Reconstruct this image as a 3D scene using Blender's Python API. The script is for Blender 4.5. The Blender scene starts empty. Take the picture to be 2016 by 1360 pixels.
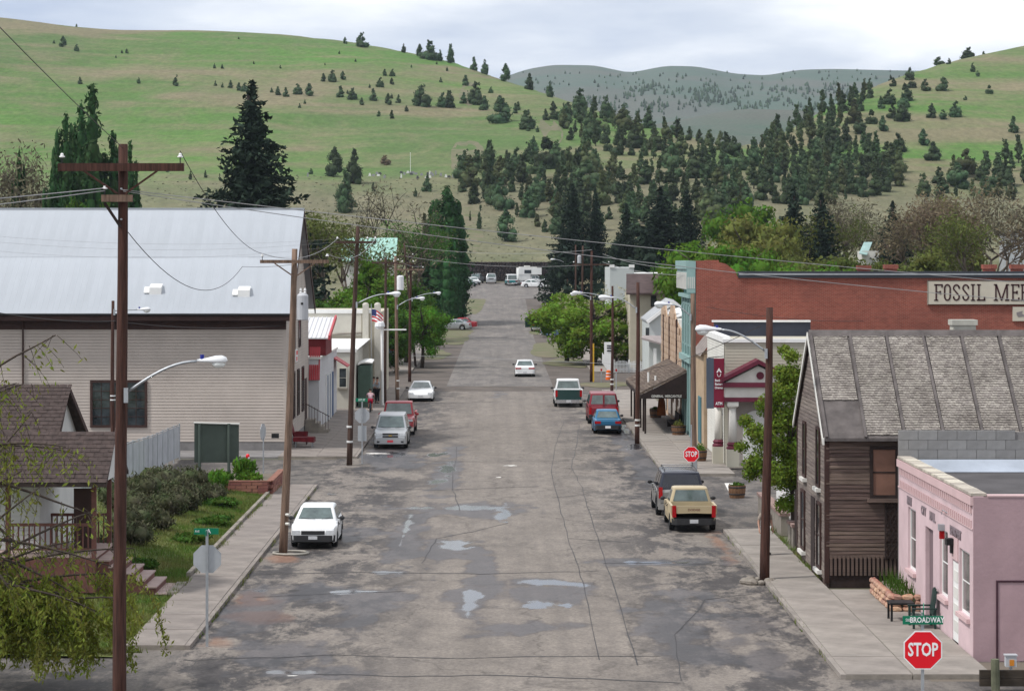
import bpy, math, random
import numpy as np
from mathutils import Vector, Matrix, noise as mnoise

random.seed(7)
rng = np.random.default_rng(11)
scene = bpy.context.scene
COL = scene.collection
pi = math.pi

# ------------------------------------------------------------------ camera
CAMH, FPX, VX, VY = 10.6, 5000.0, 985.0, 500.0     # eye height; focal length and street vanishing point in photo pixels
cd = bpy.data.cameras.new('camera')
cam = bpy.data.objects.new('camera', cd)
COL.objects.link(cam)
cam.location = (0, 0, CAMH)
cam.rotation_euler = (pi / 2, 0, 0)
cd.sensor_fit = 'HORIZONTAL'
cd.sensor_width = 36.0
cd.lens = 36.0 * FPX / 2016.0
cd.shift_x = (1008 - VX) / 2016.0
cd.shift_y = (VY - 680) / 2016.0
cd.clip_start = 0.5
cd.clip_end = 20000
scene.camera = cam

# ------------------------------------------------------------------ sky, sun, exposure
SUN_AZ, SUN_EL = math.radians(-112), math.radians(53)     # sun stands to the left of the street
world = bpy.data.worlds.new('World')
scene.world = world
world.use_nodes = True
wn, wl = world.node_tree.nodes, world.node_tree.links
wn.clear()
w_out = wn.new('ShaderNodeOutputWorld')
w_bg = wn.new('ShaderNodeBackground')
w_sky = wn.new('ShaderNodeTexSky')
w_sky.sky_type = 'NISHITA'
w_sky.sun_disc = False
w_sky.sun_elevation = SUN_EL
w_sky.sun_rotation = SUN_AZ
w_sky.air_density = 1.0
w_sky.dust_density = 2.0
w_tc = wn.new('ShaderNodeTexCoord')
w_sep = wn.new('ShaderNodeSeparateXYZ')
wl.new(w_tc.outputs['Generated'], w_sep.inputs[0])
# clouds laid out on a flat layer overhead: direction / (height + small)
def wmath(op, a, b=None):
    n = wn.new('ShaderNodeMath'); n.operation = op
    for i, v in enumerate((a, b)):
        if v is None: continue
        if isinstance(v, (int, float)): n.inputs[i].default_value = v
        else: wl.new(v, n.inputs[i])
    return n.outputs[0]
zz = wmath('ADD', wmath('MAXIMUM', w_sep.outputs[2], 0.0), 0.2)
w_comb = wn.new('ShaderNodeCombineXYZ')
wl.new(wmath('DIVIDE', w_sep.outputs[0], zz), w_comb.inputs[0])
wl.new(wmath('DIVIDE', w_sep.outputs[1], zz), w_comb.inputs[1])
w_n1 = wn.new('ShaderNodeTexNoise'); w_n1.inputs['Scale'].default_value = 1.3
w_n1.inputs['Detail'].default_value = 7; w_n1.inputs['Roughness'].default_value = 0.52; w_n1.inputs['Distortion'].default_value = 0.15
w_map = wn.new('ShaderNodeMapping'); w_map.inputs['Location'].default_value = (6.5, 0.7, 0.4); wl.new(w_comb.outputs[0], w_map.inputs['Vector']); wl.new(w_map.outputs[0], w_n1.inputs['Vector'])
w_r1 = wn.new('ShaderNodeValToRGB')
w_r1.color_ramp.elements[0].position = 0.33; w_r1.color_ramp.elements[0].color = (0.42, 0.50, 0.68, 1)
w_r1.color_ramp.elements[1].position = 0.61; w_r1.color_ramp.elements[1].color = (1.25, 1.25, 1.25, 1)
e = w_r1.color_ramp.elements.new(0.47); e.color = (0.76, 0.81, 0.91, 1)
wl.new(w_n1.outputs[0], w_r1.inputs[0])
w_mul = wn.new('ShaderNodeVectorMath'); w_mul.operation = 'SCALE'
w_mul.inputs['Scale'].default_value = 11.8
wl.new(w_r1.outputs[0], w_mul.inputs[0])
w_mix = wn.new('ShaderNodeMixRGB'); w_mix.inputs[0].default_value = 0.86
wl.new(w_sky.outputs[0], w_mix.inputs[1])
wl.new(w_mul.outputs[0], w_mix.inputs[2])
wl.new(w_mix.outputs[0], w_bg.inputs[0])
w_bg.inputs[1].default_value = 0.085
wl.new(w_bg.outputs[0], w_out.inputs[0])

sd = bpy.data.lights.new('sun', 'SUN')
sun = bpy.data.objects.new('sun', sd)
COL.objects.link(sun)
sd.energy = 3.1
sd.angle = math.radians(7)
sd.color = (1.0, 0.965, 0.92)
sdir = Vector((math.sin(SUN_AZ) * math.cos(SUN_EL), math.cos(SUN_AZ) * math.cos(SUN_EL), math.sin(SUN_EL)))
sun.rotation_euler = sdir.to_track_quat('Z', 'Y').to_euler()
sun.location = (-60, 60, 120)

scene.view_settings.view_transform = 'Standard'
scene.view_settings.look = 'None'
scene.view_settings.gamma = 1.0
scene.view_settings.use_curve_mapping = False
scene.view_settings.exposure = 0.17
scene.cycles.max_bounces = 6
scene.cycles.transparent_max_bounces = 6
scene.cycles.volume_bounces = 0

# ------------------------------------------------------------------ helpers
def PX(px, Y): return (px - VX) * Y / FPX
def PZ(py, Y): return CAMH - (py - VY) * Y / FPX
def YG(py): return FPX * CAMH / (py - VY)           # distance of a point of the level street

def mat(name, col, rough=0.85, var=0.18, scale=1.5, col2=None, bump=0.0, bscale=30, metal=0.0, spec=0.3,
        stretch=None, obj_rand=0.0, island=0.0, transl=0.0, detail=5, mixpos=(0.35, 0.65)):
    m = bpy.data.materials.new(name)
    m.use_nodes = True
    nt = m.node_tree; n, l = nt.nodes, nt.links
    bs = n['Principled BSDF']
    bs.inputs['Roughness'].default_value = rough
    bs.inputs['Metallic'].default_value = metal
    bs.inputs['Specular IOR Level'].default_value = spec
    tc = n.new('ShaderNodeTexCoord')
    src = tc.outputs['Object']
    if stretch:
        mp = n.new('ShaderNodeMapping'); mp.inputs['Scale'].default_value = stretch
        l.new(src, mp.inputs['Vector']); src = mp.outputs[0]
    ns = n.new('ShaderNodeTexNoise'); ns.inputs['Scale'].default_value = scale
    ns.inputs['Detail'].default_value = detail; ns.inputs['Roughness'].default_value = 0.62
    l.new(src, ns.inputs['Vector'])
    rp = n.new('ShaderNodeValToRGB')
    rp.color_ramp.elements[0].position = mixpos[0]; rp.color_ramp.elements[1].position = mixpos[1]
    c0 = tuple(max(0, c * (1 - var)) for c in col); c1 = tuple(min(1, c * (1 + var)) for c in col)
    if col2: c0, c1 = col, col2
    rp.color_ramp.elements[0].color = (*c0, 1); rp.color_ramp.elements[1].color = (*c1, 1)
    l.new(ns.outputs[0], rp.inputs[0])
    cur = rp.outputs[0]
    def vary(fac_out, amount, cur):
        hs = n.new('ShaderNodeHueSaturation')
        mr = n.new('ShaderNodeMapRange'); mr.inputs['To Min'].default_value = 1 - amount; mr.inputs['To Max'].default_value = 1 + amount
        l.new(fac_out, mr.inputs[0]); l.new(mr.outputs[0], hs.inputs['Value'])
        mh = n.new('ShaderNodeMapRange'); mh.inputs['To Min'].default_value = 0.5 - amount * 0.06; mh.inputs['To Max'].default_value = 0.5 + amount * 0.06
        l.new(fac_out, mh.inputs[0]); l.new(mh.outputs[0], hs.inputs['Hue'])
        l.new(cur, hs.inputs['Color'])
        return hs.outputs[0]
    if obj_rand:
        oi = n.new('ShaderNodeObjectInfo'); cur = vary(oi.outputs['Random'], obj_rand, cur)
    if island:
        gi = n.new('ShaderNodeNewGeometry'); cur = vary(gi.outputs['Random Per Island'], island, cur)
    l.new(cur, bs.inputs['Base Color'])
    if bump:
        nb = n.new('ShaderNodeTexNoise'); nb.inputs['Scale'].default_value = bscale; nb.inputs['Detail'].default_value = 4
        l.new(src, nb.inputs['Vector'])
        bp = n.new('ShaderNodeBump'); bp.inputs['Strength'].default_value = bump; bp.inputs['Distance'].default_value = 0.02
        l.new(nb.outputs[0], bp.inputs['Height']); l.new(bp.outputs[0], bs.inputs['Normal'])
    if transl:
        tr = n.new('ShaderNodeBsdfTranslucent'); l.new(cur, tr.inputs[0])
        mx = n.new('ShaderNodeMixShader'); mx.inputs[0].default_value = transl
        l.new(bs.outputs[0], mx.inputs[1]); l.new(tr.outputs[0], mx.inputs[2])
        l.new(mx.outputs[0], n['Material Output'].inputs['Surface'])
    return m

def new_mesh(name, V, F, m=None, smooth=False):
    me = bpy.data.meshes.new(name)
    me.from_pydata(V, [], F)
    if m is not None: me.materials.append(m)
    if smooth: me.polygons.foreach_set('use_smooth', [True] * len(me.polygons))
    if smooth == 'auto': me.set_sharp_from_angle(angle=math.radians(38))
    me.update()
    return me

OFF = {}        # offset of the frame in which an object's own vertices are written
def tag(o, label=None, cat=None, group=None, kind=None):
    if label: o['label'] = label
    if cat: o['category'] = cat
    if group: o['group'] = group
    if kind: o['kind'] = kind
    return o

def thing(name, label, cat, loc=(0, 0, 0), rz=0.0, group=None):
    o = bpy.data.objects.new(name, None)
    COL.objects.link(o)
    o.location = loc; o.rotation_euler = (0, 0, rz)
    o.empty_display_size = 0.2
    OFF[o.name] = Vector(loc)
    return tag(o, label, cat, group)

def link(name, me, parent=None):
    o = bpy.data.objects.new(name, me)
    COL.objects.link(o)
    if parent is not None: o.parent = parent
    return o

def copy_tree(o, parent=None):
    c = o.copy(); COL.objects.link(c)
    if parent is not None: c.parent = parent
    for ch in list(o.children): copy_tree(ch, c)
    return c

class MB:
    """collects shapes; build() links them as one mesh object"""
    def __init__(s): s.V, s.F = [], []
    def add(s, V, F):
        b = len(s.V); s.V += [tuple(v) for v in V]; s.F += [tuple(i + b for i in f) for f in F]; return s
    def box(s, x0, x1, y0, y1, z0, z1):
        return s.add([(x0, y0, z0), (x1, y0, z0), (x1, y1, z0), (x0, y1, z0), (x0, y0, z1), (x1, y0, z1), (x1, y1, z1), (x0, y1, z1)],
                     [(0, 3, 2, 1), (4, 5, 6, 7), (0, 1, 5, 4), (1, 2, 6, 5), (2, 3, 7, 6), (3, 0, 4, 7)])
    def obox(s, o, h, w, n, d, z0, z1, d0=0.0):
        """box on a wall: from o along h by w, from the wall out along n between d0 and d, heights z0..z1"""
        o, h, n = Vector(o), Vector(h), Vector(n)
        a = o + n * d0; b = o + n * d
        P = [a, a + h * w, b + h * w, b]
        V = [(p.x, p.y, z) for z in (z0, z1) for p in P]
        return s.add(V, [(0, 3, 2, 1), (4, 5, 6, 7), (0, 1, 5, 4), (1, 2, 6, 5), (2, 3, 7, 6), (3, 0, 4, 7)])
    def poly(s, pts): return s.add(pts, [tuple(range(len(pts)))])
    def slab(s, pts, off):
        """polygon thickened by the vector off"""
        n = len(pts); off = Vector(off)
        V = [tuple(p) for p in pts] + [tuple(Vector(p) + off) for p in pts]
        return s.add(V, [tuple(range(n))[::-1], tuple(range(n, 2 * n))] + [(i, (i + 1) % n, n + (i + 1) % n, n + i) for i in range(n)])
    def cyl(s, p0, p1, r0, r1=None, n=8, caps=True):
        p0, p1 = Vector(p0), Vector(p1); r1 = r0 if r1 is None else r1
        d = (p1 - p0).normalized(); a = d.orthogonal().normalized(); b = d.cross(a)
        V = []
        for p, r in ((p0, r0), (p1, r1)):
            for i in range(n):
                t = 2 * pi * i / n; V.append(p + a * math.cos(t) * r + b * math.sin(t) * r)
        F = [(i, (i + 1) % n, n + (i + 1) % n, n + i) for i in range(n)]
        if caps: F += [tuple(range(n))[::-1], tuple(range(n, 2 * n))]
        return s.add(V, F)
    def tube(s, pts, r, n=6):
        pts = [Vector(p) for p in pts]; R = r if isinstance(r, (list, tuple)) else [r] * len(pts)
        V, F = [], []
        a = None
        for i, p in enumerate(pts):
            d = (pts[min(i + 1, len(pts) - 1)] - pts[max(i - 1, 0)]).normalized()
            if a is None: a = d.orthogonal().normalized()
            else:
                a = a - d * a.dot(d)
                a = a.normalized() if a.length > 1e-5 else d.orthogonal().normalized()
            b = d.cross(a)
            for k in range(n):
                t = 2 * pi * k / n; V.append(p + (a * math.cos(t) + b * math.sin(t)) * R[i])
        for i in range(len(pts) - 1):
            F += [(i * n + k, i * n + (k + 1) % n, (i + 1) * n + (k + 1) % n, (i + 1) * n + k) for k in range(n)]
        F += [tuple(range(n))[::-1], tuple(range((len(pts) - 1) * n, len(pts) * n))]
        return s.add(V, F)
    def lathe(s, prof, c=(0, 0, 0), n=12):
        c = Vector(c); V, F = [], []
        for r, z in prof:
            for k in range(n):
                t = 2 * pi * k / n; V.append(c + Vector((r * math.cos(t), r * math.sin(t), z)))
        m = len(prof)
        for i in range(m - 1):
            F += [(i * n + k, i * n + (k + 1) % n, (i + 1) * n + (k + 1) % n, (i + 1) * n + k) for k in range(n)]
        F += [tuple(range(n))[::-1], tuple(range((m - 1) * n, m * n))]
        return s.add(V, F)
    def ell(s, c, r, nu=10, nv=6):
        V, F = [], []
        for j in range(nv + 1):
            ph = pi * j / nv
            for i in range(nu):
                t = 2 * pi * i / nu
                V.append((c[0] + r[0] * math.sin(ph) * math.cos(t), c[1] + r[1] * math.sin(ph) * math.sin(t), c[2] + r[2] * math.cos(ph)))
        for j in range(nv):
            F += [(j * nu + i, (j + 1) * nu + i, (j + 1) * nu + (i + 1) % nu, j * nu + (i + 1) % nu) for i in range(nu)]
        return s.add(V, F)
    def clap(s, o, h, L, n, z0, z1, pitch=0.16, d=0.03, jit=0.0):
        """clapboards: wedges whose lower edge stands proud; o is the wall foot, h along, n outward"""
        o, h, n = Vector(o), Vector(h), Vector(n)
        k = max(1, round((z1 - z0) / pitch)); p = (z1 - z0) / k
        for i in range(k):
            za, zb = z0 + i * p, z0 + (i + 1) * p
            da = d * (1 + jit * (random.random() - .5)); a = o + n * 0.004; b = o + n * da
            za2 = za + jit * 0.02 * (random.random() - .5)
            zc = zb - p * .13; a2 = o + n * da * .8
            P = [(b, za2), (b + h * L, za), (a2 + h * L, zc), (a2, zc), (a, za2), (a + h * L, za), (a, zc), (a + h * L, zc)]
            s.add([(q.x, q.y, z) for q, z in P], [(0, 1, 2, 3), (4, 5, 1, 0), (3, 2, 7, 6)])
        return s
    def build(s, name, m, parent=None, smooth=False, kind=None, label=None, cat=None, group=None, local=False):
        off = Vector((0, 0, 0))
        if parent is not None and not local: off = OFF.get(parent.name, off)
        V = s.V if off.length == 0 else [(v[0] - off[0], v[1] - off[1], v[2] - off[2]) for v in s.V]
        o = link(name, new_mesh(name, V, s.F, m, smooth), parent)
        OFF[o.name] = off
        return tag(o, label, cat, group, kind)

def text_mesh(name, body, size, m, parent, origin, h, n, ex=0.004, bold=0.0, align='CENTER', sx=1.0, local=False):
    """flat lettering: h = reading direction, n = outward normal; origin = centre of the line"""
    cu = bpy.data.curves.new(name, 'FONT')
    cu.body = body; cu.size = size; cu.extrude = ex; cu.offset = bold
    cu.align_x = align; cu.align_y = 'CENTER'; cu.resolution_u = 2
    tmp = bpy.data.objects.new(name + '_tmp', cu)
    COL.objects.link(tmp)
    dg = bpy.context.evaluated_depsgraph_get()
    me = bpy.data.meshes.new_from_object(tmp.evaluated_get(dg))
    bpy.data.objects.remove(tmp); bpy.data.curves.remove(cu)
    h, n = Vector(h).normalized(), Vector(n).normalized(); u = n.cross(h)
    off = Vector((0, 0, 0)) if local or parent is None else OFF.get(parent.name, Vector((0, 0, 0)))
    M = Matrix((( h.x * sx, u.x, n.x, origin[0] - off.x), (h.y * sx, u.y, n.y, origin[1] - off.y), (h.z * sx, u.z, n.z, origin[2] - off.z), (0, 0, 0, 1)))
    me.transform(M)
    me.materials.clear(); me.materials.append(m)
    o = link(name, me, parent); OFF[o.name] = off
    return o

# ------------------------------------------------------------------ common materials
M = {}
M['white'] = mat('white_paint', (0.74, 0.74, 0.72), 0.6, 0.06, 1.2)
M['offwhite'] = mat('weathered_white', (0.60, 0.59, 0.55), 0.8, 0.10, 0.8)
M['cream'] = mat('cream_stucco', (0.47, 0.43, 0.34), 0.9, 0.10, 0.5, bump=0.2)
M['hall'] = mat('beige_siding', (0.46, 0.405, 0.36), 0.8, 0.10, 0.35)
M['brown_trim'] = mat('brown_trim', (0.045, 0.022, 0.018), 0.7, 0.2, 2)
M['dark'] = mat('dark_void', (0.012, 0.012, 0.014), 0.8, 0.2, 2)
M['glass'] = mat('window_glass', (0.035, 0.042, 0.046), 0.06, 0.6, 1.3, spec=0.6)
M['wood'] = mat('creosoted_pole_wood', (0.058, 0.026, 0.019), 0.9, 0.45, 3.0, stretch=(6, 6, 0.35), bump=0.5, bscale=6)
M['wood_grey'] = mat('grey_pole_wood', (0.165, 0.110, 0.080), 0.9, 0.4, 3.0, stretch=(6, 6, 0.35), bump=0.5, bscale=6)
M['wood_dark'] = mat('dark_pole_wood', (0.062, 0.036, 0.027), 0.9, 0.4, 3.0, stretch=(6, 6, 0.35), bump=0.5, bscale=6)
M['galv'] = mat('galvanised_steel', (0.40, 0.42, 0.44), 0.45, 0.12, 3, metal=0.6)
M['grey_paint'] = mat('grey_paint', (0.42, 0.43, 0.45), 0.5, 0.08, 2)
M['lamp'] = mat('lamp_housing', (0.66, 0.67, 0.68), 0.4, 0.05, 2)
M['lens'] = mat('lamp_lens', (0.72, 0.74, 0.72), 0.15, 0.1, 5)
M['blue_cell'] = mat('blue_cell', (0.02, 0.03, 0.25), 0.4, 0.1, 5)
M['porcelain'] = mat('porcelain', (0.75, 0.75, 0.74), 0.2, 0.03, 5)
M['wire'] = mat('wire_grey', (0.30, 0.30, 0.30), 0.6, 0.1, 1)
M['wire_dark'] = mat('wire_dark', (0.05, 0.045, 0.045), 0.7, 0.1, 1)
M['concrete'] = mat('sidewalk_concrete', (0.255, 0.228, 0.202), 0.92, 0.2, 0.9, bump=0.3, bscale=25, obj_rand=0.05)
M['concrete_old'] = mat('old_sidewalk_concrete', (0.215, 0.188, 0.168), 0.92, 0.2, 0.9, bump=0.3, bscale=25, obj_rand=0.05)
M['curb'] = mat('curb_concrete', (0.23, 0.205, 0.175), 0.92, 0.25, 1.5, bump=0.4, bscale=20)
M['foundation'] = mat('foundation_concrete', (0.20, 0.19, 0.185), 0.92, 0.2, 1.0)
M['red'] = mat('sign_red', (0.70, 0.006, 0.018), 0.42, 0.05, 1)
M['sign_white'] = mat('sign_white', (0.80, 0.80, 0.80), 0.45, 0.03, 1)
M['sign_green'] = mat('sign_green', (0.0, 0.165, 0.085), 0.45, 0.05, 1)
M['sign_back'] = mat('sign_back_aluminium', (0.43, 0.45, 0.47), 0.5, 0.08, 2, metal=0.3)
M['black'] = mat('black_paint', (0.010, 0.010, 0.011), 0.5, 0.1, 2)
M['rubber'] = mat('tyre_rubber', (0.012, 0.012, 0.013), 0.85, 0.2, 8)
M['rim'] = mat('wheel_rim', (0.42, 0.43, 0.44), 0.35, 0.1, 6, metal=0.7)
M['chrome'] = mat('chrome', (0.62, 0.63, 0.65), 0.18, 0.05, 2, metal=0.9)
M['tail'] = mat('tail_lamp_red', (0.35, 0.004, 0.008), 0.2, 0.1, 3)
M['head'] = mat('head_lamp', (0.62, 0.64, 0.66), 0.1, 0.1, 8, spec=0.6)
M['autoglass'] = mat('car_glass', (0.085, 0.115, 0.11), 0.05, 0.35, 1.6, spec=0.9)
M['plastic'] = mat('dark_plastic', (0.03, 0.03, 0.032), 0.6, 0.1, 3)
M['underbody'] = mat('car_underbody', (0.008, 0.008, 0.008), 0.95, 0.1, 3)
M['plate'] = mat('number_plate', (0.55, 0.56, 0.58), 0.5, 0.1, 8)
# ================================================================== terrain
U_CTL = [-2500, -800, 0, 60, 150, 250, 400, 550, 700, 850, 950, 1000, 1100, 1200, 1300, 1400, 1450, 1480, 1560, 1650, 1750, 1850, 2016, 2800, 4500]
RIDGE_Y = [1080, 1080, 1080, 1080, 1080, 1080, 1080, 1080, 1060, 1030, 1000, 960, 900, 850, 800, 740, 700, 720, 780, 820, 860, 900, 950, 1000, 1000]
RIDGE_P = [10, 22, 33, 41, 53, 60, 59, 67, 82, 112, 138, 156, 188, 218, 246, 272, 288, 284, 246, 196, 150, 122, 86, 30, 0]
BENCH_Y = [660, 660, 660, 660, 660, 660, 660, 660, 660, 655, 645, 635, 625, 620, 615, 610, 605, 605, 610, 615, 620, 620, 620, 620, 620]
BENCH_P = [330, 332, 336, 336, 337, 338, 338, 338, 338, 336, 340, 348, 358, 364, 368, 370, 372, 374, 376, 378, 380, 384, 388, 390, 390]
LOW = [(296, -0.1), (310, 0.06), (340, 0.5), (400, 2.1), (440, 3.6), (476, 5.0), (493, 5.4)]
def terr_py(u, Y):
    """image row at which the land stands at column u and distance Y: how the surveyed profile is written down"""
    yr = np.interp(u, U_CTL, RIDGE_Y); pr = np.interp(u, U_CTL, RIDGE_P)
    yb = np.interp(u, U_CTL, BENCH_Y); pb = np.interp(u, U_CTL, BENCH_P)
    if Y <= 493:
        z = np.interp(Y, [a for a, _ in LOW], [b for _, b in LOW])
        return VY + (CAMH - z) * FPX / Y
    p494 = 516.0
    if Y <= 495: return np.interp(Y, [493, 495], [VY + (CAMH - 5.4) * FPX / 493, p494])
    if Y <= yb:
        t = (Y - 495) / (yb - 495); t2 = t * 0.55 + 0.45 * t * t * (3 - 2 * t)
        return p494 + (pb - p494) * t2
    t = (Y - yb) / (yr - yb)
    if t <= 1: g = 1 - (1 - t) ** 1.35
    else: g = 1 - (t - 1) * 0.9
    return pb + (pr - pb) * g
def fbm(x, y, z=0.0): return mnoise.fractal(Vector((x, y, z)), 1.0, 2.0, 4)
TY = [296, 310, 325, 340, 360, 380, 400, 420, 440, 460, 476, 493, 495] + list(range(505, 1300, 15)) + [1350, 1450, 1600]
TU = list(np.concatenate([np.arange(-2500, -200, 90), np.arange(-200, 2300, 22), np.arange(2300, 4501, 110)]))
TZ = np.zeros((len(TU), len(TY)))
for i, u in enumerate(TU):
    for j, Y in enumerate(TY):
        p = terr_py(u, Y)
        # soften columns sideways so that control columns leave no creases
        p = (p * 2 + terr_py(u - 45, Y) + terr_py(u + 45, Y)) / 4
        z = CAMH - (p - VY) * Y / FPX
        if Y > 505:
            X = PX(u, Y)
            yr = np.interp(u, U_CTL, RIDGE_Y)
            k = min(1, (Y - 505) / 60) * (1.0 if Y < yr - 120 else max(0.25, (yr - Y) / 120) if Y < yr else 0.25)
            z += k * (1.7 * fbm(X / 55.0, Y / 130.0) + 0.5 * fbm(X / 16.0, Y / 40.0, 3.3))
        TZ[i, j] = z
TUa, TYa = np.array(TU), np.array(TY, float)
def land(X, Y):
    """height of the land"""
    if Y <= 305: return 0.0
    u = VX + X * FPX / Y
    i = int(np.clip(np.searchsorted(TUa, u) - 1, 0, len(TU) - 2)); j = int(np.clip(np.searchsorted(TYa, Y) - 1, 0, len(TY) - 2))
    a = (u - TUa[i]) / (TUa[i + 1] - TUa[i]); b = (Y - TYa[j]) / (TYa[j + 1] - TYa[j])
    return float((TZ[i, j] * (1 - a) + TZ[i + 1, j] * a) * (1 - b) + (TZ[i, j + 1] * (1 - a) + TZ[i + 1, j + 1] * a) * b)
def hill_point(u, py, y0=500.0):
    """where the hillside is met when looking along column u, row py"""
    prev = None
    for Y in np.arange(y0, 1150, 4.0):
        X = PX(u, Y); p = VY + (CAMH - land(X, Y)) * FPX / Y
        if p <= py: return (X, float(Y), land(X, Y))
        if prev is not None and p > prev + 2.5 and Y > 690: break
        prev = p if prev is None else min(p, prev)
    Y = float(np.interp(u, U_CTL, RIDGE_Y)); X = PX(u, Y)
    return (X, Y, land(X, Y))

def hill_mat(name, greens, tans, s1, sage=False):
    m = bpy.data.materials.new(name); m.use_nodes = True
    n, l = m.node_tree.nodes, m.node_tree.links
    bs = n['Principled BSDF']; bs.inputs['Roughness'].default_value = 0.95; bs.inputs['Specular IOR Level'].default_value = 0.1
    ge = n.new('ShaderNodeNewGeometry')
    def noise_at(scale, stretch, detail=6, rough=0.6, dist=0.0):
        mp = n.new('ShaderNodeMapping'); mp.inputs['Scale'].default_value = stretch; l.new(ge.outputs['Position'], mp.inputs['Vector'])
        ns = n.new('ShaderNodeTexNoise'); ns.inputs['Scale'].default_value = scale; ns.inputs['Detail'].default_value = detail
        ns.inputs['Roughness'].default_value = rough; ns.inputs['Distortion'].default_value = dist
        l.new(mp.outputs[0], ns.inputs['Vector']); return ns.outputs[0]
    def ramp(f, p0, c0, p1, c1):
        r = n.new('ShaderNodeValToRGB'); r.color_ramp.elements[0].position = p0; r.color_ramp.elements[1].position = p1
        r.color_ramp.elements[0].color = (*c0, 1); r.color_ramp.elements[1].color = (*c1, 1); l.new(f, r.inputs[0]); return r.outputs[0]
    def mix(f, a, b, bt='MIX'):
        x = n.new('ShaderNodeMixRGB'); x.blend_type = bt
        if isinstance(f, float): x.inputs[0].default_value = f
        else: l.new(f, x.inputs[0])
        l.new(a, x.inputs[1]); l.new(b, x.inputs[2]); return x.outputs[0]
    W = (0, 0, 0); B = (1, 1, 1)
    green = ramp(noise_at(s1, (1, 0.35, 1.5), 4), 0.35, greens[0], 0.65, greens[1])
    tan = ramp(noise_at(s1 * 3, (1, 0.5, 1.5), 5), 0.35, tans[0], 0.68, tans[1])
    f1 = ramp(noise_at(s1 * 1.3, (0.55, 0.5, 5.0), 7, 0.62, 0.6), 0.475, W, 0.60, B)      # contour-following bands
    f2 = ramp(noise_at(s1 * 6, (1, 0.6, 1.2), 6, 0.7), 0.48, W, 0.66, B)                   # small dry patches
    c = mix(f1, green, tan)
    mx = n.new('ShaderNodeMath'); mx.operation = 'MULTIPLY'; mx.inputs[1].default_value = 0.5; l.new(f2, mx.inputs[0])
    c = mix(mx.outputs[0], c, tan)
    f3 = ramp(noise_at(s1 * 2.2, (0.3, 0.3, 16.0), 8, 0.6, 0.4), 0.50, W, 0.53, B); m7 = n.new('ShaderNodeMath'); m7.operation = 'MULTIPLY'; m7.inputs[1].default_value = 0.22; l.new(f3, m7.inputs[0]); c = mix(m7.outputs[0], c, tan)      # trodden terraces
    if sage:      # drier sage slope below the cemetery bench
        sx = n.new('ShaderNodeSeparateXYZ'); l.new(ge.outputs['Position'], sx.inputs[0])
        mr = n.new('ShaderNodeMapRange'); mr.inputs['From Min'].default_value = 665; mr.inputs['From Max'].default_value = 610; l.new(sx.outputs[1], mr.inputs[0])
        sg = ramp(noise_at(.09, (1, .5, 1), 6, .7), .35, (.125, .125, .078), .66, (.185, .168, .112)); m8 = n.new('ShaderNodeMath'); m8.operation = 'MULTIPLY'; m8.inputs[1].default_value = .85; l.new(mr.outputs[0], m8.inputs[0]); c = mix(m8.outputs[0], c, sg)
    sp = ramp(noise_at(0.5, (1, 0.4, 1), 8, 0.82), 0.3, (0.62, 0.64, 0.64), 0.7, (1.28, 1.26, 1.24))  # tufts
    c = mix(1.0, c, sp, 'MULTIPLY')
    l.new(c, bs.inputs['Base Color'])
    return m
M['hill'] = hill_mat('spring_grass_hill', [(0.088, 0.140, 0.048), (0.085, 0.180, 0.038)], [(0.160, 0.150, 0.088), (0.200, 0.176, 0.108)], 0.011, True)
M['far_hill'] = hill_mat('far_hill_hazed', [(0.072, 0.105, 0.082), (0.080, 0.118, 0.088)], [(0.098, 0.108, 0.092), (0.112, 0.120, 0.100)], 0.004)  # blue of distant haze mixed into the hill colours

V, F = [], []
nj = len(TY)
for i, u in enumerate(TU):
    for j, Y in enumerate(TY): V.append((PX(u, Y), Y, TZ[i, j]))
for i in range(len(TU) - 1):
    for j in range(nj - 1): F.append((i * nj + j, (i + 1) * nj + j, (i + 1) * nj + j + 1, i * nj + j + 1))
tag(link('hillside', new_mesh('hillside', V, F, M['hill'], True)), 'green and tan grass hills rising behind the town', None, None, 'structure')

def far_ridge(name, label, pts, y0, yr, base_p, m):
    V, F = [], []; us = np.arange(pts[0][0], pts[-1][0] + 1, 15); n = 14
    pu, pp = [a for a, _ in pts], [b for _, b in pts]
    for u in us:
        pr = (np.interp(u, pu, pp) + np.interp(u - 12, pu, pp) + np.interp(u + 12, pu, pp)) / 3
        for k in range(n + 3):
            t = k / n; Y = y0 + (yr - y0) * t
            g = 1 - (1 - t) ** 1.5 if t <= 1 else 1 - (t - 1) * 1.0
            p = base_p + (pr - base_p) * g
            X = PX(u, Y); z = CAMH - (p - VY) * Y / FPX + (1 - abs(2 * min(t, 1) - 1)) * 16 * fbm(X / 260.0, Y / 700.0, 5.0)
            V.append((X, Y, z))
    m3 = n + 3
    for i in range(len(us) - 1):
        for k in range(m3 - 1): F.append((i * m3 + k, (i + 1) * m3 + k, (i + 1) * m3 + k + 1, i * m3 + k + 1))
    return tag(link(name, new_mesh(name, V, F, m, True)), label, None, None, 'structure')
FAR_P = [(300, 200), (800, 190), (960, 165), (1010, 146), (1040, 136), (1090, 128), (1170, 129), (1240, 144), (1310, 130), (1370, 131), (1450, 146),
         (1510, 149), (1570, 138), (1640, 136), (1760, 139), (1900, 141), (2400, 120), (3000, 100)]
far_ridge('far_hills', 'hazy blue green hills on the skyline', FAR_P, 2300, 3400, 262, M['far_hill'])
far_ridge('middle_hill', 'pale green knoll in the valley gap', [(1150, 262), (1300, 246), (1400, 226), (1470, 216), (1560, 218), (1680, 226), (1800, 240)], 1250, 1700, 300, M['far_hill'])

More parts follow.
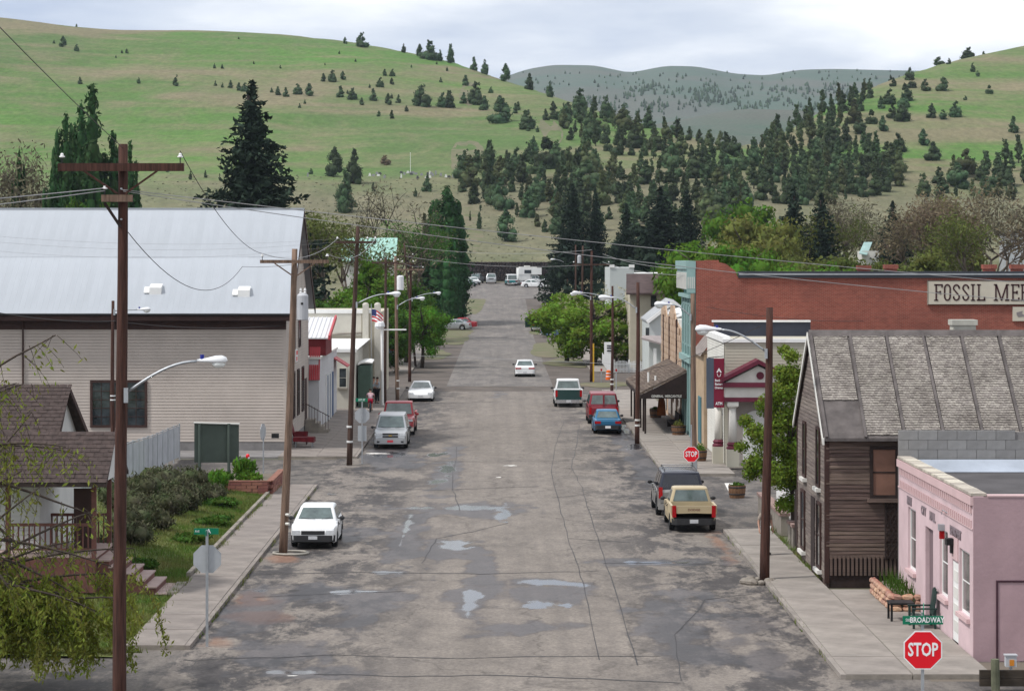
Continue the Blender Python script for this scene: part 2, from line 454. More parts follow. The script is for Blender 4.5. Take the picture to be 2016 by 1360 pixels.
# ================================================================== town ground, streets
M['dirt'] = mat('dry_dirt_and_grass', (0.150, 0.125, 0.100), 0.95, 0.2, 0.12, col2=(0.105, 0.120, 0.060), bump=0.4, bscale=8, mixpos=(0.42, 0.6))
M['gravel'] = mat('gravel_shoulder', (0.105, 0.088, 0.076), 0.95, 0.25, 0.35, bump=0.5, bscale=14)
M['verge'] = mat('grass_verge', (0.095, 0.115, 0.048), 0.95, 0.2, 0.35, col2=(0.165, 0.138, 0.092), bump=0.5, bscale=10)

def asphalt(name, c_mid, c_dark, wear=True, dark_amt=0.62):
    m = bpy.data.materials.new(name); m.use_nodes = True
    n, l = m.node_tree.nodes, m.node_tree.links
    bs = n['Principled BSDF']; bs.inputs['Specular IOR Level'].default_value = 0.25
    ge = n.new('ShaderNodeNewGeometry'); pos = ge.outputs['Position']
    def noise_at(scale, st, detail=6, rough=0.6, dist=0.0):
        mp = n.new('ShaderNodeMapping'); mp.inputs['Scale'].default_value = st; l.new(pos, mp.inputs['Vector'])
        ns = n.new('ShaderNodeTexNoise'); ns.inputs['Scale'].default_value = scale; ns.inputs['Detail'].default_value = detail
        ns.inputs['Roughness'].default_value = rough; ns.inputs['Distortion'].default_value = dist
        l.new(mp.outputs[0], ns.inputs['Vector']); return ns.outputs[0]
    def ramp(f, p0, c0, p1, c1):
        r = n.new('ShaderNodeValToRGB'); r.color_ramp.elements[0].position = p0; r.color_ramp.elements[1].position = p1
        r.color_ramp.elements[0].color = (*c0, 1); r.color_ramp.elements[1].color = (*c1, 1); l.new(f, r.inputs[0]); return r.outputs[0]
    def mth(op, a, b):
        x = n.new('ShaderNodeMath'); x.operation = op; x.use_clamp = True
        for i, v in enumerate((a, b)):
            if isinstance(v, (int, float)): x.inputs[i].default_value = v
            else: l.new(v, x.inputs[i])
        return x.outputs[0]
    def mix(f, a, b, bt='MIX'):
        x = n.new('ShaderNodeMixRGB'); x.blend_type = bt
        if isinstance(f, float): x.inputs[0].default_value = f
        else: l.new(f, x.inputs[0])
        l.new(a, x.inputs[1]); l.new(b, x.inputs[2]); return x.outputs[0]
    W, B = (0, 0, 0), (1, 1, 1)
    base = ramp(noise_at(0.5, (1, 0.25, 1), 6, 0.65), 0.3, tuple(c * 0.86 for c in c_mid), 0.7, tuple(c * 1.12 for c in c_mid))
    dark = ramp(noise_at(1.1, (1, 0.5, 1), 6, 0.7), 0.3, tuple(c * 0.72 for c in c_dark), 0.7, tuple(c * 1.35 for c in c_dark))
    f = ramp(noise_at(0.5, (1, 0.42, 1), 13, 0.80, 0.2), 0.465, W, 0.535, B)
    if wear:
        sx = n.new('ShaderNodeSeparateXYZ'); l.new(pos, sx.inputs[0])
        ab = n.new('ShaderNodeMath'); ab.operation = 'ABSOLUTE'
        sh = n.new('ShaderNodeMath'); sh.operation = 'SUBTRACT'; sh.inputs[1].default_value = 0.4
        l.new(sx.outputs[0], sh.inputs[0]); l.new(sh.outputs[0], ab.inputs[0])
        mr = n.new('ShaderNodeMapRange'); mr.inputs['From Min'].default_value = 1.9; mr.inputs['From Max'].default_value = 5.4
        mr.inputs['To Min'].default_value = 0.06; mr.inputs['To Max'].default_value = 1.0
        l.new(ab.outputs[0], mr.inputs[0])
        f = mth('MULTIPLY', f, mr.outputs[0])
    f = mth('MULTIPLY', f, dark_amt)
    c = mix(f, base, dark)
    # long rolled streaks left by traffic
    st = ramp(noise_at(1.0, (1.6, 0.02, 1), 4, 0.6), 0.3, (0.86, 0.86, 0.87), 0.7, (1.10, 1.10, 1.09))
    c = mix(0.8, c, st, 'MULTIPLY')
    # cracks
    vo = n.new('ShaderNodeTexVoronoi'); vo.feature = 'DISTANCE_TO_EDGE'; vo.inputs['Scale'].default_value = 0.17
    mp = n.new('ShaderNodeMapping'); mp.inputs['Scale'].default_value = (1.2, 0.6, 1); l.new(pos, mp.inputs['Vector'])
    nz = n.new('ShaderNodeTexNoise'); nz.inputs['Scale'].default_value = 0.9; nz.inputs['Detail'].default_value = 5; l.new(pos, nz.inputs['Vector'])
    va = n.new('ShaderNodeVectorMath'); va.operation = 'MULTIPLY_ADD'; va.inputs[1].default_value = (2.2, 2.2, 0)
    l.new(nz.outputs[1], va.inputs[0]); l.new(mp.outputs[0], va.inputs[2]); l.new(va.outputs[0], vo.inputs['Vector'])
    cr = ramp(vo.outputs[0], 0.003, (0.5, 0.5, 0.51), 0.014, B)
    c = mix(0.55, c, cr, 'MULTIPLY')
    md = ramp(noise_at(1.7, (1, 0.45, 1), 7, 0.75), 0.30, (0.70, 0.70, 0.72), 0.62, (1.10, 1.10, 1.09)); c = mix(0.85, c, md, 'MULTIPLY')
    gr = ramp(noise_at(9.0, (1, 0.6, 1), 3, 0.8), 0.25, (0.68, 0.68, 0.69), 0.75, (1.28, 1.28, 1.27))
    c = mix(1.0, c, gr, 'MULTIPLY')
    rr = n.new('ShaderNodeMapRange'); rr.inputs['To Min'].default_value = 0.92; rr.inputs['To Max'].default_value = 0.72
    l.new(f, rr.inputs[0]); rough = rr.outputs[0]
    if wear:
        fn = noise_at(2.6, (1, .5, 1), 5, .7)
        def wetf(nm, lo, hi, k):
            at_ = n.new('ShaderNodeAttribute'); at_.attribute_name = nm
            sm = n.new('ShaderNodeMath'); sm.operation = 'MULTIPLY_ADD'; l.new(fn, sm.inputs[0]); sm.inputs[1].default_value = k; sm.inputs[2].default_value = -k * .5
            ad = n.new('ShaderNodeMath'); ad.operation = 'ADD'; l.new(sm.outputs[0], ad.inputs[0]); l.new(at_.outputs['Fac'], ad.inputs[1])
            mr2 = n.new('ShaderNodeMapRange'); mr2.interpolation_type = 'SMOOTHSTEP'; mr2.inputs['From Min'].default_value = lo; mr2.inputs['From Max'].default_value = hi; l.new(ad.outputs[0], mr2.inputs[0]); return mr2.outputs[0]
        w1, w2 = wetf('wet', .35, .75, .6), wetf('pool', .60, .78, .8)
        ru = n.new('ShaderNodeRGB'); ru.outputs[0].default_value = (.24, .115, .065, 1); c = mix(mth('MULTIPLY', wetf('rust', .3, .9, .6), .55), c, ru.outputs[0])
        dk = n.new('ShaderNodeRGB'); dk.outputs[0].default_value = (.42, .41, .45, 1); wc = mix(1.0, c, dk.outputs[0], 'MULTIPLY'); c = mix(w1, c, wc)
        pl = n.new('ShaderNodeRGB'); pl.outputs[0].default_value = (.05, .05, .055, 1); c = mix(w2, c, pl.outputs[0])
        def lerpv(fac, a_, b_):
            x = n.new('ShaderNodeMapRange'); l.new(fac, x.inputs[0])
            if isinstance(a_, float): x.inputs['To Min'].default_value = a_
            else: l.new(a_, x.inputs['To Min'])
            x.inputs['To Max'].default_value = b_; return x.outputs[0]
        rough = lerpv(w2, lerpv(w1, rough, .45), .10)
    l.new(c, bs.inputs['Base Color']); l.new(rough, bs.inputs['Roughness'])
    bp = n.new('ShaderNodeBump'); bp.inputs['Strength'].default_value = 0.35; bp.inputs['Distance'].default_value = 0.02
    if wear: l.new(lerpv(w2, .35, 0.0), bp.inputs['Strength'])
    l.new(gr, bp.inputs['Height']); l.new(bp.outputs[0], bs.inputs['Normal'])
    return m
M['asphalt'] = asphalt('worn_asphalt', (0.205, 0.180, 0.157), (0.048, 0.043, 0.043), True, 0.92)
M['asphalt_far'] = asphalt('far_worn_asphalt', (0.195, 0.176, 0.160), (0.075, 0.070, 0.068), False, 0.5)
M['asphalt_cross'] = asphalt('cross_street_asphalt', (0.155, 0.138, 0.123), (0.05, 0.046, 0.046), False, 0.75)

MB().box(-900, 900, -120, 305, -1.0, -0.012).build('ground', M['dirt'], None, kind='structure', label='dusty ground under the town')

def sheet(name, label, x0, x1, y0, y1, z, m, ys=None):
    ys = ys or [y0, y1]; V, F = [], []
    for Y in ys:
        zz = z + (land(0.5 * (x0 + x1), Y) if Y > 305 else 0)
        V += [(x0, Y, zz), (x1, Y, zz)]
    for k in range(len(ys) - 1): F.append((2 * k, 2 * k + 1, 2 * k + 3, 2 * k + 2))
    return tag(link(name, new_mesh(name, V, F, m)), label, None, None, 'structure')

sheet('gravel_shoulder', 'dark gravel shoulders beside the far street', -13.5, 13.5, 196, 486, 0.02, M['gravel'], [196, 296, 310, 325, 340, 360, 380, 400, 420, 440, 460, 476, 486])
def street_grid():
    xs = list(np.arange(-8.45, 8.81, .3)) + [8.8]; ys = list(np.arange(20, 60, 5)) + list(np.arange(60, 130, .3)) + list(np.arange(130, 204.5, .8))
    nx, ny = len(xs), len(ys); X, Y = np.meshgrid(xs, ys, indexing='ij'); V = np.c_[X.ravel(), Y.ravel(), np.full(nx * ny, .014)]
    I = np.arange(nx * ny).reshape(nx, ny); F = np.c_[I[:-1, :-1].ravel(), I[1:, :-1].ravel(), I[1:, 1:].ravel(), I[:-1, 1:].ravel()]
    me = new_mesh('street', V.tolist(), F.tolist(), M['asphalt'])
    nz = np.array([fbm(x * .55, y * .22, 4.4) for x, y in V[:, :2]]); nz2 = np.array([fbm(x * 1.6, y * .6, 8.1) for x, y in V[:, :2]])
    def field(lst, soft):
        w = np.zeros(len(V))
        for (px, py, wp, hp, sk) in lst:
            Yc = YG(py); Xc = PX(px, Yc); rx = .5 * wp * Yc / FPX; ry = .5 * (YG(py - hp / 2) - YG(py + hp / 2))
            dx, dy = V[:, 0] - Xc - sk * (V[:, 1] - Yc), V[:, 1] - Yc
            d = np.sqrt((dx / rx) ** 2 + (dy / ry) ** 2); w = np.maximum(w, np.clip(1.15 - .62 * d, 0, 1))
        return np.clip(w + (w > .02) * (soft * nz + .5 * nz2), 0, 1)
    for nm, v in (('wet', field(WET, .5)), ('pool', field(POOL, .38)), ('rust', field([(495, 1183, 80, 26, 0), (505, 1215, 100, 22, 0), (425, 1268, 50, 20, 0), (560, 1100, 60, 12, 0), (1420, 1075, 30, 60, 0)], .4))):
        at_ = me.attributes.new(nm, 'FLOAT', 'POINT'); at_.data.foreach_set('value', v.astype(np.float32))
    return tag(link('street', me), 'worn patched asphalt main street', None, None, 'structure')
WET = [(800, 1075, 66, 170, .0), (740, 1190, 105, 110, .1), (640, 1168, 270, 36, 0), (700, 1048, 130, 30, 0), (900, 1003, 230, 26, 0), (860, 1095, 70, 70, 0), (930, 1185, 80, 95, 0), (1085, 1165, 190, 40, 0),
       (1020, 1235, 190, 22, 0), (880, 930, 56, 100, 0), (1340, 1225, 150, 120, 0), (1400, 1285, 190, 60, 0), (770, 905, 120, 40, 0), (600, 1326, 210, 26, 0), (1260, 905, 50, 100, 0), (1300, 1108, 230, 14, 0), (1225, 870, 36, 70, 0), (985, 765, 34, 34, 0),
       (560, 1290, 200, 40, 0), (480, 1210, 120, 60, 0), (1450, 1230, 130, 70, 0), (1500, 1300, 160, 50, 0), (940, 1110, 60, 60, 0)]
POOL = [(905, 1000, 190, 9, 0), (990, 1012, 30, 40, 0), (928, 1188, 40, 62, 0), (1090, 1150, 110, 13, 0), (1075, 1192, 90, 13, 0), (765, 1127, 62, 7, 0), (585, 1324, 160, 9, 0), (892, 1072, 66, 17, 0), 
        (880, 918, 30, 36, 0), (770, 895, 66, 8, 0), (855, 895, 50, 12, 0), (865, 948, 40, 12, 0), (655, 973, 40, 7, 0), (1232, 848, 16, 26, 0), (1250, 880, 40, 14, 0), (520, 1163, 30, 6, 0), (1300, 1108, 190, 6, 0), (690, 1165, 120, 8, 0), (802, 1040, 16, 60, 0)]
street = street_grid()
far_street = sheet('far_street', 'pale far end of the main street', -4.3, 4.2, 203, 470, 0.034, M['asphalt_far'], [203, 296, 310, 325, 340, 360, 380, 400, 420, 440, 460, 470])
sheet('parking_lot', 'pale gravel lot at the end of the street', -14, 15, 425, 478, 0.06, M['asphalt_far'], [425, 440, 460, 476, 478])
sheet('cross_street', 'cracked asphalt cross street in front', -200, 200, 8, 68.05, 0.006, M['asphalt_cross'])
def verge(px, py, wp, hp, k):
    Y = YG(py)
    for _ in range(6): Y = FPX * (CAMH - (land(PX(px, Y), Y) if Y > 305 else 0)) / (py - VY)
    rx = .5 * wp * Y / FPX; ry = .5 * hp * Y * Y / FPX / CAMH; X = PX(px, Y); P = []
    for q in range(28):
        t = 2 * pi * q / 28; r = 1 + .35 * fbm(math.cos(t) + k * 3.3, math.sin(t), k); x, y = X + rx * r * math.cos(t), Y + ry * r * math.sin(t); P.append((x, y, .05 + (land(x, y) if y > 305 else 0)))
    MB().add(P + [(X, Y, .06 + (land(X, Y) if Y > 305 else 0))], [(q, (q + 1) % 28, 28) for q in range(28)]).build('grass_patch', M['verge'], verge_root)
verge_root = tag(link('verge', new_mesh('verge', [(-13, 230, .03), (-12.9, 230, .03), (-12.9, 231, .03)], [(0, 1, 2)], M['verge'])), 'patchy grass verges beside the far street', None, None, 'structure')
for k, a_ in enumerate([(905, 597, 90, 14), (912, 628, 80, 20), (880, 668, 80, 20), (850, 700, 60, 20), (1090, 690, 90, 26), (1062, 652, 50, 12), (1120, 715, 110, 20), (1190, 758, 130, 10), (920, 577, 60, 8), (1085, 570, 40, 8), (905, 655, 60, 10), (965, 553, 90, 4), (1020, 552, 60, 4), (925, 560, 40, 5)]): verge(*a_, k + .5)
sheet('second_cross_street', 'asphalt cross street beside the bank', -70, 70, 97, 131, 0.003, M['asphalt_cross'])
sheet('third_cross_street', 'asphalt cross street beyond the canopy', -60, 60, 199, 224, 0.0, M['asphalt_far'])

# ---- puddles, wet stains, seams and paint on the street
M['tar'] = mat('tar_seam', (0.035, 0.032, 0.032), 0.6, 0.2, 2)
M['paint'] = mat('worn_road_paint', (0.62, 0.60, 0.56), 0.8, 0.2, 3)
def blob(name, cx, cy, w, h, ang, z, m, seed, rough=0.45):
    """irregular stain whose outline is a noisy ellipse, w x h metres, turned by ang"""
    pts = []
    for k in range(44):
        t = 2 * pi * k / 44
        r = 1 + rough * mnoise.fractal(Vector((1.3 * math.cos(t) + seed * 3.1, 1.3 * math.sin(t), seed)), 0.8, 2.0, 4) * 1.5
        x, y = 0.5 * w * r * math.cos(t), 0.5 * h * r * math.sin(t)
        pts.append((cx + x * math.cos(ang) - y * math.sin(ang), cy + x * math.sin(ang) + y * math.cos(ang), z))
    MB().poly(pts).build(name, m, street)
def px_blob(name, px, py, wpx, hpx, z, m, seed, skew=0.0, rough=0.45):
    Y = YG(py); Y0, Y1 = YG(py + hpx / 2), YG(py - hpx / 2)
    blob(name, PX(px, Y), Y, wpx * Y / FPX, Y1 - Y0, skew, z, m, seed, rough)
def seam(name, pts, w, m, z=0.0205):
    P = []
    for (a, b) in pts:
        Y = YG(b); P.append((PX(a, Y), Y))
    Q = []
    for i in range(len(P) - 1):
        for t in np.linspace(0, 1, 6, endpoint=False):
            x = P[i][0] * (1 - t) + P[i + 1][0] * t; y = P[i][1] * (1 - t) + P[i + 1][1] * t
            Q.append((x + 0.10 * mnoise.noise(Vector((x * 1.1, y * 0.7, 2))), y + 0.25 * mnoise.noise(Vector((x, y * 0.5, 9)))))
    Q.append(P[-1]); V, F = [], []
    for i, (x, y) in enumerate(Q):
        a = Vector(Q[max(i - 1, 0)]); b = Vector(Q[min(i + 1, len(Q) - 1)]); d = (b - a).normalized(); nn = Vector((-d.y, d.x))
        ww = w * (0.55 + 0.6 * random.random()) * (1 + abs(d.x) * 2.2)
        V += [(x + nn.x * ww / 2, y + nn.y * ww / 2, z), (x - nn.x * ww / 2, y - nn.y * ww / 2, z)]
    for i in range(len(Q) - 1): F.append((2 * i, 2 * i + 1, 2 * i + 3, 2 * i + 2))
    link(name, new_mesh(name, V, F, m), street)
seams = [[(1110, 830), (1095, 870), (1085, 930), (1100, 990), (1118, 1060), (1150, 1150), (1180, 1300)], [(1140, 835), (1135, 880), (1125, 920), (1145, 960), (1170, 1040), (1210, 1160), (1255, 1310)],
         [(1085, 930), (1200, 932), (1290, 940)], [(1118, 1060), (1240, 1068)], [(1190, 1110), (1330, 1108), (1470, 1118)], [(480, 1132), (700, 1127), (950, 1130), (1180, 1124)],
         [(500, 1175), (690, 1168), (800, 1163)], [(360, 1300), (640, 1290), (900, 1296), (1300, 1292)], [(620, 1326), (760, 1332), (1000, 1330), (1340, 1345)], [(1095, 870), (1140, 872)],
         [(1085, 980), (1150, 975)], [(830, 1110), (860, 1060), (940, 1045), (1000, 1030)], [(700, 960), (860, 965), (1060, 958)], [(900, 880), (890, 960), (905, 1005)], [(1340, 1340), (1330, 1250), (1390, 1180), (1480, 1170)]]
for sm in seams: seam('crack_seam', sm, 0.032, M['tar'])
for (a, b, c, d) in [(1003, 917, 24, 1.6), (745, 893, 40, 2.0), (983, 940, 10, 1.5), (575, 1331, 20, 2)]: px_blob('road_paint', a, b, c, d, 0.0215, M['paint'], a * 0.1, 0, 0.5)
MB().poly([(PX(1430, 116.5), 117.5, 0.012), (PX(1448, 116.5), 117.5, 0.012), (PX(1450, 113.0), 113.5, 0.012), (PX(1436, 113.0), 113.5, 0.012)]).build('road_paint', M['paint'], street)

# ---- pavements: a base with kerb face, slabs laid on it one by one
def pavement(name, label, x0, x1, y0, y1, slab, cols=1, m=None, road_side=None, ymax_slab=1e9):
    b = MB().box(x0, x1, y0, y1, -0.1, 0.125).build(name, M['curb'], None, kind='structure', label=label)
    if road_side: xk = x0 - .14 if road_side == 'L' else x1 + .003; MB().box(xk, xk + .137, y0, y1, -0.1, 0.132).build('kerb', m or M['concrete'], b)
    me = None
    ncol = cols; wy = slab; wx = (x1 - x0) / ncol; ny = int((min(y1, ymax_slab) - y0) / wy)
    g = 0.007
    me = new_mesh('slab', [(g, g, 0), (wx - g, g, 0), (wx - g, wy - g, 0), (g, wy - g, 0), (g * 1.6, g * 1.6, 0.022), (wx - g * 1.6, g * 1.6, 0.022), (wx - g * 1.6, wy - g * 1.6, 0.022), (g * 1.6, wy - g * 1.6, 0.022)],
                  [(4, 5, 6, 7), (0, 1, 5, 4), (1, 2, 6, 5), (2, 3, 7, 6), (3, 0, 4, 7)], m or M['concrete'])
    for i in range(ny):
        for j in range(ncol):
            o = link('slab', me, b); o.location = (x0 + j * wx, y0 + i * wy, 0.122 + random.uniform(-.004, .004)); o.rotation_euler = (random.uniform(-.003, .003), random.uniform(-.003, .003), 0)
    rest = min(y1, ymax_slab) - (y0 + ny * wy)
    if y1 - (y0 + ny * wy) > 0.3: MB().box(x0 + 0.01, x1 - 0.01, y0 + ny * wy + 0.01, y1 - 0.01, 0.122, 0.142).build('slab', m or M['concrete'], b)
    return b
pavement('sidewalk', 'concrete sidewalk beside the lawn on the left', -10.05, -8.45, 68, 115.5, 2.9, 1, M['concrete_old'], 'R')
pavement('sidewalk', 'concrete sidewalk before the tan hall', -11.5, -7.55, 131.5, 199, 2.2, 2, M['concrete_old'], 'R', 160)
pavement('sidewalk', 'concrete sidewalk before the brown wooden house', 8.62, 10.27, 63.3, 97, 2.8, 1, M['concrete'], 'L')
pavement('sidewalk_apron', 'concrete apron before the pink building', 10.29, 12.28, 63.3, 79.3, 2.8, 1, M['concrete'])
pavement('sidewalk', 'concrete sidewalk before the bank and canopy', 7.95, 11.2, 121.2, 196, 2.0, 2, M['concrete'], 'L', 160)
pavement('sidewalk', 'far concrete sidewalk on the left', -9.7, -8.1, 226, 296, 3.0, 1, M['concrete'], 'R', 226)
pavement('sidewalk', 'far concrete sidewalk before the white fence', 8.3, 10.0, 226, 290, 3.0, 1, M['concrete'], 'L', 226)
MB().box(-30, -11.52, 131.5, 135.9, -0.1, 0.10).build('side_pavement', M['foundation'], None, kind='structure', label='dark paving along the side of the tan hall')

# ---- lawns
def lawn_z(X, Y):
    t = min(1.0, max(0.0, (-10.12 - X) / 6.0))
    return 0.06 + 0.95 * t * min(1.0, max(0.12, (Y - 81.5) / 6)) + 0.05 * mnoise.noise(Vector((X, Y, 0)))
M['grass'] = mat('lawn_grass', (0.060, 0.105, 0.016), 0.95, 0.3, 0.7, col2=(0.135, 0.140, 0.045), bump=0.5, bscale=12)
V, F = [], []; xs = np.linspace(-10.12, -30, 30); ys = np.linspace(66.6, 114.5, 60)
for x in xs:
    for y in ys: V.append((x, y, lawn_z(x, y) - (0.0 if x < -10.2 else 0.02)))
for i in range(len(xs) - 1):
    for j in range(len(ys) - 1): F.append((i * 60 + j, i * 60 + j + 1, (i + 1) * 60 + j + 1, (i + 1) * 60 + j))
lawn = tag(link('lawn', new_mesh('lawn', V, F, M['grass'], True)), 'green lawn bank left of the sidewalk', None, None, 'structure')
MB().box(-10.2, -10.06, 82.5, 112, 0.0, 0.26).build('edging_stone', M['curb'], lawn)
M['blade'] = mat('grass_blades', (0.080, 0.150, 0.018), 0.9, 0.3, 0.5, col2=(0.20, 0.19, 0.065), island=0.35, transl=0.25)
def blades(name, label, pts, h, w, m):
    N = len(pts); pts = np.array(pts); a = rng.uniform(0, 2 * pi, N); hh = h * rng.uniform(.5, 1.2, N)
    dx, dy = np.cos(a) * w, np.sin(a) * w; lx, ly = rng.normal(0, .35, N) * hh, rng.normal(0, .35, N) * hh
    Vv = np.empty((N, 3, 3)); Vv[:, 0] = pts + np.c_[-dx, -dy, np.zeros(N)]; Vv[:, 1] = pts + np.c_[dx, dy, np.zeros(N)]; Vv[:, 2] = pts + np.c_[lx, ly, hh]
    me = bpy.data.meshes.new(name); me.vertices.add(N * 3); me.vertices.foreach_set('co', Vv.ravel())
    me.loops.add(N * 3); me.loops.foreach_set('vertex_index', np.arange(N * 3)); me.polygons.add(N)
    me.polygons.foreach_set('loop_start', np.arange(0, N * 3, 3)); me.update(calc_edges=True); me.materials.append(m)
    return tag(link(name, me), label, 'grass', None, 'stuff')
pp = []
for _ in range(60000):
    x = -10.15 - abs(rng.normal(0, 2.6)); y = rng.uniform(66.8, 112)
    if x < -17: continue
    pp.append((x, y, lawn_z(x, y) - 0.01))
blades('grass', 'short green grass on the bank left of the sidewalk', pp, 0.13, 0.014, M['blade'])
pp = []
for (xa, ya, xb, yb, sd_, n_) in ((-10.1, 68.5, -10.08, 114, .10, 2600), (-8.3, 70, -8.3, 114, .04, 500), (10.33, 81, 10.33, 97, .05, 700), (8.5, 66, 8.5, 96, .03, 350), (11.45, 74.3, 12.25, 74.2, .06, 150), (-9.6, 66.9, -14, 66.7, .15, 900), (7.85, 122, 7.85, 150, .03, 300)):
    for _ in range(n_):
        t = rng.random(); x, y = xa + (xb - xa) * t + rng.normal(0, sd_), ya + (yb - ya) * t
        if fbm(x * .3 + 5, y * .5) > .0: pp.append((x, y, .0 if sd_ < .045 else .1))
blades('weeds', 'weeds and grass tufts along the pavement edges', pp, .2, .016, M['blade'])
# ================================================================== building helpers
def window(parent, o, h, w, n, z0, z1, frame, glass=None, fw=0.09, cols=1, rows=2, sill=None, proud=0.10, name='window', bar=None):
    """framed window on a wall: o = lower left foot on the wall plane, h along, n outward"""
    glass = glass or M['glass']; h, n, o = Vector(h), Vector(n), Vector(o)
    f = MB()
    f.obox(o, h, fw, n, proud, z0, z1); f.obox(o + h * (w - fw), h, fw, n, proud, z0, z1)
    f.obox(o + h * fw, h, w - 2 * fw, n, proud, z0, z0 + fw); f.obox(o + h * fw, h, w - 2 * fw, n, proud, z1 - fw, z1)
    iw, ih = w - 2 * fw, z1 - z0 - 2 * fw; b = bar or fw * 0.45
    for i in range(1, cols): f.obox(o + h * (fw + iw * i / cols - b / 2), h, b, n, proud * .8, z0 + fw, z1 - fw)
    for j in range(1, rows): f.obox(o + h * fw, h, iw, n, proud * .78, z0 + fw + ih * j / rows - b / 2, z0 + fw + ih * j / rows + b / 2)
    wn_ = f.build(name, frame, parent)
    nr = rows if rows <= 3 else 1
    for j in range(nr):
        MB().obox(o + h * fw, h, iw, n, proud * .66, z0 + fw + ih * j / nr + .004, z0 + fw + ih * (j + 1) / nr - .004, 0.02).build('pane', glass, wn_)
    if sill: MB().obox(o - h * 0.08, h, w + 0.16, n, proud + 0.09, z0 - 0.12, z0 - 0.004).build('sill', sill, wn_)
    return wn_
XP, XN, YN, YP = (1, 0, 0), (-1, 0, 0), (0, -1, 0), (0, 1, 0)

# ================================================================== LEFT: tan hall with the metal roof
hall = thing('community_hall', 'large tan clapboard hall with pale metal roof on the left', 'building', (-11.5, 136, 0))
HX0, HX1, HY0, HY1, HE, HR = -36.0, -11.5, 136.0, 151.8, 7.05, 13.15
MB().box(HX0, HX1, HY0, HY1, 0.55, HE).add([(HX1, HY0, HE), (HX1, HY1, HE), (HX1, (HY0 + HY1) / 2, HR - .15), (HX0, HY0, HE), (HX0, HY1, HE), (HX0, (HY0 + HY1) / 2, HR - .15)],
    [(0, 1, 2), (3, 5, 4)]).build('wall', M['hall'], hall)
MB().clap((HX0, HY0, 0), XP, HX1 - HX0, YN, 0.56, HE - 0.05, 0.165, 0.05).build('siding', M['hall'], hall, kind='stuff')
cl = MB().clap((HX1, HY0, 0), YP, HY1 - HY0, XP, 0.56, HE, 0.15, 0.035)
zz_ = HE
while zz_ < HR - 0.4:
    t = (zz_ - HE) / (HR - HE) * (HY1 - HY0) / 2
    cl.clap((HX1, HY0 + t, 0), YP, HY1 - HY0 - 2 * t, XP, zz_, zz_ + .15, .15, .035); zz_ += .15
cl.build('gable_siding', M['hall'], hall, kind='stuff')
MB().box(HX0, HX1 + .03, HY0 - .03, HY1, -0.1, 0.55).build('foundation', M['foundation'], hall)
MB().box(HX1 - .12, HX1 + .045, HY0 - .045, HY0 + .12, .56, HE - .3).build('corner_board', M['hall'], hall)
M['metal_roof'] = mat('pale_metal_roof', (0.375, 0.40, 0.43), 0.5, 0.07, 0.5, metal=0.1, obj_rand=0.02, stretch=(1, .3, .3))
ym = (HY0 + HY1) / 2
rise = (HR - 7.45) / (ym - (HY0 - 0.75))
def roofpt(x, y): return (x, y, HR - abs(y - ym) * rise)
deck = MB().slab([roofpt(HX0, HY0 - .74), roofpt(-11.15, HY0 - .74), roofpt(-11.15, ym), roofpt(HX0, ym)], (0, 0, -0.16))
deck.slab([roofpt(HX0, HY1 + .74), roofpt(HX0, ym), roofpt(-11.15, ym), roofpt(-11.15, HY1 + .74)], (0, 0, -0.16))
roof = deck.build('roof', M['metal_roof'], hall)
pw = 0.915
n_p = int((-11.1 - HX0) / pw)
rows_ = [(HY0 - .80, ym - 4.1), (ym - 4.18, ym - .05)]
for (ya, yb) in rows_:
    L = yb - ya
    mm = MB(); dz = L * rise
    mm.add([(0.004, 0, .012), (pw - .004, 0, .012), (pw - .004, L, dz + .012), (.004, L, dz + .012)], [(0, 1, 2, 3)])
    for rx in (0.0, pw / 3, 2 * pw / 3):
        mm.add([(rx - .012, 0, .012), (rx, 0, .019), (rx + .012, 0, .012), (rx - .012, L, dz + .012), (rx, L, dz + .019), (rx + .012, L, dz + .012)], [(0, 1, 4, 3), (1, 2, 5, 4), (0, 2, 1)])
    me = new_mesh('roof_panel', mm.V, mm.F, M['metal_roof'])
    for i in range(n_p):
        o = link('roof_panel', me, roof); z = roofpt(0, ya)[2]
        o.location = (-11.1 - (i + 1) * pw - OFF[hall.name].x, ya - OFF[hall.name].y, z + .003 + random.uniform(0, .006) + (0.012 if ya > HY0 else 0))
MB().box(HX0, -11.1, ym - .14, ym + .14, HR - .02, HR + .05).build('ridge_cap', M['metal_roof'], roof)
MB().slab([roofpt(-11.15, HY0 - .78), roofpt(-11.15, ym), (-11.15, ym, HR - .42), (-11.15, HY0 - .78, 7.45 - .42)], (.06, 0, 0)).slab([roofpt(-11.15, HY1 + .78), roofpt(-11.15, ym), (-11.15, ym, HR - .42), (-11.15, HY1 + .78, 7.45 - .42)], (.06, 0, 0)).build('barge_board', M['brown_trim'], roof)
MB().box(HX0, -11.16, HY0 - .82, HY0 - .76, 7.05, 7.40).box(HX0, -11.16, HY0 - .76, HY0 - .02, 7.03, 7.06).build('fascia', M['brown_trim'], roof)
MB().box(HX0, -11.46, HY0 - .052, HY0 - .002, 6.55, 7.02).build('eave_shade_band', M['brown_trim'], hall)  # dark band on the wall standing in for the eave's shadow
MB().tube([(HX0, HY0 - .88, 7.38), (-11.2, HY0 - .88, 7.36)], .06, 6).build('gutter', M['black'], roof)
MB().cyl((PX(45, 135.85), 135.88, 2.9), (PX(45, 135.85), 135.88, 7.0), .05).build('downspout', M['brown_trim'], hall)
window(hall, (-21.95, HY0, 0), XP, 3.05, YN, 1.32, 3.85, M['brown_trim'], None, .13, 6, 5, proud=.13, bar=.03)
MB().box(-12.25, -11.85, HY0 - .05, HY0 - .01, .75, 1.0).build('vent_grille', M['black'], hall)
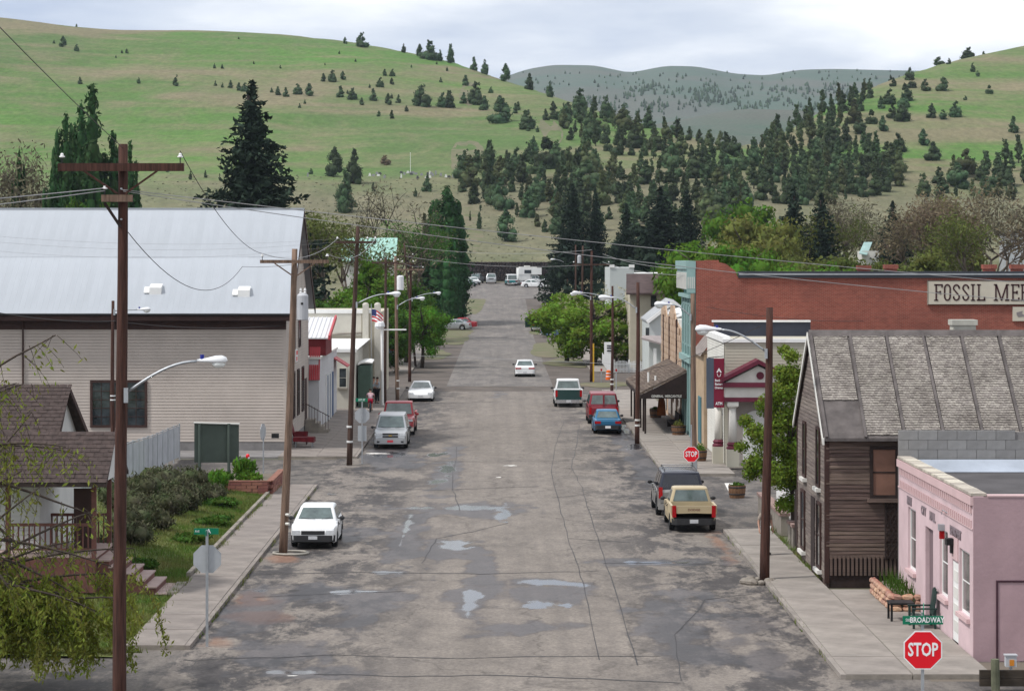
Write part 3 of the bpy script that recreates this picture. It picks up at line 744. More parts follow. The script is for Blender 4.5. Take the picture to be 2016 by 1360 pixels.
for (a, b) in ((137.6, 138.6), (140.3, 141.4), (143.2, 144.5), (146.5, 147.8)):
    window(hall, (HX1, a, 0), YP, b - a, XP, 1.5, 4.1, M['brown_trim'], None, .09, 1, 2)
for (a, b) in ((140.5, 141.5), (144.2, 145.4)):
    window(hall, (HX1, a, 0), YP, b - a, XP, 5.3, 8.2, M['brown_trim'], None, .09, 1, 2)
MB().obox((HX1, 148.9, 0), YP, 1.3, XP, .07, .6, 3.3).build('door', M['brown_trim'], hall)
sg = MB().obox((HX1, 142.0, 0), YP, 1.0, XP, .09, 4.55, 5.25).build('wall_sign', M['sign_white'], hall)
MB().obox((HX1, 142.1, 0), YP, .8, XP, .10, 4.95, 5.18).obox((HX1, 142.1, 0), YP, .55, XP, .10, 4.62, 4.85).build('red_mark', M['red'], sg)
for k, (px, py) in enumerate(((306, 590), (480, 597))):
    Y = 136.8 if k == 0 else 136.6; x = PX(px, Y); z = roofpt(0, Y)[2]
    v = MB().slab([(x - .32, Y - .1, z - .1), (x + .32, Y - .1, z - .1), (x + .32, Y + .55, z + .1), (x - .32, Y + .55, z + .1)], (0, 0, .42)).build('roof_vent', M['white'], hall)
    MB().slab([(x - .62, Y - .1, z + .02), (x - .33, Y - .1, z + .02), (x - .33, Y + .35, z + .30), (x - .62, Y + .35, z + .30)], (0, 0, .06)).build('flashing', M['white'], v)

# stoop with stairs beside the hall front
st = thing('stoop', 'concrete stoop with thin metal railing beside the tan hall', 'stairs', (-10.6, 149, 0.14))
for k in range(4): MB().box(-11.42, -10.9 + .28 * k, 148.6, 150.4, .14 + .19 * (3 - k), .14 + .19 * (4 - k)).build('step', M['curb'], st)
rl = MB()
for k in range(9):
    x = -11.35 + k * .16; zb = .14 + .19 * max(0, 4 - max(0, (x + 10.9) / .28 + 1))
    rl.cyl((x, 148.62, zb), (x, 148.62, zb + .95 ), .014, n=5)
rl.tube([(-11.4, 148.62, 1.85), (-10.0, 148.62, 1.1)], .025); rl.build('railing', M['brown_trim'], st)

# dark red chair and draped table in front of the hall
ch = thing('armchair', 'dark red armchair against the tan hall front', 'chair', (-11.0, 139.6, .14))
MB().box(-11.35, -10.6, 139.3, 140.0, .50, .62).build('seat', mat('dark_red_cloth', (.12, .008, .012), .85, .3, 4), ch)
RC = bpy.data.materials['dark_red_cloth']
MB().slab([(-11.38, 139.3, .62), (-11.28, 139.3, .62), (-11.45, 139.3, 1.3), (-11.48, 139.3, 1.25)], (0, .7, 0)).build('backrest', RC, ch)
for y in (139.26, 139.98): MB().box(-11.3, -10.6, y - .06, y + .06, .62, .84).build('armrest', RC, ch)
for (x, y) in ((-11.3, 139.35), (-10.65, 139.35), (-11.3, 139.95), (-10.65, 139.95)): MB().cyl((x, y, .14), (x, y, .5), .025).build('leg', M['brown_trim'], ch)
tb = thing('low_table', 'low table with dark red cloth in front of the armchair', 'table', (-10.7, 137.8, .14))
MB().box(-11.2, -10.1, 137.4, 138.3, .62, .68).slab([(-11.22, 137.38, .66), (-10.08, 137.38, .66), (-10.08, 137.36, .42), (-11.22, 137.36, .46)], (0, -.015, 0)).slab([(-10.08, 137.38, .66), (-10.08, 138.3, .66), (-10.06, 138.3, .44), (-10.06, 137.38, .42)], (.015, 0, 0)).build('tabletop', RC, tb)
for (x, y) in ((-11.1, 137.5), (-10.2, 137.5), (-11.1, 138.2), (-10.2, 138.2)): MB().cyl((x, y, .14), (x, y, .62), .02).build('leg', M['galv'], tb)

# ================================================================== white block building with blue trim and red roof
wb = thing('shop_building', 'white block shop with blue door trim and red metal roof', 'building', (-10.9, 152, 0))
M['block_white'] = mat('white_block', (.52, .52, .53), .85, .06, .7)
M['red_metal'] = mat('red_metal_roof', (.40, .045, .055), .5, .12, 1.2)
M['silver_metal'] = mat('silver_ribbed_roof', (.60, .60, .61), .45, .06, 1)
M['blue_trim'] = mat('blue_trim', (.012, .055, .16), .5, .15, 2)
MB().box(-22, -10.9, 152.2, 169, 0, 4.3).build('wall', M['block_white'], wb)
MB().clap((-10.9, 152.2, 0), YP, 16.8, XP, .3, 4.28, .2, .018).build('siding', M['block_white'], wb, kind='stuff')
MB().box(-22, -10.8, 152.1, 169.1, 4.3, 4.42).build('parapet_cap', M['offwhite'], wb)
ub = MB().box(-16, -10.62, 154.6, 160, 4.42, 5.55).build('upper_storey', mat('dark_red_wall', (.16, .015, .02), .7, .2, 1), wb)
rr_ = MB().slab([(-16.2, 154.1, 5.45), (-10.45, 154.1, 5.45), (-10.45, 160.2, 6.55), (-16.2, 160.2, 6.55)], (0, 0, .06))
for k in range(22): rr_.slab([(-16.1 + .27 * k, 154.1, 5.52), (-16.05 + .27 * k, 154.1, 5.52), (-16.05 + .27 * k, 160.2, 6.62), (-16.1 + .27 * k, 160.2, 6.62)], (0, 0, .03))
rr_.build('roof', M['silver_metal'], wb)
MB().slab([(-10.44, 154.0, 5.4), (-10.44, 160.3, 6.5), (-10.44, 160.3, 6.75), (-10.44, 154.0, 5.65)], (.12, 0, 0)).build('barge_board', M['red_metal'], wb)
aw = MB()
for k in range(6): aw.slab([(-11.45 + .11 * k, 151.95, 3.05), (-11.45 + .11 * k + .09, 151.95, 3.05), (-11.45 + .11 * k + .09, 152.6, 5.0), (-11.45 + .11 * k, 152.6, 5.0)], (0, -.05, .02))
aw.build('red_awning', M['red_metal'], wb)
MB().slab([(-10.88, 166.0, 3.75), (-10.88, 168.6, 3.75), (-10.0, 168.6, 3.2), (-10.0, 166.0, 3.2)], (0, 0, .08)).build('small_awning', M['red_metal'], wb)
for (a, b) in ((158.4, 159.6), (160.6, 161.6), (162.6, 164.6)):
    d = MB().obox((-10.9, a, 0), YP, b - a, XP, .10, .2, 3.0).build('blue_door', M['blue_trim'], wb)
    MB().obox((-10.9, a - .25, 0), YP, .22, XP, .12, .15, 3.1).build('door_trim', M['white'], d)

# ================================================================== cream corner building with flag
cb = thing('corner_store', 'cream stucco corner building flying a flag on the left', 'building', (-8.7, 182, 0))
MB().box(-24, -8.75, 182, 199, 0, 6.35).build('wall', M['cream'], cb)
M['cream_light'] = mat('pale_stucco', (.50, .48, .42), .9, .12, .4, bump=.2)
MB().box(-24.05, -8.7, 181.9, 182.3, 6.35, 6.62).build('parapet', M['white'], cb)
MB().box(-24.05, -9.95, 181.95, 182.0, 4.75, 6.34).build('plaster_band', M['cream_light'], cb)
MB().tube([(-18, 181.9, 4.75), (-14, 181.9, 4.72), (-11, 181.9, 4.9), (-9.9, 181.9, 4.95)], .06).build('plaster_edge', M['curb'], cb)
for x in (-9.85, -9.0): MB().box(x - .02, x + .42, 181.8, 182.3, 0, 6.95).ell((x + .2, 182.05, 6.95), (.24, .26, .18)).build('pilaster', M['cream_light'], cb)
an = MB().box(-20, -9.85, 172, 181.8, 0, 3.95).build('annex', M['cream_light'], cb)
MB().box(-20.1, -9.75, 171.9, 172.4, 3.95, 4.18).slab([(-20, 172.4, 3.95), (-9.85, 172.4, 3.95), (-9.3, 181.8, 4.5), (-20, 181.8, 4.5)], (0, 0, .06)).build('parapet', M['white'], an)
window(cb, (PX(667, 172), 172, 0), XP, .55, YN, 1.55, 2.9, M['cream_light'], None, .05, 1, 2, M['curb'])
M['green_awning'] = mat('green_awning', (.062, .10, .078), .7, .1, 2)
gv = MB().box(-9.72, -8.85, 173.5, 176.2, .14, 3.0).build('vestibule', M['green_awning'], cb)
tp = []
for k in range(7): t = k / 6; tp.append((-9.75 + 1.0 * t, 3.0 + .12 * math.sin(pi * t) + .12 * t))
v_ = MB()
for k in range(6): v_.slab([(tp[k][0], 173.4, tp[k][1]), (tp[k + 1][0], 173.4, tp[k + 1][1]), (tp[k + 1][0], 176.3, tp[k + 1][1] + .1), (tp[k][0], 176.3, tp[k][1] + .1)], (0, 0, .07))
v_.build('vestibule_roof', M['white'], gv)
MB().box(-8.74, -8.55, 182.0, 184, .14, 5.0).build('brick_pier', mat('pink_brick', (.36, .20, .15), .9, .15, 2), cb)

# flag
fl = thing('flag', 'stars and stripes flag on a thin pole by the cream building', 'flag', (PX(731, 178), 178, 3.2))
fx = PX(731, 178)
MB().cyl((fx, 178, 3.2), (fx, 178, 7.1), .025, n=6).build('flagpole', M['galv'], fl)
def flag_mat():
    m = bpy.data.materials.new('flag_cloth'); m.use_nodes = True; n, l = m.node_tree.nodes, m.node_tree.links
    uv = n.new('ShaderNodeUVMap'); sp = n.new('ShaderNodeSeparateXYZ'); l.new(uv.outputs[0], sp.inputs[0])
    def mt(op, a, b):
        x = n.new('ShaderNodeMath'); x.operation = op
        for i, v in enumerate((a, b)):
            if isinstance(v, (int, float)): x.inputs[i].default_value = v
            else: l.new(v, x.inputs[i])
        return x.outputs[0]
    stripe = mt('GREATER_THAN', mt('FRACT', mt('MULTIPLY', sp.outputs[1], 3.5), 0), 0.5)
    a = n.new('ShaderNodeMixRGB'); l.new(stripe, a.inputs[0]); a.inputs[1].default_value = (.5, .02, .03, 1); a.inputs[2].default_value = (.8, .8, .8, 1)
    can = mt('MULTIPLY', mt('LESS_THAN', sp.outputs[0], .42), mt('GREATER_THAN', sp.outputs[1], .46))
    b = n.new('ShaderNodeMixRGB'); l.new(can, b.inputs[0]); l.new(a.outputs[0], b.inputs[1]); b.inputs[2].default_value = (.02, .03, .12, 1)
    l.new(b.outputs[0], n['Principled BSDF'].inputs['Base Color']); n['Principled BSDF'].inputs['Roughness'].default_value = .8
    return m
V, F, UVs = [], [], []
nu, nv = 14, 7
for i in range(nu + 1):
    for j in range(nv + 1):
        u, v = i / nu, j / nv
        V.append((.03 + u * .80, .10 * math.sin(u * 9) * u, 3.55 - .85 * (1 - v) - .55 * u * u * .9 + .0)); UVs.append((u, v))
for i in range(nu):
    for j in range(nv): F.append((i * (nv + 1) + j, (i + 1) * (nv + 1) + j, (i + 1) * (nv + 1) + j + 1, i * (nv + 1) + j + 1))
me = new_mesh('flag_cloth', V, F, flag_mat(), True)
ul = me.uv_layers.new(name='UVMap')
for lp in me.loops: ul.data[lp.index].uv = UVs[lp.vertex_index]
link('flag_cloth', me, fl)

# white pipe post with side arm at the corner
wp = thing('sign_post', 'white pipe post with side arm at the far corner', 'post', (PX(753, 176), 176, .14))
MB().cyl((PX(753, 176), 176, .14), (PX(752, 176), 176, 5.6), .10, n=8).build('pipe', M['white'], wp)
MB().cyl((PX(755, 176), 176, 5.35), (PX(800, 176), 176, 5.35), .05, n=6).build('arm', M['white'], wp)
MB().lathe([(.05, 0), (.3, -.1), (.36, -.35), (.2, -.55)], (PX(748, 176), 175.9, 5.95), 10).build('lamp_shade', M['lamp'], wp)

# ================================================================== house with porch at the near left
M['shingle_brown'] = mat('brown_shingles', (.058, .042, .038), .95, .3, 5, bump=.6, bscale=9)
M['house_white'] = mat('white_house_siding', (.55, .55, .53), .85, .08, .8)
M['porch_red'] = mat('red_brown_paint', (.13, .055, .045), .75, .2, 2)
M['tread'] = mat('pinkish_treads', (.36, .27, .245), .8, .12, 2)
hs = thing('porch_house', 'white house with brown shingle roof and raised porch at left', 'house', (-14.3, 79, .5))
MB().box(-30, -14.35, 79.2, 87, .3, 4.1).add([(-14.35, 79.2, 4.1), (-14.35, 87, 4.1), (-14.35, 83.1, 6.15)], [(0, 1, 2)]).build('wall', M['house_white'], hs)
MB().clap((-30, 79.2, 0), XP, 15.65, YN, .8, 4.1, .15, .03).build('siding', M['house_white'], hs, kind='stuff')
def shingles(mb, p0, ex, ey, nx, ny, jit=.03, lift=.02):
    """rows of overlapping shingles; p0 = eave corner, ex = along the eave, ey = up the slope (full vectors)"""
    p0, ex, ey = Vector(p0), Vector(ex), Vector(ey); nrm = ex.cross(ey).normalized()
    for j in range(ny):
        s = 0.5 * (j % 2)
        for i in range(nx + 1):
            a = max(0, (i - s) / nx); b = min(1, (i + 1 - s) / nx)
            if b - a < .2 / nx: continue
            jj = random.uniform(-jit, jit); l1 = nrm * (lift * random.uniform(.7, 1.4)); l0 = nrm * .004
            q0 = p0 + ex * (a + .02 / nx) + ey * (j / ny + jj / ny) + l1; q1 = p0 + ex * (b - .02 / nx) + ey * (j / ny + jj / ny) + l1
            q2 = p0 + ex * (b - .02 / nx) + ey * min(1, (j + 1.15) / ny) + l0; q3 = p0 + ex * (a + .02 / nx) + ey * min(1, (j + 1.15) / ny) + l0
            mb.add([q0, q1, q2, q3, q0 - l1, q1 - l1], [(0, 1, 2, 3), (4, 5, 1, 0)])
hr = MB().slab([(-30, 78.6, 3.72), (-13.95, 78.6, 3.72), (-14.2, 83.1, 6.32), (-30, 83.1, 6.32)], (0, 0, -.1)).slab([(-30, 87.6, 3.72), (-30, 83.1, 6.32), (-14.2, 83.1, 6.32), (-13.95, 87.6, 3.72)], (0, 0, -.1)).build('roof', M['shingle_brown'], hs)
sh = MB(); shingles(sh, (-30, 78.55, 3.73), (16.0, 0, 0), (0, 4.55, 2.61), 56, 24); sh.build('shingles', M['shingle_brown'], hr, kind='stuff')
MB().slab([(-13.95, 78.6, 3.72), (-14.15, 83.1, 6.32), (-14.15, 83.1, 6.12), (-13.95, 78.6, 3.52)], (.06, 0, 0)).slab([(-13.95, 87.6, 3.72), (-14.15, 83.1, 6.32), (-14.15, 83.1, 6.12), (-13.95, 87.6, 3.52)], (.06, 0, 0)).build('barge_board', M['brown_trim'], hr)
PF = 1.38
MB().box(-16, -12.45, 78.0, 81.2, .2, PF - .1).build('porch_base', M['porch_red'], hs)
for k in range(12):
    y = 78.02 + k * .264; MB().box(-16, -12.4, y, y + .25, PF - .1, PF).build('porch_board', M['tread'], hs)
pr = MB().slab([(-16, 77.4, 3.62), (-12.0, 77.4, 3.62), (-12.05, 79.7, 5.02), (-16, 79.7, 5.02)], (0, 0, -.12)).slab([(-16, 82.0, 3.62), (-16, 79.7, 5.02), (-12.05, 79.7, 5.02), (-12.0, 82.0, 3.62)], (0, 0, -.12)).build('porch_roof', M['shingle_brown'], hs)
sh = MB(); shingles(sh, (-16, 77.36, 3.63), (4.0, 0, 0), (0, 2.33, 1.40), 14, 12); sh.build('shingles', M['shingle_brown'], pr, kind='stuff')
MB().add([(-12.15, 77.6, 3.6), (-12.15, 81.8, 3.6), (-12.15, 79.7, 4.85)], [(0, 1, 2)]).build('porch_gable', M['house_white'], pr)
for y in (78.08, 81.1): MB().box(-12.56, -12.42, y - .07, y + .07, .2, 3.6).build('porch_post', M['porch_red'], hs)
MB().box(-15.2, -15.06, 78.0, 78.14, .2, 3.6).build('porch_post', M['porch_red'], hs)
rail = MB().box(-15.1, -12.56, 78.03, 78.11, PF + .86, PF + .95).box(-15.1, -12.56, 78.04, 78.1, PF + .12, PF + .18).build('railing', M['porch_red'], hs)
for k in range(15): x = -15.0 + k * .165; MB().box(x, x + .045, 78.05, 78.09, PF + .18, PF + .86).build('baluster', M['porch_red'], rail)
rail2 = MB().box(-15.1, -12.56, 81.06, 81.14, PF + .86, PF + .95).build('railing', M['porch_red'], hs)
for k in range(15): x = -15.0 + k * .165; MB().box(x, x + .045, 81.08, 81.12, PF, PF + .86).build('baluster', M['porch_red'], rail2)
steps = MB(); NS = 6
for k in range(NS): steps.box(-12.43 + .36 * k, -12.43 + .36 * (k + 1), 78.35, 80.75, .1, PF - .205 * (k + 1) - .05)
stp = steps.build('stairs', M['porch_red'], hs)
for k in range(NS): MB().box(-12.45 + .36 * k, -12.40 + .36 * (k + 1), 78.3, 80.8, PF - .205 * (k + 1) - .045, PF - .205 * (k + 1)).build('tread', M['tread'], stp)
MB().box(-10.27, -9.98, 78.3, 80.8, .1, .19).build('bottom_step', M['curb'], stp)
MB().box(-13.3, -12.7, 79.19, 79.21, PF, 3.3).build('door', M['brown_trim'], hs)

# ================================================================== slatted chain link fence, notice board, planter on the left bank
fc = thing('slat_fence', 'curved grey chain link fence with slats behind the shrubs', 'fence', (-16.3, 110, .9))
FP0 = [(-16.55, 131), (-16.5, 126), (-16.35, 121), (-16.1, 116), (-15.8, 111), (-15.75, 107), (-16.0, 104.6), (-16.6, 103.4), (-17.6, 102.7), (-19.8, 102)]
FP = [FP0[0]]
for i in range(1, len(FP0)): FP += [((FP0[i - 1][0] + FP0[i][0]) / 2, (FP0[i - 1][1] + FP0[i][1]) / 2), FP0[i]]
M['slat'] = mat('grey_fence_slats', (.40, .42, .45), .6, .12, 1.5)
for i in range(len(FP) - 1):
    (xa, ya), (xb, yb) = FP[i], FP[i + 1]; L = math.hypot(xb - xa, yb - ya); h = ((xb - xa) / L, (yb - ya) / L, 0); nn = (h[1], -h[0], 0)
    za, zb = (float(np.interp(q, [100, 108, 120, 131], [.95, .95, .4, .15])) for q in (ya, yb))
    k = int(L / .09); sl = MB()
    for q in range(k):
        t = q / k; t2 = (q + .86) / k; z0 = za + (zb - za) * t
        x0, y0 = xa + (xb - xa) * t, ya + (yb - ya) * t; x1, y1 = xa + (xb - xa) * t2, ya + (yb - ya) * t2
        sl.slab([(x0, y0, z0), (x1, y1, z0), (x1, y1, z0 + 1.6), (x0, y0, z0 + 1.6)], (nn[0] * .012, nn[1] * .012, 0))
    sl.build('slat_panel', M['slat'], fc, kind='stuff')
    MB().tube([(xa, ya, za + 1.66), (xb, yb, zb + 1.66)], .028).build('top_rail', M['galv'], fc)
    MB().cyl((xa, ya, za - .2), (xa, ya, za + 1.72), .036).build('post', M['galv'], fc)

nb = thing('notice_board', 'dark green notice board seen from behind on two posts', 'notice board', (-13.4, 117.5, .5))
M['board_green'] = mat('dark_green_board', (.062, .082, .068), .6, .18, .7)
bx0, bx1 = PX(381, 117), PX(466, 117)
MB().slab([(bx0, 117.3, .98), (bx1, 117.9, .92), (bx1, 117.9, 2.68), (bx0, 117.3, 2.78)], (0, .10, 0)).build('panel', M['board_green'], nb)
for t in (.12, .78): MB().cyl((bx0 + (bx1 - bx0) * t, 117.25 + .55 * t, .2), (bx0 + (bx1 - bx0) * t, 117.25 + .55 * t, 2.75), .075, n=6).build('post', M['board_green'], nb)
MB().slab([(bx0 - .03, 117.2, 2.79), (bx1 + .03, 117.8, 2.69), (bx1 + .03, 118.1, 2.69), (bx0 - .03, 117.5, 2.79)], (0, 0, .05)).build('cap', M['offwhite'], nb)

pl = thing('brick_planter', 'low red brick planter full of green plants by the sidewalk corner', 'planter', (-10.2, 113, .1))
M['red_brick'] = mat('planter_brick', (.20, .085, .065), .9, .25, 4, obj_rand=.2)
def brick_run(parent, xa, ya, xb, yb, z0, rows, L=.42, hgt=.14, d=.24, m=None):
    ln = math.hypot(xb - xa, yb - ya); k = max(1, int(ln / L)); l = ln / k
    ang = math.atan2(yb - ya, xb - xa); mm = MB().box(.008, l - .008, -d / 2, d / 2, .006, hgt - .006)
    me = new_mesh('brick', mm.V, mm.F, m or M['red_brick'])
    for r in range(rows):
        for q in range(k):
            t = (q + (.5 if r % 2 else 0)) * l
            if t + l > ln + .01: t = ln - l
            o = link('brick', me, parent); off = OFF[parent.name]
            o.location = (xa + math.cos(ang) * t - off.x + random.uniform(-.01, .01), ya + math.sin(ang) * t - off.y, z0 + r * hgt - off.z); o.rotation_euler = (0, 0, ang + random.uniform(-.02, .02))
brick_run(pl, -12.9, 110.6, -10.1, 110.6, .12, 4)
brick_run(pl, -10.05, 110.7, -10.0, 116.5, .12, 4, .55)
MB().box(-13.2, -10.15, 110.7, 116.4, .0, .55).build('soil', M['dirt'], pl)
MB().box(-12.95, -10.0, 110.48, 110.74, .69, .74).box(-10.18, -9.9, 110.75, 116.5, .69, .74).build('coping', M['red_brick'], pl)
# ================================================================== RIGHT: pink building
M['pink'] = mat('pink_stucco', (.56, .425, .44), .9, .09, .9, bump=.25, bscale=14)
M['pink_shade'] = mat('pink_stucco_shaded', (.355, .245, .262), .9, .1, .7, bump=.3, bscale=10)  # same pink as the front, side wall's shade put into the colour
M['pink_trim'] = mat('pink_trim', (.56, .40, .40), .8, .05, 1)
pk = thing('pink_building', 'pink stucco town hall with white door at the right', 'building', (12.3, 66, 0))
PXF = 12.3
def pk_y(px): return FPX * PXF / (px - VX)       # distance of a point of the pink front seen in column px
OPEN = [(pk_y(1909), pk_y(1889), 1.05, 2.75), (pk_y(1887), pk_y(1875), .0, 2.3), (pk_y(1866), pk_y(1850), 1.1, 2.95), (pk_y(1837), pk_y(1822), .0, 2.75), (pk_y(1803), pk_y(1788), 1.15, 3.0)]
fw_ = MB(); yc = 66.1
for (ya, yb, z0, z1) in OPEN:
    fw_.box(PXF, PXF + .3, yc, ya, 0, 3.9); fw_.box(PXF, PXF + .3, ya, yb, z1, 3.9); yc = yb
    if z0 > 0: fw_.box(PXF, PXF + .3, ya, yb, 0, z0)
fw_.box(PXF, PXF + .3, yc, 78.4, 0, 3.9)
fw_.build('front_wall', M['pink'], pk)
MB().box(PXF + .302, 26, 66.1, 78.4, 0, 3.9).box(PXF, PXF + .28, 66.1, 78.4, 3.9, 4.30).box(PXF + .28, 26, 66.1, 66.35, 3.9, 4.28).build('wall', M['pink'], pk)
MB().box(PXF + .012, 26, 66.07, 66.099, 0, 4.28).build('side_wall', M['pink_shade'], pk)
M['roof_felt'] = mat('grey_roof_felt', (.075, .07, .072), .95, .2, .6)
MB().box(PXF + .28, 26, 66.35, 78.39, 3.905, 3.93).build('roof', M['roof_felt'], pk)
MB().slab([(PXF + .28, 77.5, 3.94), (26, 77.5, 3.94), (26, 78.35, 4.25), (PXF + .28, 78.35, 4.25)], (0, 0, .02)).build('flashing', mat('silver_coating', (.36, .40, .46), .35, .15, .6), pk)
M['coping'] = mat('stone_coping', (.42, .38, .32), .9, .2, 3, obj_rand=.25)
mm = MB().box(-.05, .36, .012, .50, 0, .07); me = new_mesh('coping_stone', mm.V, mm.F, M['coping'])
for k in range(24):
    o = link('coping_stone', me, pk); o.location = (PXF - 12.3, 66.1 + k * .512 - 66, 4.30 + random.uniform(0, .012))
MB().box(PXF + .37, 26, 66.05, 66.4, 4.285, 4.33).build('coping', M['pink_trim'], pk)
# corbelled cornice: projecting band with two rows of dentils
MB().box(PXF - .07, PXF - .002, 66.1, 78.4, 4.06, 4.28).build('cornice', M['pink_trim'], pk)
for z0, z1, d in ((3.84, 4.055, .05), (3.46, 3.66, .035)):
    mm = MB().box(-d, -.002, 0, .13, 0, z1 - z0); me = new_mesh('dentil', mm.V, mm.F, M['pink_trim'])
    for k in range(40): o = link('dentil', me, pk); o.location = (0, .25 + k * .3, z0)
MB().box(PXF - .03, PXF - .002, 66.1, 78.4, 3.42, 3.455).build('string_course', M['pink_trim'], pk)
M['pane_grey'] = mat('curtained_glass', (.10, .10, .095), .15, .5, 1.2, spec=.5)
for k in (0, 2, 4):
    ya, yb, z0, z1 = OPEN[k]
    window(pk, (PXF + .13, ya, 0), YP, yb - ya, XN, z0, z1, M['white'], M['pane_grey'], .07, 1, 2, None, .06)
    MB().obox((PXF + .1, ya - .07, 0), YP, yb - ya + .14, XN, .2, z0 - .12, z0 - .004).build('sill', M['pink_trim'], pk)
ya, yb, _, z1 = OPEN[3]
MB().box(PXF + .12, PXF + .30, ya + .01, yb - .01, .14, z1).build('door', mat('dark_pink_door', (.17, .12, .13), .6, .1, 1), pk)
ya, yb, _, z1 = OPEN[1]
dr = MB().box(PXF + .02, PXF + .12, ya + .01, yb - .01, .14, z1 - .03).build('white_door', M['white'], pk)
for z in (.4, .85, 1.3, 1.75): MB().box(PXF + .006, PXF + .019, ya + .15, yb - .15, z, z + .3).build('door_panel', M['offwhite'], dr)
MB().obox((PXF, ya, 0), YP, yb - ya, XN, .03, 2.35, 2.95, .002).build('transom_panel', M['pink_trim'], pk)
for (body, pxa, pxb, z) in (('LIBRARY', 1785, 1797, 3.18), ('CITY', 1813, 1825, 3.14), ('HALL', 1830, 1843, 3.12), ('DEPARTMENT', 1870, 1894, 3.07)):
    ya, yb = pk_y(pxb), pk_y(pxa)
    text_mesh('lettering', body, .34, mat('grey_letters_' + body[:2].lower(), (.20, .16, .175), .8, .1, 2), pk, (PXF - .012, (ya + yb) / 2, z), (0, -1, 0), (-1, 0, 0), .006, .012, 'CENTER', (yb - ya) / (.34 * .68 * len(body)))
yb = pk_y(1859)
MB().box(PXF - .16, PXF - .005, yb - .1, yb + .1, 2.95, 3.12).tube([(PXF - .08, yb, 3.4), (PXF - .1, yb - .3, 3.55), (PXF - .03, yb - .7, 3.5)], .012, 5).build('alarm_horn', M['galv'], pk)
MB().box(PXF - .13, PXF - .006, yb - .08, yb + .08, 2.72, 2.94).build('alarm_light', M['tail'], pk)
yb = pk_y(1878); MB().box(PXF - .22, PXF - .005, yb - .14, yb + .14, 2.72, 2.9).box(PXF - .1, PXF - .005, yb - .1, yb + .1, 2.5, 2.719).build('wall_lamp', M['black'], pk)
gx = PX(1965, 66.05)
MB().box(gx - .05, gx, 66.03, 66.069, 0, 2.12).box(gx, 26, 66.03, 66.069, 2.07, 2.12).build('garage_frame', mat('dark_plum_trim', (.05, .02, .03), .7, .2, 2), pk)
MB().box(gx, 26, 66.05, 66.068, .02, 2.069).build('garage_door', M['pink_shade'], pk)
# block parapet of the rear wall, every block laid singly
M['cmu'] = mat('grey_block', (.235, .23, .225), .92, .12, 2, obj_rand=.09, bump=.3)
cm = MB().box(PXF + .0, 26, 78.45, 78.55, 0, 5.1).build('rear_wall', M['foundation'], pk)
mm = MB().box(.006, .594, 0, .16, .006, .292); me = new_mesh('block', mm.V, mm.F, M['cmu'])
for r, (xe) in enumerate((22.5, 22.5, 15.4)):
    x = PXF
    while x < xe:
        o = link('block', me, cm); o.location = (x - 12.3, 78.405 - 66, 4.27 + r * .295); o.scale.x = .5 if r % 2 and x == PXF else 1.0; x += .6 * o.scale.x
# planter of rough stones in front
M['stone'] = mat('pink_field_stone', (.34, .15, .105), .92, .2, 3, col2=(.42, .28, .20), obj_rand=.25, bump=.5, bscale=12)
ps = thing('stone_planter', 'low planter of pinkish field stones before the pink building', 'planter', (11.9, 76, .14))
MB().box(11.6, 12.28, 74.55, 78.2, .14, .55).build('soil', M['dirt'], ps)
def stone_run(parent, pts, z0, rows, m, L=.34, hgt=.17, d=.22, name='stone'):
    for i in range(len(pts) - 1):
        a, b = Vector(pts[i]), Vector(pts[i + 1]); ln = (b - a).length; u = (b - a).normalized(); ang = math.atan2(u.y, u.x)
        for r in range(rows):
            t = random.uniform(-.1, 0)
            while t < ln - .05:
                l = L * random.uniform(.7, 1.35); l = min(l, ln - t + .05)
                mb = MB(); mb.ell((0, 0, 0), (l * .56, d * .58, hgt * .58), 8, 5)
                V2 = []
                for v in mb.V:
                    x, y, z = v; q = 1.0
                    x = math.copysign(min(abs(x), l * .47), x); z = math.copysign(min(abs(z), hgt * .47), z); y = math.copysign(min(abs(y), d * .5), y)
                    k = .02; V2.append((x + random.uniform(-k, k), y + random.uniform(-k, k), z + random.uniform(-k, k) * .6))
                mb.V = V2; o = mb.build(name, m, parent, local=True)
                c = a + u * (t + l / 2); off = OFF[parent.name]
                o.location = (c.x - off.x, c.y - off.y, z0 + (r + .5) * hgt - off.z); o.rotation_euler = (0, 0, ang + random.uniform(-.05, .05))
                t += l
stone_run(ps, [(11.5, 78.4), (11.5, 74.4)], .13, 3, M['stone'], .42)
stone_run(ps, [(11.5, 74.4), (12.28, 74.4)], .13, 3, M['stone'], .3)

# green chair and black table by the pink front
gc = thing('garden_chair', 'dark green slatted garden chair beside the white door', 'chair', (11.75, 71.3, .14))
M['chair_green'] = mat('dark_green_plastic', (.012, .035, .030), .45, .15, 2)
for k in range(5): MB().slab([(12.1, 71.0 + k * .13, .5), (12.13, 71.0 + k * .13, .5), (12.22, 71.0 + k * .13, 1.15 + .1 * math.sin(pi * (k + .5) / 5)), (12.19, 71.0 + k * .13, 1.15 + .1 * math.sin(pi * (k + .5) / 5))], (0, .115, 0)).build('back_slat', M['chair_green'], gc)
for k in range(4): MB().box(11.55 + .14 * k, 11.67 + .14 * k, 71.0, 71.62, .47 - .02 * k, .50 - .02 * k).build('seat_slat', M['chair_green'], gc)
for y in (70.93, 71.69): MB().box(11.5, 12.2, y - .05, y + .05, .68, .72).build('armrest', M['chair_green'], gc)
for (x, y) in ((11.55, 70.95), (11.55, 71.67), (12.15, 70.95), (12.15, 71.67)): MB().box(x - .03, x + .03, y - .03, y + .03, .14, .68).build('leg', M['chair_green'], gc)
bt = thing('side_table', 'small black table between planter and green chair', 'table', (11.4, 72.6, .14))
MB().box(11.1, 11.8, 72.3, 73.0, .62, .67).build('tabletop', M['black'], bt)
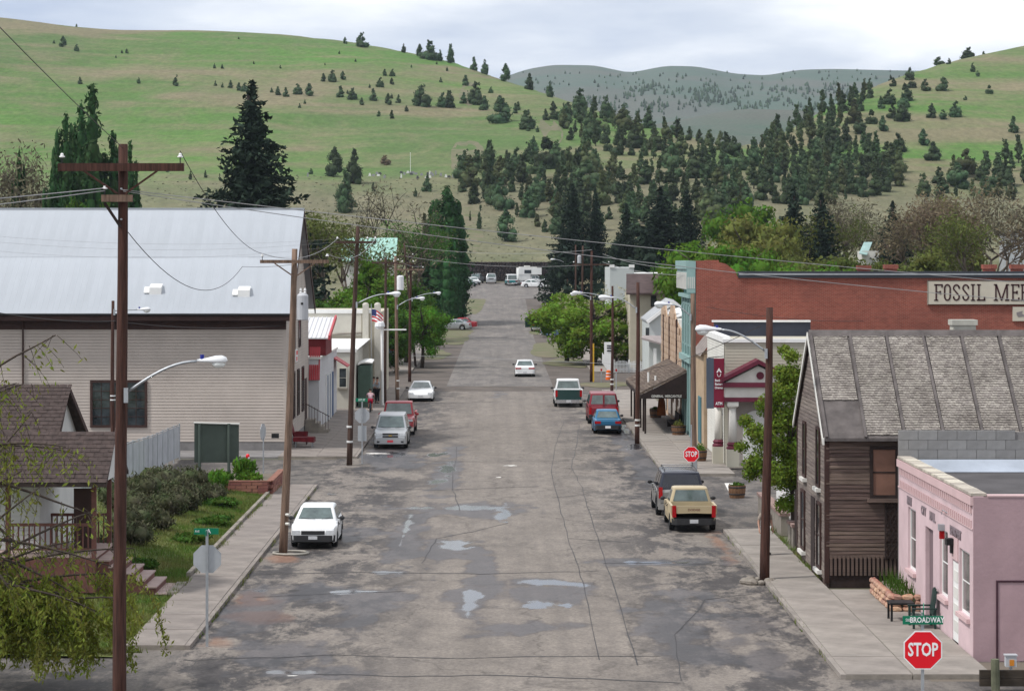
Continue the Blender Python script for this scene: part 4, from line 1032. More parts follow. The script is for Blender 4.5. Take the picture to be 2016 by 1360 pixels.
for (x, y) in ((11.15, 72.35), (11.75, 72.35), (11.15, 72.95), (11.75, 72.95)): MB().box(x - .03, x + .03, y - .03, y + .03, .14, .62).build('leg', M['black'], bt)

# timber barrier, utility box and dirt at the bottom right
MB().poly([(PX(1820, 64), 63.0, .008), (PX(1935, 64), 63.0, .008), (PX(1935, 64), 65.0, .008), (PX(1822, 64), 64.9, .008)]).poly([(PX(1936, 64), 63.0, .008), (30, 63.0, .008), (30, 65.95, .008), (PX(1936, 64), 65.95, .008)]).build('dirt_strip', M['dirt'], None, kind='structure', label='bare dirt strip beside the pink building')
tbr = thing('timber_barrier', 'dark timber barrier with round post at the bottom right corner', 'barrier', (PX(1960, 61.5), 61.5, 0))
M['tim'] = mat('dark_treated_timber', (.045, .035, .026), .9, .3, 2, stretch=(1, 1, 4))
MB().cyl((PX(1960, 61.5), 61.5, 0), (PX(1959, 61.5), 61.5, .80), .11, .105, 10).build('post', mat('green_grey_post', (.11, .115, .075), .9, .25, 3), tbr)
for z in (.12, .32): MB().box(PX(1931, 61.5), 14.5, 61.62, 61.72, z, z + .19).build('board', M['tim'], tbr)
ubx = thing('utility_box', 'small white utility box with orange label beside the timber barrier', 'utility box', (PX(1990, 63.2), 63.2, 0))
MB().cyl((PX(1990, 63.2), 63.2, 0), (PX(1990, 63.2), 63.2, .35), .04).build('stand', M['galv'], ubx)
MB().box(PX(1979, 63.2), PX(2000, 63.2), 63.1, 63.3, .35, .62).box(PX(1977, 63.2), PX(2002, 63.2), 63.08, 63.32, .62, .65).build('case', M['grey_paint'], ubx)
MB().box(PX(1986, 63.2), PX(1995, 63.2), 63.085, 63.099, .38, .53).build('warning_label', mat('orange_label', (.6, .22, .02), .6, .1, 3), ubx)

# ================================================================== brown weathered house
M['old_board'] = mat('weathered_board_shaded', (.125, .088, .074), .95, .35, 2.2, stretch=(.4, .4, 7), bump=.4, bscale=8, island=.22)  # side wall boards: darker colour carries the shade on that side
M['old_front'] = mat('weathered_board_lit', (.165, .135, .118), .95, .3, 2.2, stretch=(.4, .4, 7), island=.18)  # street front boards: sunlight put into a paler colour
M['shake'] = mat('weathered_grey_shingle', (.190, .170, .150), .95, .25, .8, col2=(.29, .262, .235), island=.22, bump=.3, bscale=20)
M['felt'] = mat('tar_felt_strip', (.105, .092, .088), .95, .25, 2)
M['ply'] = mat('brown_plywood', (.20, .105, .075), .85, .15, 1.5)
M['dark_wood'] = mat('very_dark_wood', (.028, .018, .016), .9, .3, 2)
bh = thing('weathered_house', 'weathered brown clapboard house with grey shingle roof on the right', 'house', (10.35, 80.7, 0))
BX, BY0, BY1, BE, BR = 10.35, 80.7, 88.2, 4.75, 8.0
bm = (BY0 + BY1) / 2
MB().box(BX + .01, 24, BY0 + .01, BY1, .0, BE).add([(BX + .01, BY0, BE), (BX + .01, BY1, BE), (BX + .01, bm, BR - .15)], [(0, 1, 2)]).build('wall', M['old_board'], bh)
MB().clap((BX, BY0, 0), XP, 13.5, YN, .95, BE - .1, .125, .04, .8).build('siding', M['old_board'], bh, kind='stuff')
fr = MB().clap((BX, BY0, 0), YP, BY1 - BY0, XN, .25, BE, .13, .03, .5)
z_ = BE
while z_ < BR - .5:
    t = (z_ - BE) / (BR - BE) * (BY1 - BY0) / 2
    fr.clap((BX, BY0 + t, 0), YP, BY1 - BY0 - 2 * t, XN, z_, z_ + .13, .13, .03, .5); z_ += .13
fr.build('front_siding', M['old_front'], bh, kind='stuff')
for y in (BY0 - .05, BY1 - .06): MB().box(BX - .05, BX + .10, y, y + .12, .15, BE - .02).build('corner_board', M['brown_trim'], bh)
for (a, b, z0, z1) in ((81.9, 82.75, 3.05, 5.0), (85.6, 86.4, 3.05, 4.95), (81.6, 82.6, .45, 2.6), (85.9, 86.9, .55, 2.6)):
    window(bh, (BX, a, 0), YP, b - a, XN, z0, z1, M['brown_trim'], M['glass'], .09, 1, 2, M['offwhite'], .09)
MB().obox((BX, 83.3, 0), YP, 1.0, XN, .05, .15, 2.6, .002).build('door', M['dark_wood'], bh)
wx0, wx1 = PX(1712, BY0), PX(1768, BY0)
window(bh, (wx0, BY0, 0), XP, wx1 - wx0, YN, 2.85, 4.5, M['dark_wood'], M['ply'], .1, 1, 2, M['old_board'], .12)
MB().box(BX + .1, 24, BY0 - .02, BY0 + .009, 0, .95).build('skirt', M['dark_wood'], bh)
mm = MB().box(0, .075, -.03, 0, 0, .62); me = new_mesh('picket', mm.V, mm.F, M['old_board'])
for k in range(16): o = link('picket', me, bh); o.location = (.12 + k * .135, -.045, .40)
lt = MB()
lx0, lx1, lz0, lz1 = PX(1746, 80.5), PX(1772, 80.5), .9, 2.75
for k in range(-8, 10):
    for sgn in (1, -1):
        a = lx0 + k * .16
        P = [(a, lz0), (a + (lz1 - lz0) * .6 * sgn, lz1)]
        (xa, za), (xb, zb) = P
        t0 = 0; t1 = 1
        if xb != xa:
            ta, tb_ = (lx0 - xa) / (xb - xa), (lx1 - xa) / (xb - xa); t0, t1 = max(0, min(ta, tb_)), min(1, max(ta, tb_))
        if t1 > t0 + .05: lt.tube([(xa + (xb - xa) * t0, 80.58, za + (zb - za) * t0), (xa + (xb - xa) * t1, 80.58, za + (zb - za) * t1)], .02, 4)
lt.box(lx0 - .05, lx0, 80.55, 80.62, lz0, lz1).build('lattice', M['dark_wood'], bh)
# roof: deck, shingle courses, felt battens, barge boards, ridge
bri = (BR - 4.78) / (bm - (BY0 - .35))
def broof(x, y): return (x, y, BR - abs(y - bm) * bri)
rf = MB().slab([broof(BX - .14, BY0 - .35), broof(24, BY0 - .35), broof(24, bm), broof(BX - .14, bm)], (0, 0, -.10)).slab([broof(BX - .14, BY1 + .35), broof(BX - .14, bm), broof(24, bm), broof(24, BY1 + .35)], (0, 0, -.10)).build('roof', M['felt'], bh)
NB = 11; bw = 13.6 / NB
slope = Vector((0, bm - BY0 + .35, BR - 4.78))
for k in range(NB):
    x = BX - .04 + k * 1.24
    s = MB(); y_lo = .34 if k == 0 else .02
    shingles(s, Vector((x + .07, BY0 - .35, 4.80)) + slope * y_lo, (1.12, 0, 0), slope * (.985 - y_lo), 11, int(44 * (1 - y_lo)), .10, .03)
    s.build('shingle_strip', M['shake'], rf, kind='stuff')
    pts0 = [(x - .03, BY0 - .37, 4.80), (x + .06, BY0 - .37, 4.80)]; w_ = random.uniform(-.05, .05)
    MB().slab([pts0[0], pts0[1], (x + .05 + w_, bm, BR + .03), (x - .03 + w_, bm, BR + .03)], (0, -.02, .035)).build('batten', M['felt'], rf)
MB().slab([(BX - .1, bm - .22, BR - .14), (24, bm - .22, BR - .14), (24, bm, BR + .05), (BX - .1, bm, BR + .05)], (0, 0, .03)).build('ridge_strip', M['felt'], rf)
MB().slab([broof(BX - .16, BY0 - .37), broof(BX - .16, bm), (BX - .16, bm, BR - .20), (BX - .16, BY0 - .37, 4.56)], (.06, 0, 0)).slab([broof(BX - .16, BY1 + .37), broof(BX - .16, bm), (BX - .16, bm, BR - .20), (BX - .16, BY1 + .37, 4.56)], (.06, 0, 0)).build('barge_board', M['offwhite'], rf)
MB().slab([(BX - .12, BY0 - .3, 4.63), (BX, BY0 - .3, 4.63), (BX, bm, BR - .25), (BX - .12, bm, BR - .25)], (0, 0, -.02)).slab([(BX - .12, BY1 + .3, 4.63), (BX, BY1 + .3, 4.63), (BX, bm, BR - .25), (BX - .12, bm, BR - .25)], (0, 0, -.02)).build('soffit', M['dark_wood'], rf)
vx = PX(1895, 86)
MB().box(vx - .38, vx + .38, 85.6, 86.3, 7.4, 8.35).box(vx - .43, vx + .43, 85.55, 86.35, 8.2, 8.38).build('roof_vent', mat('pale_painted_wood', (.42, .41, .36), .8, .12, 2), rf)

# yard wall, white shed wall and fence beyond the brown house
yw = thing('yard_wall', 'low stone topped wall beside the second cross street', 'wall', (10.9, 100, 0))
for (a, b) in ((91.5, 92.0), (92.6, 93.2), (95.5, 104.0)):
    MB().box(10.55, 10.85, a, b, 0, .75).build('wall_segment', M['curb'], yw); MB().box(10.5, 10.9, a - .04, b + .04, .752, .86).build('cap_stone', mat('cap_stone%d' % int(a), (.25, .17, .15), .9, .2, 2), yw)
sw = thing('white_shed', 'white walled shed mostly hidden behind the leafy street tree', 'shed', (11.3, 96, 0))
MB().box(11.3, 17, 93.4, 104, 0, 2.6).build('wall', M['white'], sw)
MB().box(11.1, 17.2, 93.2, 104.2, 2.61, 2.75).build('roof', M['felt'], sw)
for y in (94.0, 94.9): MB().box(11.2, 11.29, y, y + .18, .1, 2.4).build('post', M['dark_wood'], sw)
MB().box(11.0, 11.28, 94.2, 94.7, 1.35, 1.7).build('meter_box', M['grey_paint'], sw)
df = thing('board_fence', 'dark board fence between brown house and white shed', 'fence', (10.9, 90, 0))
for k in range(16): MB().box(10.6, 10.65, 88.5 + k * .19, 88.67 + k * .19, .12, 2.1 + random.uniform(-.05, .05)).build('board', M['dark_wood'], df)

# ================================================================== bank
M['bank'] = mat('bank_cream_shaded', (.43, .405, .33), .8, .05, .5)  # side siding: shade put into a darker tone of the front
M['bank_white_lit'] = mat('bank_siding_lit', (.62, .61, .56), .8, .05, .5)  # front siding: brighter tone stands in for the light on it
M['maroon'] = mat('maroon_trim', (.105, .012, .028), .6, .12, 2)
M['column'] = mat('column_white', (.60, .58, .53), .6, .06, 2)
bk = thing('bank', 'cream clapboard bank with maroon pediment and white columns', 'building', (11.3, 125.5, 0))
KX, KY0, KY1, KZ = 11.15, 126.3, 136.5, 6.2
MB().box(KX, 16.6, KY0, KY1, 0, KZ).build('wall', M['bank'], bk)
MB().clap((KX, KY0, 0), XP, 5.4, YN, .2, KZ, .15, .03).build('siding', M['bank'], bk, kind='stuff')
MB().clap((KX, KY0, 0), YP, KY1 - KY0, XN, .2, KZ + .1, .15, .03).build('front_siding', M['bank_white_lit'], bk, kind='stuff')
MB().box(KX - .1, 16.6, KY0 - .12, KY0 + .2, KZ + .005, KZ + .18).box(KX - .1, KX + .3, KY0 + .2, KY1, KZ + .005, KZ + .3).build('parapet_cap', M['white'], bk)
MB().box(KX + .3, 16.6, KY1 - .6, KY1 - .2, KZ, KZ + .75).build('rear_parapet', mat('dark_blue_flashing', (.03, .035, .05), .6, .15, 1), bk)
MB().box(KX + .2, 16.6, KY1 - .65, KY1 - .15, KZ + .755, KZ + .85).build('rear_cap', M['white'], bk)
# portico on the side wall
px0, px1 = PX(1427, 125.2), PX(1556, 125.2)
pc = MB().box(px0, px1, 124.9, KY0 - .03, 3.55, 4.05).build('entablature', M['column'], bk)
MB().box(px0 - .06, px1 + .06, 124.8, KY0 - .03, 3.34, 3.545).build('architrave', M['maroon'], pc)
MB().box(px0 - .15, px1 + .15, 124.7, KY0 - .03, 4.055, 4.28).build('cornice', M['maroon'], pc)
pm = (px0 + px1) / 2
MB().add([(px0, 124.95, 4.285), (px1, 124.95, 4.285), (pm, 124.95, 5.1)], [(0, 1, 2)]).build('tympanum', M['column'], pc)
for s in (-1, 1):
    e_ = px0 - .2 if s < 0 else px1 + .2
    MB().slab([(e_, 124.65, 4.29), (pm, 124.65, 5.2), (pm, 124.65, 5.42), (e_, 124.65, 4.48)], (0, 1.6, 0)).build('raking_cornice', M['maroon'], pc)
MB().lathe([(.001, 0), (.19, 0), (.19, .04), (.001, .04)], (0, 0, 0), 14).build('roundel', M['maroon'], pc, local=True)
ro = [o for o in pc.children if o.name.startswith('roundel')][0]; ro.rotation_euler = (pi / 2, 0, 0); ro.location = (pm + .1 - OFF[bk.name].x, 124.93 - OFF[bk.name].y, 4.62)
for k, x in enumerate((PX(1418, 126.5), PX(1442, 125.2), PX(1540, 125.2))):
    y = 125.1 if k else 126.9; x = x if k else KX - .25
    c_ = MB().lathe([(.20, 1.35), (.19, 2.2), (.165, 3.0)], (x, y, 0), 14).build('column', M['column'], bk, smooth=True)
    MB().box(x - .27, x + .27, y - .27, y + .27, 3.12, 3.33).lathe([(.17, 3.0), (.26, 3.08), (.26, 3.12)], (x, y, 0), 12).build('capital', M['column'], c_)
    MB().lathe([(.30, 1.0), (.31, 1.08), (.24, 1.16), (.29, 1.24), (.21, 1.345)], (x, y, 0), 14).build('base_moulding', M['maroon'], c_)
    MB().box(x - .30, x + .30, y - .30, y + .30, .14, .995).build('pedestal', M['bank'], c_)
MB().box(px0 + .25, px1, KY0 - .034, KY0 - .031, .2, 3.33).build('porch_wall', mat('porch_grey', (.33, .30, .275), .85, .1, 1), bk)
ap = [(pm - .62 + .0, .3)]
for k in range(13): t = pi - pi * k / 12; ap.append((pm + .62 * math.cos(t), 2.2 + .62 * math.sin(t)))
ap.append((pm + .62, .3))
MB().slab([(a, KY0 - .04, b) for a, b in ap], (0, -.04, 0)).build('arched_door', M['white'], bk)
# projecting bank banner
bn = thing('bank_banner', 'projecting maroon and grey bank banner sign above the sidewalk', 'sign', (PX(1408, 125), 125.8, 3))
b0, b1, b2 = PX(1391, 125), PX(1405.5, 125), PX(1425.5, 125)
MB().box(b0, b1, 125.02, 125.12, 3.0, 5.48).build('grey_panel', mat('banner_grey', (.085, .105, .14), .6, .08, 1), bn)
MB().box(b1 + .003, b2, 125.0, 125.12, 3.05, 5.46).build('maroon_panel', mat('banner_maroon', (.18, .008, .03), .6, .08, 1), bn)
bc = (b1 + b2) / 2
for (tx, z, s) in (('Bank of', 4.38, .16), ('Eastern', 4.2, .16), ('Oregon', 4.02, .16), ('ATM', 3.24, .2)):
    text_mesh('lettering', tx, s, M['sign_white'], bn, (bc, 124.99, z), XP, YN, .003, .006, 'CENTER', .82)
MB().slab([(bc - .13, 124.99, 4.78), (bc, 124.99, 5.0), (bc + .13, 124.99, 4.78), (bc + .07, 124.99, 4.76), (bc, 124.99, 4.87), (bc - .07, 124.99, 4.76)], (0, .006, 0)).tube([(bc - .09, 124.99, 4.72), (bc - .06, 124.99, 4.6), (bc, 124.99, 4.56), (bc + .06, 124.99, 4.6), (bc + .09, 124.99, 4.72)], .014, 5).build('logo', M['sign_white'], bn)
MB().cyl((b0 + .1, 125.06, 5.5), (KX, 126.6, 5.5), .02).build('bracket', M['black'], bn)

# tan gap building between bank and brick store
tg = thing('tan_shop', 'narrow tan shop front squeezed between bank and brick store', 'building', (10.95, 139.5, 0))
MB().box(10.95, 18, 136.7, 142.6, 0, 5.2).build('wall', mat('tan_stucco', (.40, .30, .20), .9, .15, 1), tg)
MB().slab([(10.75, 136.65, 5.1), (10.75, 142.6, 5.1), (11.6, 142.6, 6.2), (11.6, 136.65, 6.2)], (.05, 0, .08)).build('roof', mat('grey_tan_shingle', (.22, .19, .175), .95, .2, 3), tg)
MB().obox((10.95, 138.2, 0), YP, 1.8, XN, .06, .3, 2.8, .002).build('shop_window', mat('teal_shutter', (.06, .16, .19), .6, .1, 2), tg)

# ================================================================== brick store
def brick_mat():
    m = bpy.data.materials.new('red_store_brick'); m.use_nodes = True; n, l = m.node_tree.nodes, m.node_tree.links
    bs = n['Principled BSDF']; bs.inputs['Roughness'].default_value = .92; bs.inputs['Specular IOR Level'].default_value = .15
    ge = n.new('ShaderNodeNewGeometry'); sp = n.new('ShaderNodeSeparateXYZ'); l.new(ge.outputs['Position'], sp.inputs[0])
    ad = n.new('ShaderNodeMath'); l.new(sp.outputs[0], ad.inputs[0]); l.new(sp.outputs[1], ad.inputs[1])
    cb_ = n.new('ShaderNodeCombineXYZ'); l.new(ad.outputs[0], cb_.inputs[0]); l.new(sp.outputs[2], cb_.inputs[1])
    br = n.new('ShaderNodeTexBrick'); br.inputs['Scale'].default_value = 1.0; br.inputs['Brick Width'].default_value = .22; br.inputs['Row Height'].default_value = .075
    br.inputs['Mortar Size'].default_value = .008; br.inputs['Color1'].default_value = (.275, .080, .058, 1); br.inputs['Color2'].default_value = (.205, .055, .042, 1); br.inputs['Mortar'].default_value = (.27, .16, .125, 1)
    br.inputs['Bias'].default_value = -.1
    l.new(cb_.outputs[0], br.inputs['Vector'])
    ns = n.new('ShaderNodeTexNoise'); ns.inputs['Scale'].default_value = .35; ns.inputs['Detail'].default_value = 8; ns.inputs['Roughness'].default_value = .7
    l.new(ge.outputs['Position'], ns.inputs['Vector'])
    rp = n.new('ShaderNodeValToRGB'); rp.color_ramp.elements[0].position = .32; rp.color_ramp.elements[1].position = .7
    rp.color_ramp.elements[0].color = (.74, .74, .76, 1); rp.color_ramp.elements[1].color = (1.2, 1.14, 1.1, 1); l.new(ns.outputs[0], rp.inputs[0])
    mx = n.new('ShaderNodeMixRGB'); mx.blend_type = 'MULTIPLY'; mx.inputs[0].default_value = 1; l.new(br.outputs[0], mx.inputs[1]); l.new(rp.outputs[0], mx.inputs[2])
    l.new(mx.outputs[0], bs.inputs['Base Color'])
    bp = n.new('ShaderNodeBump'); bp.inputs['Strength'].default_value = .4; bp.inputs['Distance'].default_value = .01; bp.invert = True; l.new(br.outputs[1], bp.inputs['Height']); l.new(bp.outputs[0], bs.inputs['Normal'])
    return m
M['store_brick'] = brick_mat()
M['verdigris'] = mat('pale_green_iron', (.235, .36, .345), .6, .1, 1.5)
M['verdigris_dark'] = mat('dark_green_iron', (.015, .10, .095), .5, .15, 1.5)
SX, SY0, SY1 = 11.0, 143.2, 151.6
bs_ = thing('brick_store', 'long red brick store with pale green iron front', 'building', (SX, SY0, 0))
MB().box(SX + .02, 46, SY0, SY1, 0, 9.25).slab([(SX + .02, SY0, 9.25), (SX + 2.4, SY0, 9.25), (SX + 2.25, SY0, 9.65), (SX + 1.7, SY0, 10.05), (SX + .9, SY0, 10.22), (SX + .02, SY0, 10.22)], (0, .4, 0)).build('wall', M['store_brick'], bs_)
MB().box(SX + 2.42, 46, SY0 - .12, SY0 + .4, 9.255, 9.62).build('coping', mat('dark_metal_coping', (.035, .04, .05), .5, .15, 1), bs_)
MB().box(SX + 2.45, 46, SY0 - .15, SY0 - .121, 9.42, 9.50).build('coping_strip', M['galv'], bs_)
for px, zt in ((1401, 10.25), (1701, 9.95), (1754, 10.0), (1948, 10.0), (2003, 10.0)):
    x = PX(px, SY0 + .6); c_ = MB().box(x - .32, x + .32, SY0 + .42, SY0 + 1.0, 9.2, zt - .25).build('chimney', M['store_brick'], bs_)
    MB().box(x - .39, x + .39, SY0 + .36, SY0 + 1.07, zt - .245, zt).build('chimney_cap', M['store_brick'], c_)
MB().box(SX - .05, SX + .018, SY0 + .02, SY1, 0, 9.3).build('iron_front', M['verdigris_dark'], bs_)
co = MB().box(SX - .55, SX + .02, SY0 - .03, SY1, 9.75, 10.2).box(SX - .45, SX - .051, SY0 + .0, SY1, 9.3, 9.75).box(SX - .38, SX - .051, SY0 + .0, SY1, 8.1, 8.3).build('cornice', M['verdigris'], bs_)
for k in range(14): MB().box(SX - .5, SX - .452, SY0 + .15 + k * .6, SY0 + .42 + k * .6, 8.6, 9.55).build('bracket', M['offwhite'], co)
MB().box(SX - .50, SX + .0, SY0 - .028, SY0 - .002, 8.4, 9.74).build('cornice_end', M['verdigris'], co)
for q in range(4): MB().box(SX - .44 + q * .115, SX - .39 + q * .115, SY0 - .045, SY0 - .029, 8.65, 9.3).build('end_panel', M['offwhite'], co)
for k in range(5):
    y = SY0 + .15 + k * 2.0
    MB().box(SX - .16, SX - .052, y, y + .5, .14, 8.05).box(SX - .2, SX - .052, y - .03, y + .53, 7.2, 7.6).build('pilaster', M['verdigris'], bs_)
    MB().box(SX - .1, SX - .053, y + .9, y + 1.6, .5, 3.9).build('iron_panel', M['glass'], bs_)
    if k < 4: window(bs_, (SX - .05, y + .9, 0), YP, .8, XN, 5.3, 7.8, M['verdigris'], None, .1, 1, 2)
MB().box(SX - .34, SX - .052, SY0 + .05, SY1, 4.4, 4.75).build('floor_band', M['verdigris'], bs_)
# painted sign board with slab lettering, second board below
sb = thing('store_sign', 'long cream sign board lettered FOSSIL MER on the brick wall', 'sign', (PX(1826, SY0), SY0, 8))
M['sign_cream'] = mat('cream_sign_board', (.50, .46, .38), .85, .06, .8)
M['letter_maroon'] = mat('dark_maroon_letters', (.045, .014, .018), .8, .15, 2)
sx0 = PX(1826, SY0 - .1)
bd = MB().box(sx0, 46, SY0 - .12, SY0 - .004, PZ(600, SY0 - .1), PZ(552, SY0 - .1)).build('board', M['sign_cream'], sb)
fr_ = MB(); z0, z1 = PZ(600, SY0 - .1), PZ(552, SY0 - .1)
MB().box(sx0, 46, SY0 - .135, SY0 - .121, z0, z0 + .03).box(sx0, 46, SY0 - .135, SY0 - .121, z1 - .03, z1).box(sx0, sx0 + .03, SY0 - .135, SY0 - .121, z0 + .031, z1 - .031).build('border', M['dark_wood'], sb)
def slab_letter(ch, x0, z0, w, h, st=.085):
    """slab serif capital: strokes as flat boxes and tubes in the board plane"""
    mb = MB(); y0, y1 = SY0 - .140, SY0 - .121
    def st_(xa, za, xb, zb, t=st):
        a, b = Vector((x0 + xa * w, 0, z0 + za * h)), Vector((x0 + xb * w, 0, z0 + zb * h)); d = (b - a).normalized(); n_ = Vector((-d.z, 0, d.x)) * t / 2
        P = [a + n_, a - n_, b - n_, b + n_]; mb.slab([(p.x, y0, p.z) for p in P], (0, y1 - y0, 0))
    def serif(xc, zc, ww=.34): st_(xc - ww / 2, zc, xc + ww / 2, zc, st * .8)
    def arc(cx, cz, rx, rz, a0, a1, n=12):
        p = None
        for k in range(n + 1):
            t = math.radians(a0 + (a1 - a0) * k / n); q = (cx + rx * math.cos(t), cz + rz * math.sin(t))
            if p: st_(p[0], p[1], q[0], q[1])
            p = q
    if ch == 'I': st_(.5, 0, .5, 1); serif(.5, .03, .8); serif(.5, .97, .8)
    elif ch == 'F': st_(.25, 0, .25, 1); serif(.25, .03, .5); st_(0, .96, 1, .96); st_(.25, .5, .75, .5); st_(.97, .8, .97, 1); st_(.75, .4, .75, .6)
    elif ch == 'E': st_(.25, 0, .25, 1); st_(0, .04, 1, .04); st_(0, .96, 1, .96); st_(.25, .5, .75, .5); st_(.97, .8, .97, 1); st_(.97, 0, .97, .2); st_(.75, .4, .75, .6)
    elif ch == 'L': st_(.25, 0, .25, 1); serif(.25, .97, .5); st_(0, .04, 1, .04); st_(.97, 0, .97, .25)
    elif ch == 'O': arc(.5, .72, .42, .25, 0, 180); arc(.5, .28, .42, .25, 180, 360); st_(.08, .28, .08, .72); st_(.92, .28, .92, .72)
    elif ch == 'S': arc(.5, .74, .42, .22, 15, 190, 10); arc(.5, .26, .42, .22, -165, 10, 10); st_(.09, .70, .91, .30); st_(.9, .72, .9, .86); st_(.1, .14, .1, .28)
    elif ch == 'M': st_(.12, 0, .12, 1); st_(.88, 0, .88, 1); st_(.14, 1, .5, .02); st_(.86, 1, .5, .02); serif(.12, .03, .3); serif(.88, .03, .3); serif(.08, .97, .2); serif(.92, .97, .2)
    elif ch == 'R': st_(.2, 0, .2, 1); serif(.2, .03, .42); st_(0, .96, .6, .96); st_(.2, .5, .6, .5); arc(.6, .73, .3, .23, -90, 90, 8); st_(.55, .5, .9, .04); serif(.92, .03, .25)
    elif ch == 'C': arc(.5, .72, .42, .25, 15, 180); arc(.5, .28, .42, .25, 180, 345); st_(.08, .28, .08, .72)
    return mb
zl0, zl1 = PZ(592, SY0 - .1), PZ(559.5, SY0 - .1)
for ch_, pa, pb in (('F', 1839, 1855), ('O', 1858.5, 1871.5), ('S', 1876, 1889.5), ('S', 1894.5, 1907.5), ('I', 1910, 1920.5), ('L', 1923, 1938.5), ('M', 1957, 1986), ('E', 1990, 2006), ('R', 2009, 2026), ('C', 2030, 2044)):
    xa, xb = PX(pa, SY0 - .1), PX(pb, SY0 - .1); slab_letter(ch_, xa, zl0, xb - xa, zl1 - zl0).build('letter', M['letter_maroon'], sb)
s2 = thing('small_sign', 'smaller cream sign board under the long sign at the frame edge', 'sign', (PX(1994, SY0), SY0, 7))
xq = PX(1994, SY0 - .1); MB().box(xq, 44, SY0 - .1, SY0 - .004, PZ(632, SY0), PZ(604, SY0)).build('board', M['sign_cream'], s2)
MB().slab([(xq + .2, SY0 - .115, PZ(615, SY0)), (xq + .55, SY0 - .115, PZ(612, SY0)), (xq + .5, SY0 - .115, PZ(617, SY0)), (xq + .75, SY0 - .115, PZ(622, SY0)), (xq + .3, SY0 - .115, PZ(624, SY0)), (xq + .22, SY0 - .115, PZ(620, SY0))], (0, .014, 0)).build('painted_mark', mat('grey_mark', (.2, .18, .18), .8, .1, 2), s2)

# ================================================================== stone front shop and the canopy
M['sandstone'] = mat('tan_sandstone', (.36, .24, .16), .92, .25, 2.2, col2=(.44, .33, .24), bump=.6, bscale=5)
sf = thing('stone_shop', 'tan stone fronted shop with stepped parapet beyond the green front', 'building', (10.9, 155, 0))
MB().box(11.0, 24, 151.9, 172, 0, 6.6).build('wall', M['offwhite'], sf)
ST = [(151.9, 5.9), (155.5, 6.2), (158.5, 6.6), (160, 7.35), (162.5, 7.4), (163.5, 6.7), (167, 6.5), (168, 7.3), (170, 7.35), (172, 7.3)]
MB().slab([(10.9, 151.9, 0)] + [(10.9, a, b) for a, b in ST] + [(10.9, 172, 0)], (.099, 0, 0)).build('stone_front', M['sandstone'], sf)
mm = MB().box(-.05, -.002, .02, .78, .015, .385); me = new_mesh('stone_block', mm.V, mm.F, M['sandstone'])
for r in range(14):
    for q in range(24):
        y = 151.95 + q * .8 + (.4 if r % 2 else 0); z = 1.3 + r * .4
        if y > 171.2 or z + .4 > np.interp(y + .4, [a for a, _ in ST], [b for _, b in ST]): continue
        if z < 3.0 and q % 5 in (1, 2, 3): continue
        o = link('stone_block', me, sf); o.location = (-.0 + random.uniform(-.02, .01), y - 155, z)
for y in (156, 162.7, 168.5): MB().cyl((10.83, y, 3.3), (10.83, y, 6.6), .06).build('downspout', M['brown_trim'], sf)
for k in range(4): MB().obox((10.9, 153.0 + k * 4.4, 0), YP, 2.6, XN, .04, .4, 2.9, .002).build('shop_window', M['glass'], sf)
MB().slab([(11.0, 158, 6.65), (11.0, 171.5, 6.65), (16, 171.5, 7.8), (16, 158, 7.8)], (0, 0, .1)).build('roof', M['white'], sf)

cp = thing('canopy', 'dark shingled sidewalk canopy on thin posts lettered MERCANTILE', 'canopy', (9.6, 155, 0))
M['canopy_roof'] = mat('brown_mottled_shingle', (.110, .082, .066), .95, .35, 3.5, col2=(.20, .155, .125), bump=.6, bscale=8, island=.25)
MB().slab([(8.15, 147.6, 2.42), (8.15, 164.2, 2.42), (10.88, 164.2, 3.75), (10.88, 147.6, 3.75)], (0, 0, .10)).build('roof', M['canopy_roof'], cp)
sh = MB(); shingles(sh, (8.12, 164.2, 2.53), (0, -16.6, 0), (2.76, 0, 1.33), 60, 16, .3, .04); sh.build('shingles', M['canopy_roof'], cp, kind='stuff')
MB().slab([(8.15, 147.58, 2.2), (10.88, 147.58, 2.2), (10.88, 147.58, 3.74), (8.15, 147.58, 2.41)], (0, -.06, 0)).build('gable_board', M['dark_wood'], cp)
MB().box(8.13, 8.2, 147.6, 164.2, 2.2, 2.42).build('fascia', M['dark_wood'], cp)
text_mesh('lettering', 'GENERAL  MERCANTILE', .20, M['offwhite'], cp, (9.65, 147.50, 2.34), XP, YN, .003, .004, 'CENTER', .82)
for y in (148.0, 150.0, 153.0, 156.5, 160, 163.8):
    MB().cyl((8.45, y, .14), (8.45, y, 2.4), .055, n=8).build('post', M['dark_wood'], cp)
MB().cyl((8.9, 152.5, 2.7), (8.9, 152.5, 3.5), .07).build('vent_pipe', M['white'], cp)
MB().cyl((9.25, 151.2, 2.85), (9.25, 151.2, 3.35), .07).build('vent_pipe', M['white'], cp)

